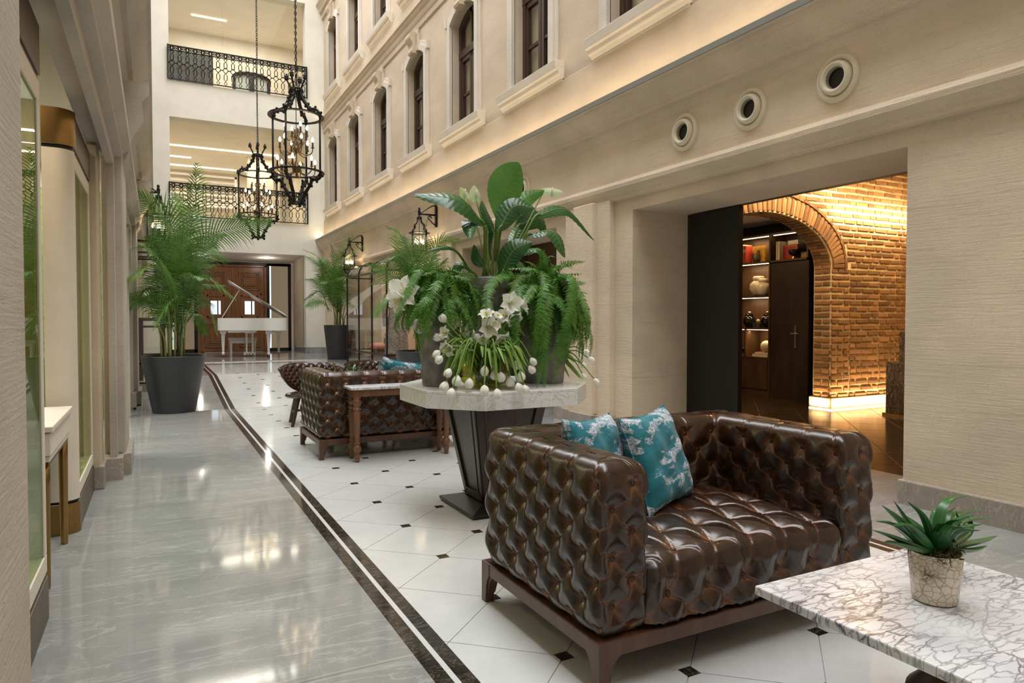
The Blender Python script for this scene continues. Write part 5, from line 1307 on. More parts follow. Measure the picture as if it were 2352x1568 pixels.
# each brick: (centre, size(len, depth, height), rotation about Y, parent, facing)
nbr = {'w': 0, 'a': 0}
rest = MB()
def brick(par, key, c, L, Hh, ry=0.0, rz=0.0):
    if nbr[key] >= 298:
        rest.box(c, (L, .03, Hh), rz=rz, ry=ry); return
    nbr[key] += 1
    o = bpy.data.objects.new('brick', protos[random.randrange(5)]); COL.objects.link(o); o.parent = par
    o.location = (c[0] + random.uniform(-.003, .003), c[1] + random.uniform(-.003, .004), c[2] + random.uniform(-.003, .003))
    o.rotation_euler = (random.uniform(-.03, .03), ry + random.uniform(-.025, .025), rz); o.scale = (L, .024, Hh)
course = .0795
bricks = []
ringout = lambda x, z: ((x - AX) / (AA + .23)) ** 2 + ((z - AZ) / (AB + .23)) ** 2
row = 0; z = .17
while z < 3.3:
    x = AX + AA + (.0 if row % 2 else -.0) + .004; k = row
    seq = [.215, .10, .215, .215, .10] if row % 2 else [.10, .215, .10, .215, .215]
    x0 = AX + AA if z < AZ else 5.2
    x = x0; i = 0
    while x < 9.5:
        L = seq[i % 5] * random.uniform(.93, 1.05); i += 1
        cx = x + L / 2
        if (z < AZ or ringout(cx, z) > 1.02) and cx > AX + AA + .03 or (z > AZ and ringout(cx, z) > 1.02 and z > AZ + .2):
            bricks.append((cx, z, L))
        x += L + .022
    z += course; row += 1
bricks.sort(key=lambda b: (b[0] > 8.95) + (b[0] < 6.9) * 1 + (b[1] > 3.0) * 1)
for cx, z, L in bricks: brick(wlib, 'w', (cx, BY - .002, z), L, .047)
arch = struct('trim_32', None)
n = 46
for i in range(n):
    a = pi * (i + .5) / n
    ex, ez = AX + (AA + .115) * cos(a), AZ + (AB + .115) * sin(a)
    nx, nz = cos(a) / AA, sin(a) / AB; l = hypot(nx, nz); nx /= l; nz /= l
    if a > 2.6: continue
    brick(arch, 'a', (ex, BY - .012, ez), .200, .046, ry=-math.atan2(nz, nx))
for i in range(22):   # thin hood course outside the ring
    a = pi * (i + .5) / 44
    brick(arch, 'a', (AX + (AA + .25) * cos(a), BY - .016, AZ + (AB + .25) * sin(a)), .035, .09, ry=-math.atan2(sin(a) / AB, cos(a) / AA))
z = .17; row = 0
while z < AZ:      # reveal of the pier
    if row % 2: brick(arch, 'a', (AX + AA - .002, BY + .13, z), .225, .047, rz=pi / 2 * -1)
    else:
        for y in (.07, .19): brick(arch, 'a', (AX + AA - .002, BY + y, z), .100, .047, rz=-pi / 2)
    z += course; row += 1
i = 0
for a in np.arange(.02, 2.3, .072):   # soffit of the arch
    x, zz = AX + AA * cos(a), AZ + AB * sin(a); nx, nz = cos(a) / AA, sin(a) / AB; l = hypot(nx, nz); nx /= l; nz /= l
    for y, L in ([(.13, .235)] if i % 2 else [(.07, .108), (.19, .108)]):
        o = bpy.data.objects.new('brick', protos[i % 5]); COL.objects.link(o); o.parent = arch; nbr['a'] += 1
        M = Matrix(((0, nx, 0), (1, 0, 0), (0, nz, 0)))  # columns: length along y, outward, height along tangent
        tx, tz = -nz, nx
        M = Matrix(((0, nx, tx), (1, 0, 0), (0, nz, tz)))
        o.matrix_local = Matrix.Translation((x, BY + y, zz)) @ M.to_4x4() @ Matrix.Diagonal((L, .024, .044, 1))
    i += 1
rest.build('brick_remainder', BRICK, wlib, kind='stuff')
m = MB(); m.bx(AX + AA - .03, 9.7, BY - .035, BY + .3, 0, .15); m.build('baseboard_library', plain('pale_rough_plinth', (.50, .44, .36), .9, var=.3, vs=14, bumpy=.6, bs=40), kind='structure', bevel=.01)
m = MB(); m.bx(AX + AA - .04, 9.6, BY - .055, BY - .037, .002, .012); m.bx(AX + AA - .05, AX + AA - .033, BY - .05, BY + .28, .002, .012)
tag(m.build('floor_light_strip', LEDW), 'glowing light strip along the foot of the brick pier', 'light strip')
area('brick_uplight', (8.4, 5.66, .04), (radians(180 - 14), 0, 0), 1.7, .05, 30, WARM)
area('brick_uplight', (7.50, 5.92, .04), (0, radians(180 + 14), 0), .05, .2, 6, WARM)
area('vault_strip', (8.5, 5.60, 2.50), (radians(90), 0, 0), 1.9, .04, 30, (1, .76, .44))
area('vault_strip', (6.5, 5.45, 2.85), (radians(60), 0, 0), 2.4, .05, 36, (1, .76, .44))
m = MB(); m.quad((4.86, -1, 3.4), (4.86, 5.79, 3.4), (9.7, 5.79, 3.4), (9.7, -1, 3.4)); m.build('ceiling_library', MORTAR, kind='structure')
m = MB(); m.quad((9.7, -1, 0), (9.7, -1, 3.4), (9.7, 9, 3.4), (9.7, 9, 0)); m.quad((4.86, -1, 0), (9.7, -1, 0), (9.7, -1, 3.4), (4.86, -1, 3.4)); m.quad((4.87, -1, 2.25), (4.87, -1, 3.4), (4.87, 9, 3.4), (4.87, 9, 2.25)); m.build('wall_library_far', MORTAR, kind='structure')
# inner room: ceiling, walls
m = MB(); m.quad((4.9, 6.05, 2.62), (4.9, 9, 2.62), (9.7, 9, 2.62), (9.7, 6.05, 2.62)); m.build('ceiling_study', CREAM, kind='structure')
m = MB(); m.quad((4.9, 9, 0), (9.7, 9, 0), (9.7, 9, 2.62), (4.9, 9, 2.62)); m.quad((8.5, 6.05, 0), (8.5, 9, 0), (8.5, 9, 2.62), (8.5, 6.05, 2.62)); m.build('wall_study', WENGE, kind='structure')
area('study_light', (6.9, 7.4, 2.58), (0, 0, 0), .8, 1.2, 22, WARM)
t = thing('recessed_downlight', 'small downlight in the study ceiling beside the brick arch', 'downlight', (6.75, 7.35, 2.615))
m = MB(); m.ring((0, 0, 0), .04, .055, -.01, .003, 20); m.build('trim_ring', LACQ, t)
m = MB(); m.lathe([(.001, -.004), (.041, -.004), (.041, 0)], 16); m.build('lens', SPOT, t)
# bookcase (front plane x = 8.05, facing -X)
t = thing('bookcase', 'smoked oak bookcase with lit shelves beyond the brick arch', 'bookcase', (8.05, 7.2, 0)); D = .32
m = MB(); m.bx(D - .02, D, -.68, 1.1, .0, 2.40); m.build('back_panel', SHELFWOOD, t)
for y, z0, z1 in ((-.02, 0, 2.40), (.78, 0, 2.40), (-.68, 1.98, 2.40), (.44, .57, 1.0)):
    m = MB(); m.bx(0, D, y, y + .025, z0, z1); m.build('upright', SHELFWOOD, t)
for z, y0 in ((.555, 0), (.995, 0), (1.475, 0), (1.985, -.68), (2.385, -.68)):
    m = MB(); m.bx(0, D, y0, .80, z, z + .028); m.build('shelf', SHELFWOOD, t)
    if z > .6: 
        m = MB(); m.bx(.03, .05, max(y0, 0) + .03, .77, z - .008, z); m.build('shelf_light', LEDW, t)
m = MB(); m.bx(.03, .05, -.63, -.05, 2.377, 2.385); m.build('shelf_light', LEDW, t)
for y0, y1 in ((.02, .40), (.405, .78)):
    m = MB(); m.bx(-.004, .018, y0, y1, .10, .55); m.build('cupboard_door', SHELFWOOD, t, bevel=.002)
m = MB(); m.bx(.01, D, 0, .8, 0, .095); m.build('toe_kick', SHELFWOOD, t)
for z, p in ((.97, 3.4), (1.45, 3.4), (1.96, 4), (2.36, 3.4)): area('shelf_lamp', (8.13, 7.6, z), (0, radians(-12), 0), .03, .7, p, WARM)
d = struct('door_3')
m = MB(); m.bx(8.06, 8.10, 6.50, 7.17, .0, 1.97); m.build('door_leaf', WENGE, d); 
m = MB(); m.bx(8.045, 8.06, 6.50, 6.83, .0, 1.97); m.build('door_leaf', WENGE, d)
m = MB(); m.bx(8.02, 8.045, 6.685, 6.715, .74, 1.06); m.tube([(8.0, 6.64, .945), (8.0, 6.76, .945)], .011, 8); m.build('door_handle', STEEL, d)
# things on the shelves; helper places along Y from the right end
def book(y, z, th, h, dep, c, lab, lie=False, x=8.07):
    o = thing('book', lab, 'book', (x, y, z))
    cm = plain('book_cloth', c, .6); pg = IVORY
    if not lie:
        m = MB(); m.bx(0, .008 * 0 + dep, -th / 2, -th / 2 + .003, 0, h); m.bx(0, dep, th / 2 - .003, th / 2, 0, h); m.bx(-.003, .004, -th / 2, th / 2, 0, h); m.build('cover', cm, o)
        m = MB(); m.bx(.004, dep - .006, -th / 2 + .003, th / 2 - .003, .005, h - .005); m.build('pages', pg, o)
        m = MB(); m.bx(-.0042, -.003, -th * .35, th * .35, h * .60, h * .82); m.build('spine_label', plain('spine_gilt', (.5, .40, .22), .5), o)
    else:
        m = MB(); m.bx(-.003, h, -dep / 2, dep / 2, 0, .003); m.bx(-.003, h, -dep / 2, dep / 2, th - .003, th); m.bx(h - .003, h, -dep / 2, dep / 2, 0, th); m.build('cover', cm, o)
        m = MB(); m.bx(0, h - .003, -dep / 2 + .004, dep / 2 - .004, .003, th - .003); m.build('pages', pg, o)
    return o
zt = 2.013
for y, th, h, c, lab in ((7.80, .022, .27, (.55, .45, .28), 'pale tan book spine, first on the top shelf'), (7.773, .02, .28, (.35, .30, .22), 'grey brown book next to the pale one on the top shelf'), (7.745, .028, .29, (.62, .52, .36), 'cream and yellow spined book on the top shelf'), (7.71, .022, .27, (.36, .035, .02), 'dark red book spine beside another red one'), (7.68, .022, .265, (.42, .05, .03), 'bright red book spine leaning next to the gold cover')):
    book(y, zt, th, h, .2, c, lab)
o = thing('book', 'gold covered book displayed face out on the top shelf', 'book', (8.14, 7.48, zt))
m = MB(); m.bx(0, .03, -.12, .12, 0, .25); m.build('cover', plain('gold_cover', (.55, .30, .035), .4, var=.4, vs=14), o)
m = MB(); m.ball((-.002, 0, .15), (.006, .035, .05), 12, 8); m.build('dark_medallion', plain('cover_print', (.09, .035, .015), .5), o)
o = thing('vase', 'small dark bronze vase in front of the gold book', 'vase', (8.10, 7.49, zt)); m = MB(); m.lathe([(.035, 0), (.055, .03), (.06, .09), (.05, .125), (.053, .135)], 20); m.build('body', BRONZEDK, o, smooth=True)
for y, c, lab in ((7.075, (.40, .33, .22), 'brown book spine at the left of the cabinet above the door'), (7.04, (.60, .52, .38), 'cream book spine above the dark door')): book(y, zt, .03, .27, .2, c, lab)
o = book(6.90, zt, .03, .28, .02, (.62, .54, .46), 'white book standing face out above the door', x=8.2); 
for ch in o.children: ch.scale = (1, 6, 1)
o = thing('book', 'red book with thin gilt border above the door', 'book', (8.14, 6.90, zt)); m = MB(); m.bx(0, .03, -.13, .13, 0, .21); m.build('cover', plain('red_cloth', (.33, .018, .014), .45), o)
m = MB()
for q in ((-.115, -.11, .015, .195), (.11, .115, .015, .195), (-.115, .115, .015, .02), (-.115, .115, .19, .195)): m.bx(-.002, 0, *q)
m.build('gilt_border', GOLD, o)
def bowl(y, z, lab, x=8.10, foot=True):
    o = thing('bowl', lab, 'bowl', (x, y, z)); m = MB(); m.lathe([(.02, .045), (.055, .06), (.075, .095), (.078, .13), (.072, .13), (.06, .07), (.001, .06)], 24, cap=False); m.build('cup', BLACKST, o, smooth=True)
    m = MB(); m.lathe([(.032, 0), (.034, .005), (.018, .03), (.02, .05)], 16); m.build('gold_foot', GOLD, o, smooth=True)
bowl(6.80, zt, 'black bowl on a gold foot in front of the red book')
o = thing('box', 'small gilt box at the right end of the top shelf', 'box', (8.12, 6.62, zt)); m = MB(); m.bx(0, .1, -.06, .08, 0, .07); m.build('box_body', BRASS, o, bevel=.004)
m = MB(); m.bx(-.004, .104, -.064, .084, .07, .085); m.build('box_lid', BRONZEDK, o, bevel=.003)
JAR = plain('glazed_pale_jar', (.56, .48, .36), .25, var=.25, vs=30); JAR2 = plain('glazed_ivory_jar', (.68, .60, .46), .2, var=.05)
for y, lab, mt, k in ((7.53, 'tall patterned pale ginger jar on the second shelf', JAR, 1.0), (7.37, 'plain ivory jar in front of the patterned one', JAR2, .84)):
    o = thing('ginger_jar', lab, 'jar', (8.12 + (.08 if k == 1 else 0), y, 1.503)); m = MB(); m.lathe([(.06 * k, 0), (.10 * k, .04 * k), (.135 * k, .12 * k), (.125 * k, .19 * k), (.075 * k, .235 * k), (.07 * k, .245 * k)], 28); m.build('body', mt, o, smooth=True)
    m = MB(); m.lathe([(.08 * k, .245 * k), (.085 * k, .25 * k), (.085 * k, .29 * k), (.07 * k, .305 * k), (.001, .31 * k)], 24); m.build('jar_lid', mt, o, auto=50)
BJ = plain('black_glaze', (.010, .009, .010), .08)
for y, lab in ((7.65, 'black glazed jar with pale knob on the third shelf'), (7.30, 'black glazed jar at the right end of the third shelf')):
    o = thing('ginger_jar', lab, 'jar', (8.14, y, 1.023)); m = MB(); m.lathe([(.05, 0), (.085, .04), (.10, .10), (.085, .16), (.055, .18)], 26); m.build('body', BJ, o, smooth=True)
    m = MB(); m.lathe([(.06, .18), (.062, .20), (.04, .215), (.001, .22)], 20); m.build('jar_lid', BJ, o, auto=50)
    m = MB(); m.ball((0, 0, .232), (.022, .022, .016), 10, 6); m.build('knob', JAR2, o, smooth=True)
for y, lab in ((7.52, 'dark small box on the third shelf between the black jars'), (7.45, 'grey brown small box beside the dark one on the third shelf')):
    o = thing('box', lab, 'box', (8.10, y, 1.023)); m = MB(); m.bx(0, .12, -.03, .03, 0, .055); m.build('box_body', BRONZEDK, o, bevel=.004); m = MB(); m.bx(-.003, .123, -.033, .033, .055, .068); m.build('box_lid', BRONZEDK, o, bevel=.003)
o = thing('stone_ball', 'small tan stone ball resting on the two boxes', 'ornament', (8.15, 7.485, 1.091)); m = MB(); m.ball((0, 0, .03), .033, 16, 10); m.build('ball', plain('tan_stone', (.48, .36, .2), .7, var=.3), o, smooth=True)
bowl(7.72, .583, 'black bowl on a gold foot on the lowest shelf', x=8.13)
book(7.38, .583, .045, .2, .30, (.62, .42, .12), 'thick ochre book lying flat on the lowest shelf', True, x=8.07); book(7.36, .628, .025, .18, .26, (.55, .30, .26), 'thin pink book lying on the ochre one', True, x=8.08)
o = thing('stone_ball', 'large pale carved ball resting on the stacked books', 'ornament', (8.17, 7.34, .653)); m = MB(); m.ball((0, 0, .088), .09, 20, 12); m.build('ball', JAR2, o, smooth=True)
# veined marble hearth at the right edge of the doorway
t = thing('marble_hearth', 'dark veined marble hearth block with gilt base at the right of the brick wall', 'fireplace', (7.78, 4.2, 0))
m = MB(); m.bx(0, .5, 0, .98, .03, .64); m.build('low_block', DARKM, t, bevel=.006)
m = MB(); m.bx(.03, .5, 0, .84, .64, 1.0); m.build('upper_slab', DARKM, t, bevel=.006)
m = MB(); m.bx(-.03, .5, 0, 1.0, 0, .03); m.build('gilt_base', GOLD, t)
# plant skeletons, metres
PALM_A = [[(0.007, 0.0, 1.653), (-0.002, -0.1, 2.288), (-0.438, -0.2, 2.701)], [(0.026, 0.0, 1.6), (-0.074, 0.05, 2.086), (-0.533, 0.1, 1.988)], [(-0.005, 0.0, 1.383), (-0.22, -0.15, 1.797), (-0.52, -0.3, 1.562)], [(-0.011, 0.0, 1.329), (-0.272, 0.1, 1.543), (-0.514, 0.2, 1.209)], [(0.136, 0.0, 1.33), (0.201, 0.05, 2.1), (0.294, 0.1, 3.169)], [(0.115, 0.0, 1.656), (0.366, -0.05, 2.181), (1.188, -0.1, 2.431)], [(0.136, 0.0, 1.385), (0.372, 0.1, 1.947), (0.702, 0.2, 1.912)], [(0.159, 0.0, 1.221), (0.358, -0.1, 1.658), (0.727, -0.2, 1.387)], [(0.158, 0.0, 1.112), (0.352, -0.15, 1.384), (0.486, -0.3, 0.94)], [(0.065, 0.0, 1.601), (0.027, 0.2, 2.106), (-0.163, 0.4, 2.616)], [(0.039, 0.0, 1.438), (-0.127, -0.2, 1.849), (-0.329, -0.4, 2.029)], [(0.076, 0.0, 1.655), (0.181, 0.25, 2.342), (0.041, 0.5, 2.816)], [(0.112, 0.0, 1.384), (0.278, 0.25, 1.899), (0.559, 0.5, 2.162)], [(0.085, 0.0, 1.221), (0.246, 0.2, 1.559), (0.653, 0.4, 1.605)], [(0.037, 0.0, 1.221), (-0.153, 0.25, 1.442), (-0.4, 0.5, 1.39)], [(0.052, 0.0, 1.329), (-0.053, 0.15, 1.66), (-0.32, 0.3, 1.66)], [(0.1, 0.0, 1.221), (0.203, -0.25, 1.646), (0.334, -0.5, 1.636)], [(0.072, 0.0, 1.329), (0.087, -0.2, 1.858), (0.108, -0.4, 2.259)], [(0.024, 0.0, 1.383), (-0.077, -0.05, 1.916), (-0.215, -0.1, 2.275)], [(0.06, 0.0, 1.166), (-0.015, -0.25, 1.377), (-0.229, -0.5, 1.013)], [(0.133, 0.0, 1.112), (0.271, 0.25, 1.223), (0.385, 0.5, 0.935)], [(0.089, 0.0, 1.547), (0.231, 0.3, 2.126), (0.677, 0.6, 2.296)], [(0.051, 0.0, 1.221), (-0.037, -0.3, 1.584), (-0.13, -0.6, 1.819)]]
PALM_B = [[(-0.228, 0.0, 1.359), (-0.42, 0.0, 2.257), (-0.817, 0.0, 2.537)], [(-0.199, 0.0, 1.258), (-0.34, 0.15, 2.12), (-0.704, 0.3, 2.389)], [(-0.229, 0.0, 1.157), (-0.504, -0.15, 1.748), (-0.84, -0.3, 1.83)], [(-0.23, 0.0, 1.107), (-0.404, 0.1, 1.561), (-0.76, 0.2, 1.357)], [(-0.18, 0.0, 1.107), (-0.458, -0.15, 1.352), (-0.826, -0.3, 1.198)], [(-0.077, 0.0, 1.361), (0.081, 0.0, 2.378), (0.36, 0.0, 2.951)], [(-0.057, 0.0, 1.361), (0.207, 0.1, 2.289), (0.684, 0.2, 2.732)], [(-0.128, 0.0, 1.36), (-0.088, 0.15, 2.179), (-0.101, 0.3, 2.702)], [(-0.028, 0.0, 1.158), (0.104, -0.1, 1.866), (0.333, -0.2, 1.867)], [(-0.029, 0.0, 1.108), (0.267, 0.15, 1.678), (0.64, 0.3, 1.377)], [(-0.079, 0.0, 1.107), (0.065, -0.25, 1.557), (0.101, -0.5, 1.252)], [(-0.159, 0.0, 1.259), (-0.218, 0.25, 2.08), (-0.314, 0.5, 2.402)], [(-0.098, 0.0, 1.259), (-0.07, -0.2, 2.056), (0.034, -0.4, 2.492)], [(-0.129, 0.0, 1.158), (-0.281, -0.25, 1.749), (-0.529, -0.5, 1.731)], [(-0.058, 0.0, 1.209), (0.138, 0.25, 1.885), (0.358, 0.5, 2.22)]]
PALM_C_X = 3.39
PALM_C = [[(-0.063, 0.0, 1.106), (-0.241, 0.0, 1.971), (-0.633, 0.0, 1.955)], [(-0.049, 0.0, 1.106), (-0.189, 0.15, 2.234), (-0.464, 0.3, 2.516)], [(-0.036, 0.0, 1.169), (-0.013, 0.0, 2.104), (0.121, 0.0, 2.641)], [(-0.016, 0.0, 1.169), (0.181, -0.1, 2.166), (0.545, -0.2, 2.312)], [(-0.082, 0.0, 1.075), (-0.322, 0.15, 1.668), (-0.66, 0.3, 1.666)], [(-0.082, 0.0, 1.044), (-0.482, -0.15, 1.469), (-0.786, -0.3, 1.168)], [(0.003, 0.0, 1.106), (0.277, 0.15, 1.746), (0.76, 0.3, 1.9)], [(-0.063, 0.0, 1.106), (-0.239, 0.2, 2.048), (-0.27, 0.4, 2.509)], [(-0.01, 0.0, 1.106), (0.194, 0.2, 1.939), (0.517, 0.4, 2.492)], [(-0.05, 0.0, 1.075), (-0.191, 0.25, 1.739), (-0.409, 0.5, 1.426)], [(0.003, 0.0, 1.044), (0.256, 0.1, 1.424), (0.644, 0.2, 1.366)], [(-0.049, 0.0, 1.169), (-0.214, -0.2, 1.957), (-0.406, -0.4, 2.287)], [(-0.01, 0.0, 1.106), (0.075, -0.2, 1.722), (0.259, -0.4, 2.021)], [(-0.076, 0.0, 1.075), (-0.434, -0.1, 1.714), (-0.849, -0.2, 1.902)], [(-0.036, 0.0, 1.106), (0.009, 0.25, 1.744), (-0.038, 0.5, 2.016)]]
LILY = [((1.916, 3.86, 1.427), (1.907, 3.86, 1.773), (1.962, 3.86, 1.955), (2.068, 3.86, 2.149), 0.3, 1, (0, -1, 0)), ((1.822, 3.86, 1.424), (1.751, 3.71, 1.718), (1.556, 3.66, 1.837), (1.322, 3.76, 1.868), 0.185, 0, (0.25, -0.75, 0.6)), ((1.846, 3.86, 1.425), (1.84, 3.86, 1.715), (1.666, 3.71, 1.73), (1.613, 3.61, 1.614), 0.12, 0, (-0.2, -0.6, 0.8)), ((1.984, 3.86, 1.429), (2.183, 3.86, 1.811), (2.453, 3.91, 1.883), (2.72, 3.96, 1.696), 0.12, 0, (0.1, -0.7, 0.7)), ((1.937, 3.86, 1.428), (1.944, 3.86, 1.735), (2.148, 3.96, 1.93), (2.342, 4.01, 2.024), 0.135, 1, (-0.3, -0.8, 0.3)), ((1.968, 3.86, 1.428), (2.132, 3.86, 1.691), (2.249, 3.74, 1.706), (2.29, 3.66, 1.536), 0.17, 0, (0.2, -0.6, 0.8)), ((1.931, 3.86, 1.427), (1.912, 3.81, 1.424), (1.978, 3.76, 1.577), (2.097, 3.74, 1.632), 0.15, 0, (-0.3, -0.9, 0.2)), ((1.771, 3.86, 1.401), (1.688, 3.76, 1.441), (1.549, 3.71, 1.565), (1.355, 3.66, 1.532), 0.055, 0, (0, -0.6, 0.8)), ((1.822, 3.86, 1.424), (1.846, 3.91, 1.483), (1.794, 3.91, 1.541), (1.751, 3.86, 1.61), 0.1, 0, (0.3, -0.9, 0.1)), ((1.999, 3.86, 1.429), (2.035, 3.81, 1.556), (2.139, 3.76, 1.593), (2.218, 3.71, 1.515), 0.1, 0, (0.2, -0.5, 0.8)), ((1.953, 3.86, 1.428), (2.115, 3.96, 1.757), (2.32, 4.06, 1.841), (2.429, 4.11, 1.735), 0.16, 0, (0.2, -0.8, 0.3)), ((1.931, 3.86, 1.427), (1.897, 3.81, 1.699), (2.004, 3.81, 1.855), (2.138, 3.78, 1.853), 0.15, 0, (-0.2, -0.9, 0.3)), ((1.891, 3.86, 1.426), (1.941, 3.96, 1.691), (1.912, 4.01, 1.821), (1.904, 4.06, 1.926), 0.12, 0, (0.3, -0.7, -0.2)), ((1.943, 3.86, 1.428), (2.019, 3.96, 1.526), (2.089, 3.91, 1.525), (2.086, 3.76, 1.404), 0.1, 0, (0.2, -0.6, 0.8)), ((1.861, 3.86, 1.425), (1.925, 3.96, 1.522), (1.934, 4.01, 1.639), (1.965, 4.01, 1.754), 0.1, 0, (0.5, -0.8, 0.1)), ((1.81, 3.86, 1.424), (1.802, 3.96, 1.44), (1.712, 3.96, 1.5), (1.638, 3.96, 1.403), 0.09, 0, (0, -0.5, 0.8)), ((1.943, 3.86, 1.422), (2.077, 4.01, 1.647), (2.185, 4.06, 1.774), (2.219, 4.06, 1.922), 0.11, 1, (-0.6, -0.6, 0.2))]
SPATHES = [((1.87, 3.86, 1.431), (1.818, 3.96, 1.898), (1.803, 3.96, 1.99)), ((1.937, 3.86, 1.433), (2.335, 4.01, 2.012), (2.48, 4.01, 2.021)), ((1.846, 3.86, 1.43), (1.802, 4.06, 1.932), (1.75, 4.06, 1.992))]
POT_C = [(1.907, 3.86, 1.416), (1.742, 3.86, 1.411), (2.078, 3.86, 1.421), (1.792, 3.86, 1.266)]
TULIPS = [(1.434, 3.624, 1.04), (1.479, 3.63, 1.039), (1.457, 3.605, 0.998), (1.387, 3.53, 0.968), (1.389, 3.501, 0.939), (1.451, 3.596, 1.142), (1.544, 3.67, 1.103), (1.562, 3.654, 1.119), (1.592, 3.634, 1.09), (1.609, 3.633, 1.06), (1.614, 3.622, 1.035), (1.653, 3.637, 1.037), (1.59, 3.646, 1.012), (1.771, 3.589, 0.977), (1.764, 3.529, 0.935), (1.844, 3.478, 0.899), (1.995, 3.56, 0.909), (1.948, 3.493, 0.87), (1.658, 3.509, 0.874), (1.716, 3.502, 0.848), (1.747, 3.48, 0.837), (1.886, 3.5, 0.835), (1.779, 3.43, 0.811), (1.836, 3.435, 0.775), (1.859, 3.398, 0.766), (1.622, 3.435, 0.771), (1.689, 3.414, 0.75), (1.517, 3.401, 0.817), (1.417, 3.45, 0.871), (1.374, 3.396, 0.807), (1.421, 3.423, 0.765), (1.463, 3.441, 0.831)]
AMARYL = [(1.867, 3.58, 1.247, 0.056), (1.958, 3.58, 1.232, 0.045), (1.887, 3.58, 1.15, 0.045), (1.82, 3.58, 1.173, 0.038), (1.704, 3.58, 1.182, 0.04), (1.724, 3.58, 1.105, 0.054), (1.759, 3.58, 1.132, 0.043), (1.8, 3.58, 1.027, 0.052), (1.679, 3.58, 1.033, 0.033), (1.779, 3.58, 1.173, 0.028), (1.475, 3.66, 1.074, 0.033), (1.494, 3.66, 0.98, 0.043)]
AMARYL2 = [(1.256, 3.75, 1.302, 0.09), (1.212, 3.72, 1.256, 0.07), (1.35, 3.7, 1.12, 0.055)]
TULIPS2 = [(2.489, 3.75, 0.944), (2.53, 3.75, 0.895), (2.472, 3.75, 0.865), (2.487, 3.62, 0.768), (2.417, 3.65, 0.802)]
FERN_L = [(1.162, 3.62, 1.145), (1.222, 3.75, 1.232), (1.282, 3.75, 1.32), (1.348, 3.75, 1.384), (1.455, 3.75, 1.417), (1.565, 3.75, 1.39), (1.706, 3.75, 1.315), (1.793, 3.75, 1.264), (1.774, 3.62, 1.183), (1.224, 3.62, 1.085), (1.262, 3.62, 1.036), (1.313, 3.62, 0.987), (1.377, 3.62, 1.01), (1.456, 3.62, 1.009), (1.537, 3.62, 0.982), (1.619, 3.62, 1.019), (1.689, 3.62, 1.081), (1.731, 3.62, 1.119), (1.414, 3.75, 1.36), (1.621, 3.75, 1.365), (1.537, 3.75, 1.312), (1.455, 3.75, 1.259)]
FERN_R = [(1.923, 3.6, 1.392), (1.967, 3.6, 1.497), (2.012, 3.6, 1.564), (2.088, 3.6, 1.502), (2.181, 3.6, 1.532), (2.259, 3.6, 1.482), (2.404, 3.6, 1.514), (2.356, 3.6, 1.403), (2.438, 3.6, 1.31), (2.405, 3.6, 1.241), (2.332, 3.42, 1.132), (2.301, 3.42, 1.027), (2.317, 3.42, 0.922), (2.255, 3.42, 0.976), (2.178, 3.42, 1.003), (2.117, 3.42, 0.902), (2.058, 3.42, 0.776), (1.999, 3.42, 0.715), (1.955, 3.42, 0.755), (1.898, 3.42, 0.808), (1.841, 3.42, 0.91), (1.813, 3.42, 1.009), (1.785, 3.42, 1.133), (1.894, 3.6, 1.236), (1.97, 3.42, 0.83), (2.028, 3.42, 0.879), (1.926, 3.42, 0.932), (2.147, 3.42, 1.081), (2.208, 3.42, 1.119), (1.869, 3.42, 1.058)]
ALOE_L = [[(-0.034, 0.0, 0.14), (-0.078, 0.013, 0.191), (-0.135, 0.025, 0.267)], [(-0.052, 0.0, 0.138), (-0.174, -0.02, 0.229), (-0.279, -0.04, 0.29)], [(-0.056, 0.0, 0.132), (-0.158, 0.001, 0.211), (-0.241, 0.001, 0.237)], [(-0.061, 0.0, 0.125), (-0.193, -0.011, 0.193), (-0.292, -0.023, 0.23)], [(-0.061, 0.0, 0.12), (-0.181, -0.015, 0.176), (-0.254, -0.03, 0.196)], [(-0.016, 0.0, 0.146), (-0.04, 0.009, 0.214), (-0.094, 0.017, 0.263)], [(-0.006, 0.0, 0.145), (0.053, 0.008, 0.236), (0.18, 0.017, 0.245)], [(-0.015, 0.0, 0.135), (0.061, 0.04, 0.181), (0.126, 0.081, 0.199)], [(0.022, 0.0, 0.14), (0.11, 0.018, 0.191), (0.275, 0.036, 0.186)], [(0.031, 0.0, 0.136), (0.195, 0.043, 0.161), (0.441, 0.086, 0.129)], [(0.08, 0.0, 0.114), (0.214, 0.036, 0.13), (0.28, 0.071, 0.167)], [(0.1, 0.0, 0.107), (0.293, 0.049, 0.09), (0.483, 0.098, 0.067)], [(0.08, 0.0, 0.097), (0.191, 0.017, 0.091), (0.304, 0.034, 0.083)], [(-0.034, 0.0, 0.132), (-0.161, -0.034, 0.22), (-0.28, -0.067, 0.25)], [(0.003, 0.0, 0.132), (0.083, 0.036, 0.161), (0.165, 0.072, 0.167)], [(0.06, 0.0, 0.121), (0.141, 0.046, 0.15), (0.205, 0.093, 0.159)], [(0.004, 0.0, 0.12), (-0.005, 0.04, 0.173), (-0.007, 0.081, 0.202)], [(0.061, 0.0, 0.111), (0.11, 0.007, 0.165), (0.113, 0.014, 0.213)], [(-0.015, 0.0, 0.118), (-0.054, 0.021, 0.146), (-0.093, 0.043, 0.188)], [(0.023, 0.0, 0.112), (0.009, -0.029, 0.156), (-0.013, -0.058, 0.168)], [(-0.034, 0.0, 0.126), (-0.081, 0.033, 0.174), (-0.093, 0.066, 0.201)], [(0.041, 0.0, 0.117), (0.063, 0.007, 0.16), (0.134, 0.015, 0.189)]]
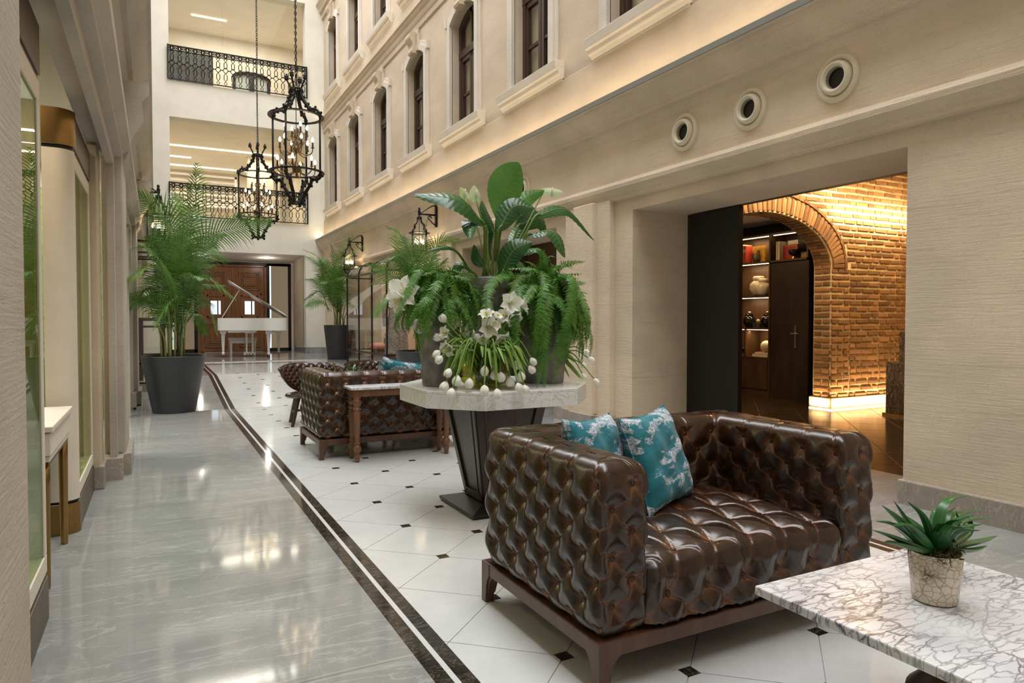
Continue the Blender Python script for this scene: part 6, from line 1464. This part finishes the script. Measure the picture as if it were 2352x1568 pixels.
# ------------------------------------------------------------------ plants
def frond(rng_, b, m_, t_, nl, ll, lw, droop, rad=.006, start=.22, seg=3, lift=.5, curl=0.0, roll=0.0):
    """one feathered leaf: curved rachis and two ranks of strap leaflets -> (verts, faces)"""
    b, m_, t_ = map(np.asarray, (b, m_, t_))
    P = cat_rom([b, m_, t_], 30) if np.linalg.norm(b - m_) > 1e-6 else np.linspace(b, t_, 30)
    mb = MB(); mb.tube(P[::2], np.linspace(rad, rad * .25, 15), 5)
    L = np.r_[0, np.cumsum(np.linalg.norm(np.diff(P, axis=0), axis=1))]; L /= L[-1]
    V = []; F = []
    for i in range(nl):
        u = start + (1 - start) * (i + .5) / nl
        p = np.array([np.interp(u, L, P[:, k]) for k in range(3)]); q = np.array([np.interp(min(1, u + .03), L, P[:, k]) for k in range(3)]); o = np.array([np.interp(max(0, u - .03), L, P[:, k]) for k in range(3)])
        tg = q - o; tg /= np.linalg.norm(tg) + 1e-9
        sd = np.cross(tg, (0, 0, 1.)); 
        if np.linalg.norm(sd) < .2: sd = np.cross(tg, (0.3, 1., 0))
        sd /= np.linalg.norm(sd); up = np.cross(sd, tg); sd, up = sd * cos(roll) + up * sin(roll), up * cos(roll) - sd * sin(roll)
        w = (u - start) / (1 - start); prof = (sin(pi * min(1, .10 + .92 * w)) ** .6) * (1 - .35 * w)
        for s in (-1, 1):
            d = sd * s * (1 - .35 * w) + tg * (.45 + .75 * w) + up * lift * rng_.uniform(.2, .6); d /= np.linalg.norm(d)
            ln = ll * prof * rng_.uniform(.85, 1.12)
            pts = []; cur = p.copy(); dd = d.copy()
            for k in range(seg + 1):
                pts.append(cur.copy()); dd = dd + np.array((0, 0, -droop * (k + 1) / seg)) + tg * curl; dd /= np.linalg.norm(dd); cur = cur + dd * ln / seg
            wd = np.cross(d, up); wd = wd / (np.linalg.norm(wd) + 1e-9)
            base = len(V)
            for k in range(seg):
                ww = lw * (.75 if k == 0 else 1.0 if k == 1 else .62) * (.7 + .3 * prof)
                V += [pts[k] + wd * ww / 2, pts[k] - wd * ww / 2]
            V.append(pts[seg])
            for k in range(seg - 1): F.append((base + 2 * k, base + 2 * k + 1, base + 2 * k + 3, base + 2 * k + 2))
            F.append((base + 2 * seg - 2, base + 2 * seg - 1, base + 2 * seg))
    mb.add(V, F); return mb
def planter(t, h, r0, r1):
    m = MB(); m.lathe([(r0 - .01, 0), (r0, .008), (r1, h - .004), (r1 - .003, h), (r1 - .022, h), (r1 - .028, h - .06)], 56, cap=False); m.lathe([(.001, .0), (r0 - .01, 0)], 56, cap=False); m.build('tapered_pot', PLANTER, t, auto=40)
    m = MB(); m.lathe([(.001, h - .055), (r1 * .5, h - .05), (r1 - .026, h - .06)], 40, cap=False); m.build('soil', SOIL, t)
def palm(label, loc, h, r0, r1, data, extra, ll, lw, nl, seed, sc_=1.0, xmax=9.0):
    def inside(p):
        w = np.array(p) + np.array(loc); c = np.array((0, 0, 1.15))
        return tuple(c + (w - c) * min(1.0, xmax / max(w[0], 1e-6)) - np.array(loc)) if w[0] > xmax else tuple(p)
    t = thing('areca_palm', label, 'potted palm', loc, 0, 'areca palms in charcoal pots'); R = np.random.default_rng(seed)
    planter(t, h, r0, r1)
    L = [tuple(inside(q) for q in d) for d in data]
    for _ in range(extra):
        a = R.uniform(0, 2 * pi); r = R.uniform(.25, .6) * sc_; z = R.uniform(.55, 1.65) * sc_
        b = np.array((R.uniform(-.12, .12), R.uniform(-.12, .12), h + R.uniform(.1, .35) * sc_)); tp = np.array((min(r * cos(a), xmax - loc[0]), r * sin(a), h + z))
        mm = b + (tp - b) * .55 + np.array((-cos(a) * .05, -sin(a) * .05, .18)); L.append((tuple(b), tuple(mm), tuple(tp)))
    for i, (b, mm, tp) in enumerate(L):
        b = (b[0], b[1] + R.uniform(-.08, .08), b[2]); y = R.uniform() < .10
        ln = np.linalg.norm(np.array(tp) - np.array(b)); f = min(1.0, .45 + .4 * ln)
        frond(R, b, mm, tp, int(nl * min(1.0, .55 + .4 * ln)), ll * f, lw, .28 + .25 * R.uniform(), .007, (.26 if i < len(data) else .2), 3, .5, 0.0, (1.0 if i == 5 and seed == 1 else R.uniform(-.9, .9))).build('frond', PALMY if y else PALM, t)
    for i in range(14):
        a = R.uniform(0, 2 * pi); r = R.uniform(.02, .13); tz = R.uniform(.35, .8) * sc_
        m = MB(); P = cat_rom([(r * cos(a), r * sin(a), h - .06), (r * 1.15 * cos(a), r * 1.15 * sin(a), h + tz * .5), (r * 1.9 * cos(a), r * 1.9 * sin(a), h + tz)], 8); m.tube(P, np.linspace(.014, .008, 8), 6); m.build('cane', CANE, t, smooth=True)
    return t
palm('tall areca palm in a charcoal tapered pot on the grey marble aisle', (.20, 9.49, 0), .70, .245, .37, PALM_A, 12, .44, .0185, 34, 1)
palm('areca palm in a charcoal pot by the far right corner', (3.80, 16.0, ZP), .79, .255, .34, PALM_B, 11, .42, .020, 28, 2, 1.0, 3.78)
palm('areca palm in a charcoal pot behind the octagonal table, beside the vitrine', (PALM_C_X, 9.3, 0), .70, .245, .37, PALM_C, 10, .40, .0175, 32, 3, 1.0, 3.85)

# ---- concrete pots on the octagonal table
TZ = .755
def cpot(name, label, x, y, z, prof, sq=False):
    t = thing(name, label, 'plant pot', (x, y, z))
    m = MB(); m.lathe(prof, 4 if sq else 40, cap=False, off=.5 if sq else 0)
    if sq: m.build('pot_body', CONC, t, bevel=.02)
    else: m.build('pot_body', CONC, t, auto=40)
    r = prof[-1][0]; m = MB(); m.lathe([(.001, prof[-1][1] - .02), (r * .98, prof[-1][1] - .025)], 24, cap=False); m.build('soil', SOIL, t)
    return t
PC = (1.905, 3.92)
cpot('concrete_pot', 'tall grey concrete pot with rolled rim holding the peace lily', PC[0], PC[1], TZ, [(.09, 0), (.095, .01), (.115, .30), (.135, .52), (.145, .575), (.166, .59), (.170, .605), (.170, .65), (.163, .658), (.145, .655), (.14, .60)])
cpot('concrete_pot', 'brown grey tapered pot under the left fern', 1.505, 3.81, TZ, [(.098, 0), (.104, .008), (.125, .44), (.127, .445), (.112, .445), (.108, .40)])
cpot('concrete_pot', 'grey tapered pot almost hidden under the hanging right fern', 2.155, 3.70, TZ, [(.122, 0), (.128, .008), (.165, .44), (.165, .448), (.15, .448), (.145, .40)], False)
# ---- peace lily
t = thing('peace_lily', 'peace lily with broad ribbed leaves rising above both ferns', 'plant', (PC[0], PC[1], TZ + .63)); R6 = np.random.default_rng(6); B0 = np.array((PC[0], PC[1], TZ + .63))
def blade(bb, mm, tt, w, nrm, n=56, k=11, fold=.28, ex=.85):
    P = cat_rom([bb, mm, tt], n); nrm = np.asarray(nrm, float); V = np.zeros((n, k, 3))
    for i in range(n):
        u = i / (n - 1); tg = P[min(i + 1, n - 1)] - P[max(i - 1, 0)]; tg /= np.linalg.norm(tg)
        s = np.cross(tg, nrm); s /= np.linalg.norm(s) + 1e-9; nn = np.cross(s, tg)
        wd = w * .5 * (sin(pi * min(1, u ** ex)) ** .7) if 0 < u < 1 else .001
        for j in range(k):
            q = (j / (k - 1) - .5) * 2
            rib = min(.0042, wd * .06) * cos(82 * u - 9 * abs(q)) * min(1, abs(q) * 3) * (1 - abs(q) * .4)
            V[i, j] = P[i] + s * q * wd + nn * (-(abs(q) ** 1.6) * wd * -fold + rib) * -1 + nn * .0
    return V
for (pb, bb, mm, tt, w, tone, nr) in LILY:
    pb, bb, mm, tt = [np.array(q) - B0 for q in (pb, bb, mm, tt)]
    pb = np.array((pb[0] * .8, R6.uniform(-.06, .06), -.02))
    m = MB(); mid = (pb + bb) / 2 + np.array((0, -.01, .02)); m.tube(cat_rom([pb, mid, bb, bb + (mm - bb) * .25], 14), np.linspace(.011, .005, 14), 7); st = m.build('leaf_stalk', LILYS, t, smooth=True)
    m = MB(); m.grid(blade(bb, mm, tt, w * (.80 if w > .25 else .92), nr, fold=.10 if w > .25 else .24, ex=1.3 if w > .25 else .85)); m.build('leaf_blade', LILYL2 if tone else LILYL, st, smooth=True)
    m = MB(); m.tube(cat_rom([bb, mm, tt], 16), np.linspace(.0045, .001, 16), 5); m.build('midrib', LILYS, st, smooth=True)
for i, (a, b, c) in enumerate(SPATHES):
    a, b, c = [np.array(q) - B0 for q in (a, b, c)]
    m = MB(); m.tube(cat_rom([a, (a + b) / 2 + np.array((.01, 0, .01)), b], 10), .005, 6); st = m.build('flower_stalk', LILYS, t, smooth=True)
    m = MB(); m.grid(blade(b - (c - b) * .2, (b + c) / 2, c + (c - b) * .1, .07 if i else .09, (0.2, -1, .3), 14, 7)); m.build('spathe', SPATHE, st, smooth=True)
    m = MB(); m.ball((b + (c - b) * .45 + np.array((0, -.012, 0))), (.008, .008, .03), 8, 6); m.build('spadix', IVORY, st, smooth=True)
# ---- ferns
def fern(label, c, tips, n, seed, spread, drop, rise):
    t = thing('boston_fern', label, 'fern', c); R = np.random.default_rng(seed); c = np.asarray(c)
    tl = [np.asarray(q) - c for q in tips]
    while len(tl) < n:
        a = R.uniform(0, 2 * pi); r = spread * R.uniform(.35, 1.0); z = R.uniform(-drop, rise)
        if z < -.1 and R.uniform() < .5: r = spread * R.uniform(.75, 1.0)
        tl.append(np.array((r * cos(a), r * sin(a) * .8, z)))
    for tp in tl:
        tw = R.normal(0, .35); sw = np.array((-tp[1], tp[0], 0)) * tw
        hr = hypot(tp[0], tp[1]); b = np.array((tp[0] * .12, tp[1] * .12, -.02 + R.uniform(0, .02)))
        peak = max(.03, tp[2] * .75) + (.03 + .17 * R.uniform()) * (1 if tp[2] < .05 else .4); e_ = R.uniform(.35, .75); g_ = R.uniform(.80, 1.08)
        if tp[2] < -.12: P = cat_rom([b, np.array((tp[0] * e_, tp[1] * e_, peak)) + sw * .5, np.array((tp[0] * .9 * g_, tp[1] * .9 * g_, peak * .35)) + sw * .6, np.array((tp[0] * 1.04, tp[1] * 1.04, tp[2] * .5)) + sw * .3, tp], 6)
        else: P = cat_rom([b, np.array((tp[0] * .45, tp[1] * .45, peak)) + sw * .35, tp], 5)
        ln = np.linalg.norm(np.diff(P, axis=0), axis=1).sum()
        ff(R, P, max(16, int(ln / .0098)), .033 + .014 * R.uniform(), .0098, FERNY if R.uniform() < .10 else FERN, t)
    return t
def ff(R, pts, nl, ll, lw, mat, t):
    P = cat_rom(pts, 24); mb = MB(); mb.tube(P[::3], np.linspace(.0022, .001, len(P[::3])), 4)
    L = np.r_[0, np.cumsum(np.linalg.norm(np.diff(P, axis=0), axis=1))]; L /= L[-1]
    u = np.repeat((np.arange(nl) + .5) / nl, 2) * .95 + .05; s = np.tile((-1., 1.), nl)
    p = np.stack([np.interp(u, L, P[:, k]) for k in range(3)], 1); q = np.stack([np.interp(np.minimum(1, u + .03), L, P[:, k]) for k in range(3)], 1); o = np.stack([np.interp(np.maximum(0, u - .03), L, P[:, k]) for k in range(3)], 1)
    tg = q - o; tg /= np.linalg.norm(tg, axis=1)[:, None] + 1e-9
    out = np.array(P[12]) - np.array(P[0]); out[2] = 0; out /= np.linalg.norm(out) + 1e-9
    ref = np.array((0, 0, 1.)) + out * .9 + R.normal(0, .35, 3)
    sd = np.cross(tg, ref); sd /= np.linalg.norm(sd, axis=1)[:, None] + 1e-6; up = np.cross(sd, tg)
    w = np.sin(pi * np.minimum(1, .14 + .86 * u)) ** .55; ln = ll * w * R.uniform(.8, 1.15, len(u))
    d = sd * s[:, None] + tg * .30 - up * .12 + R.normal(0, .10, p.shape); d /= np.linalg.norm(d, axis=1)[:, None]
    wd = tg * (lw * .5 * (.6 + .4 * w))[:, None]
    V = np.stack([p - wd * .7, p + wd * .7, p + d * (ln * .55)[:, None] + wd * 1.0 - up * (ln * .04)[:, None], p + d * (ln * .55)[:, None] - wd * .9 - up * (ln * .04)[:, None], p + d * ln[:, None] + tg * .004 - up * (ln * .22)[:, None]], 1)
    k = len(u); base = (np.arange(k) * 5)[:, None]
    F = [tuple(x) for x in (base + np.array((0, 1, 2, 3))).tolist()] + [tuple(x) for x in (base + np.array((3, 2, 4))).tolist()]
    mb.add(V.reshape(-1, 3).tolist(), F); return mb.build('frond', mat, t)
fern('dense bushy fern in the left concrete pot', (1.505, 3.80, 1.215), FERN_L, 215, 11, .27, .17, .20)
fern('long trailing fern hanging from the right concrete pot over the table edge', (2.155, 3.70, 1.22), FERN_R, 215, 12, .30, .40, .24)

# ---- glass bowl with tulips and amaryllis
VC = np.array((1.70, 3.60, TZ))
t = thing('glass_bowl_vase', 'round amber tinted glass bowl vase full of tulip stems', 'vase', tuple(VC))
bp = [(.05, .002), (.10, .008), (.14, .04), (.158, .085), (.155, .13), (.13, .175), (.105, .20), (.102, .215)]
m = MB(); m.lathe(bp, 40, cap=False); m.lathe([(.001, .002), (.05, .002)], 40, cap=False); m.build('bowl', GLASSY, t, smooth=True)
m = MB(); m.lathe([(.001, .006), (.048, .006), (.097, .012), (.136, .042), (.152, .085), (.150, .115), (.001, .116)], 32, cap=False); m.build('water', glassmat('stem_water', (.80, .80, .42), ior=1.33), t, smooth=True)
ORD = 'first second third fourth fifth sixth seventh eighth ninth tenth eleventh twelfth thirteenth fourteenth fifteenth sixteenth seventeenth eighteenth nineteenth twentieth twenty-first twenty-second twenty-third twenty-fourth'.split()
def ordn(i): return ORD[i]
Rt = np.random.default_rng(21)
def bloom(m, c, d, r, opn):
    """six overlapping petals round axis d"""
    d = np.asarray(d) / np.linalg.norm(d); a = np.cross(d, (0, 0, 1.)); a = a if np.linalg.norm(a) > .1 else np.cross(d, (1., 0, 0)); a /= np.linalg.norm(a); b = np.cross(d, a)
    for k in range(6):
        an = k * pi / 3 + (.1 if k % 2 else 0); rad = a * cos(an) + b * sin(an); tn = -a * sin(an) + b * cos(an); rr = r * (.94 if k % 2 else 1.03)
        A = []
        for u, o, w in ((0, .15, .25), (.25, .72, .8), (.5, .98, 1.0), (.75, .95 + opn * .3, .85), (.92, .74 + opn * .6, .5), (1.0, .60 + opn * .7, .08)):
            A.append([c + d * (u * 2.5 - .2) * r + rad * o * rr * (1 - .10 * q * q) + tn * q * w * rr * .62 for q in (-1, -.5, 0, .5, 1)])
        m.grid(A)
up_ = sorted([q for q in TULIPS if q[2] > .93], key=lambda q: q[0]); lo_ = sorted([q for q in TULIPS if q[2] <= .93], key=lambda q: q[0])
for grp, nm in ((up_, 'upper'), (lo_, 'drooping lower')):
    for i, q in enumerate(grp):
        q = np.array(q)
        if q[2] < .80: q = np.array((0, 0, 1.15)) + (q - np.array((0, 0, 1.15))) * 3.255 / q[1]
        elif q[2] < .93: q = np.array((0, 0, 1.15)) + (q - np.array((0, 0, 1.15))) * 3.39 / q[1]
        lab = 'white tulip, %s from the left among the %s blooms of the glass bowl' % (ordn(i), nm)
        v = q - VC; an = math.atan2(v[1], v[0]); rim = VC + np.array((.09 * cos(an), .09 * sin(an) - .02, .215))
        st_ = VC + np.array((Rt.uniform(-.07, .07), Rt.uniform(-.06, .06), .02))
        o = thing('tulip', lab, 'tulip', tuple(st_), 0, 'white tulips in the glass bowl')
        hp = rim + np.array((v[0] * .35, v[1] * .35, max(.03, .5 * (q[2] - rim[2])) + .06 * Rt.uniform()))
        P = cat_rom([st_, (st_ + rim) / 2 + np.array((0, 0, .02)), rim, hp, q], 26) - st_
        m = MB(); m.tube(P, .0042, 6); m.build('stem', TULIPG, o, smooth=True)
        d = P[-1] - P[-3]; d = d / np.linalg.norm(d) + np.array((0, -.1, 0))
        m = MB(); bloom(m, P[-1] - d * .008, d, .020 + .004 * Rt.uniform(), Rt.uniform(-.25, .25)); m.build('petals', PETAL, o, smooth=True)
        for k in range(2):
            s0 = rim - st_ + np.array((0, 0, -.03)); dirn = np.array((v[0] + Rt.uniform(-.12, .12), v[1] - .05 + Rt.uniform(-.06, .06), 0)); dirn /= np.linalg.norm(dirn) + 1e-6; ln = Rt.uniform(.13, .21)
            tip = s0 + dirn * ln * Rt.uniform(.7, 1.05) + np.array((0, 0, Rt.uniform(-.15, .13))); mid = s0 + dirn * ln * .45 + np.array((0, 0, Rt.uniform(.02, .07)))
            m = MB(); m.grid(blade(s0 - np.array((dirn[0] * .03, dirn[1] * .03, .06)), mid, tip, Rt.uniform(.022, .036), (dirn[0] * -.3, -.4, .8), 14, 5)); m.build('leaf', TULIPG, o, smooth=True)
def amaryllis(label, c, r, src, facing, grp='white amaryllis blooms'):
    c = np.array(c); o = thing('amaryllis', label, 'flower', tuple(src), 0, grp); src = np.array(src)
    f = np.asarray(facing, float); f /= np.linalg.norm(f); a = np.cross(f, (0, 0, 1.)); a /= np.linalg.norm(a); b = np.cross(f, a)
    m = MB(); q = c - f * r * .8; m.tube(cat_rom([src, (src + q) / 2 + np.array((0, .02, .05)), q], 12) - src, .006, 6); m.build('stalk', TULIPG, o, smooth=True)
    for k in range(6):
        an = k * pi / 3 + .3; rad = a * cos(an) + b * sin(an); tn = -a * sin(an) + b * cos(an); A = []; w_ = .50 if k % 2 else .38
        for u, fo, w in ((0, -.85, .10), (.25, -.45, .5), (.5, -.12, .98), (.72, .06, .85), (.9, .08, .42), (1.05, -.03, .03)):
            A.append([c - src + f * r * (fo + .10 * q * q - .05 * sin(5 * q + k)) + rad * r * u * 1.12 + tn * q * w * w_ * r for q in (-1, -.5, 0, .5, 1)])
        m = MB(); m.grid(A); m.build('petal', PETAL, o, smooth=True)
    m = MB()
    for k in range(6):
        an = k * pi / 3; e = (a * cos(an) + b * sin(an)) * .16 * r
        m.tube([c - src - f * r * .6, c - src + f * r * .15 + e], .0016, 4); m.ball(c - src + f * r * .17 + e, .004, 6, 4)
    m.build('stamens', PETALY, o, smooth=True)
AF = [(-.2, -1, .05), (.9, -.3, .2), (.2, -.8, -.7), (-.8, -.5, .1), (-.4, -.5, .9), (-.1, -1, -.1), (.4, -.8, .3), (.3, -.7, -.6), (-.5, -.6, -.6), (.2, -.6, .8), (-.9, -.4, .1), (-.9, -.3, -.4)]
AL = ['white amaryllis facing the camera, topmost of the bowl', 'white amaryllis in profile beside the topmost one', 'white amaryllis nodding under the topmost bloom', 'small white amaryllis turned aside under the topmost bloom', 'white amaryllis pointing up at the head of the central cluster', 'large open white amaryllis in the middle of the central cluster', 'white amaryllis at the right of the central cluster', 'white amaryllis trumpet hanging low at the right of the cluster', 'white amaryllis half hidden under the central cluster', 'narrow white amaryllis petals between the two clusters', 'white amaryllis in profile at the upper left of the tulips', 'cream amaryllis trumpet at the left behind the tulips']
for q, f, l in zip(AMARYL, AF, AL): amaryllis(l, (q[0] * .965, q[1] * .965, 1.15 + (q[2] - 1.15) * .965), q[3] * 1.08, VC + np.array((Rt.uniform(-.05, .05), Rt.uniform(-.03, .05), .04)), f)
VC3 = np.array((1.50, 4.03, TZ))
t = thing('glass_vase', 'slim glass vase behind the left fern pot', 'vase', tuple(VC3)); m = MB(); m.lathe([(.03, 0), (.035, .02), (.035, .25)], 24, cap=False); m.lathe([(.001, .003), (.03, .003)], 20, cap=False); m.build('glass', GLASS, t, smooth=True)
for q, f, l in zip(AMARYL2, ((-.6, -.8, .2), (-.9, -.3, -.2), (-.2, -.8, -.6)), ('large white amaryllis at the far left above the left fern', 'white amaryllis in profile just under the far left one', 'small cream amaryllis hanging below the left fern')): amaryllis(l, q[:3], q[3], VC3 + np.array((0, 0, .03)), f)
VC2 = np.array((2.26, 3.88, TZ))
t = thing('glass_vase', 'small glass vase behind the right fern pot', 'vase', tuple(VC2)); m = MB(); m.lathe([(.035, 0), (.05, .05), (.045, .14)], 24, cap=False); m.lathe([(.001, .003), (.035, .003)], 20, cap=False); m.build('glass', GLASS, t, smooth=True)
for i, q in enumerate(sorted(TULIPS2, key=lambda q: -q[2])):
    q = np.array(q); o = thing('tulip', 'white tulip at the table edge right of the fern, %s from the top' % ordn(i), 'tulip', tuple(VC2 + np.array((0, 0, .02))), 0, 'white tulips right of the fern'); s0 = VC2 + np.array((0, 0, .02))
    P = cat_rom([s0, VC2 + np.array((.02, -.02, .15)), (VC2 + q) / 2 + np.array((.05, -.02, .12)), q], 20) - s0
    m = MB(); m.tube(P, .004, 6); m.build('stem', TULIPG, o, smooth=True); d = P[-1] - P[-3]
    m = MB(); bloom(m, P[-1], d, .019, 0); m.build('petals', PETAL, o, smooth=True)
    for k in range(2):
        tip = (q - s0) * np.array((.8, .8, 1)) + np.array((Rt.uniform(-.05, .03), Rt.uniform(-.05, .05), Rt.uniform(-.04, .03)))
        m = MB(); m.grid(blade(P[8], (P[8] + tip) / 2 + np.array((0, 0, .03)), tip, .026, (-.4, -.7, .5), 14, 5)); m.build('leaf', TULIPG, o, smooth=True)

# ---- succulent in a crackled pot
def succulent(label, loc, first):
    t = thing('potted_succulent', label, 'plant', loc)
    m = MB(); m.lathe([(.046, 0), (.052, .004), (.063, .125), (.061, .128), (.057, .126), (.055, .11)], 48, cap=False); m.build('crackled_pot', CRACKLE, t, auto=40)
    m = MB(); R = np.random.default_rng(8)
    m.lathe([(.001, .125), (.04, .13), (.058, .121)], 24, cap=False)
    for i in range(140):
        a = R.uniform(0, 6.28); r = .062 * sqrt(R.uniform()); c = (r * cos(a), r * sin(a), .124 + .012 * R.uniform()); e = R.normal(0, .006, 3)
        m.tube([c, (c[0] + e[0], c[1] + e[1], c[2] + abs(e[2])), (c[0] + 1.8 * e[0], c[1] + 1.6 * e[1], c[2] + e[2])], [.0025, .0022, .001], 4)
    m.build('moss', MOSS, t, kind='stuff')
    ex = []
    for k in range(14):
        a = R.uniform(0, 6.28); r = R.uniform(.06, .13); z = R.uniform(.17, .25); ex.append(((.02 * cos(a), .02 * sin(a), .13), (r * .55 * cos(a), r * .55 * sin(a), .13 + (z - .13) * .75), (r * cos(a), r * sin(a), z)))
    for b, mm, tp in ALOE_L + ex:
        b = np.array((b[0] * .45, b[1] * .6, .125)); mm = np.array(mm); tp = np.array(tp); P = cat_rom([b, mm, tp], 16); A = []
        for i in range(16):
            u = i / 15; tg = P[min(i + 1, 15)] - P[max(i - 1, 0)]; tg /= np.linalg.norm(tg); hr = np.array((tp[0], tp[1], 0)); hr /= np.linalg.norm(hr) + 1e-6
            s = np.cross(tg, (0, 0, 1.)); s = s if np.linalg.norm(s) > .15 else np.array((1., 0, 0)); s /= np.linalg.norm(s); nn = np.cross(s, tg); w = .0128 * (1 - u) ** .65 * (1 + .35 * sin(pi * u)) + .0004
            A.append([P[i] + s * w * cos(q) + nn * (w * .34 * sin(q) + (w * .55 * cos(q) ** 2 if sin(q) >= -.1 else w * .30 * cos(q) ** 2)) for q in np.linspace(0, 2 * pi, 11)])
        m = MB(); m.grid(A); m.build('leaf', ALOE, t, smooth=True)
    return t
sp = succulent('green spiky succulent in a crackled silver pot on the near coffee table', (1.765, 1.035, .43), True)
dup(sp, 'small spiky succulent on the coffee table beyond the far sofa', (1.80, 6.95, .43), 1.0)
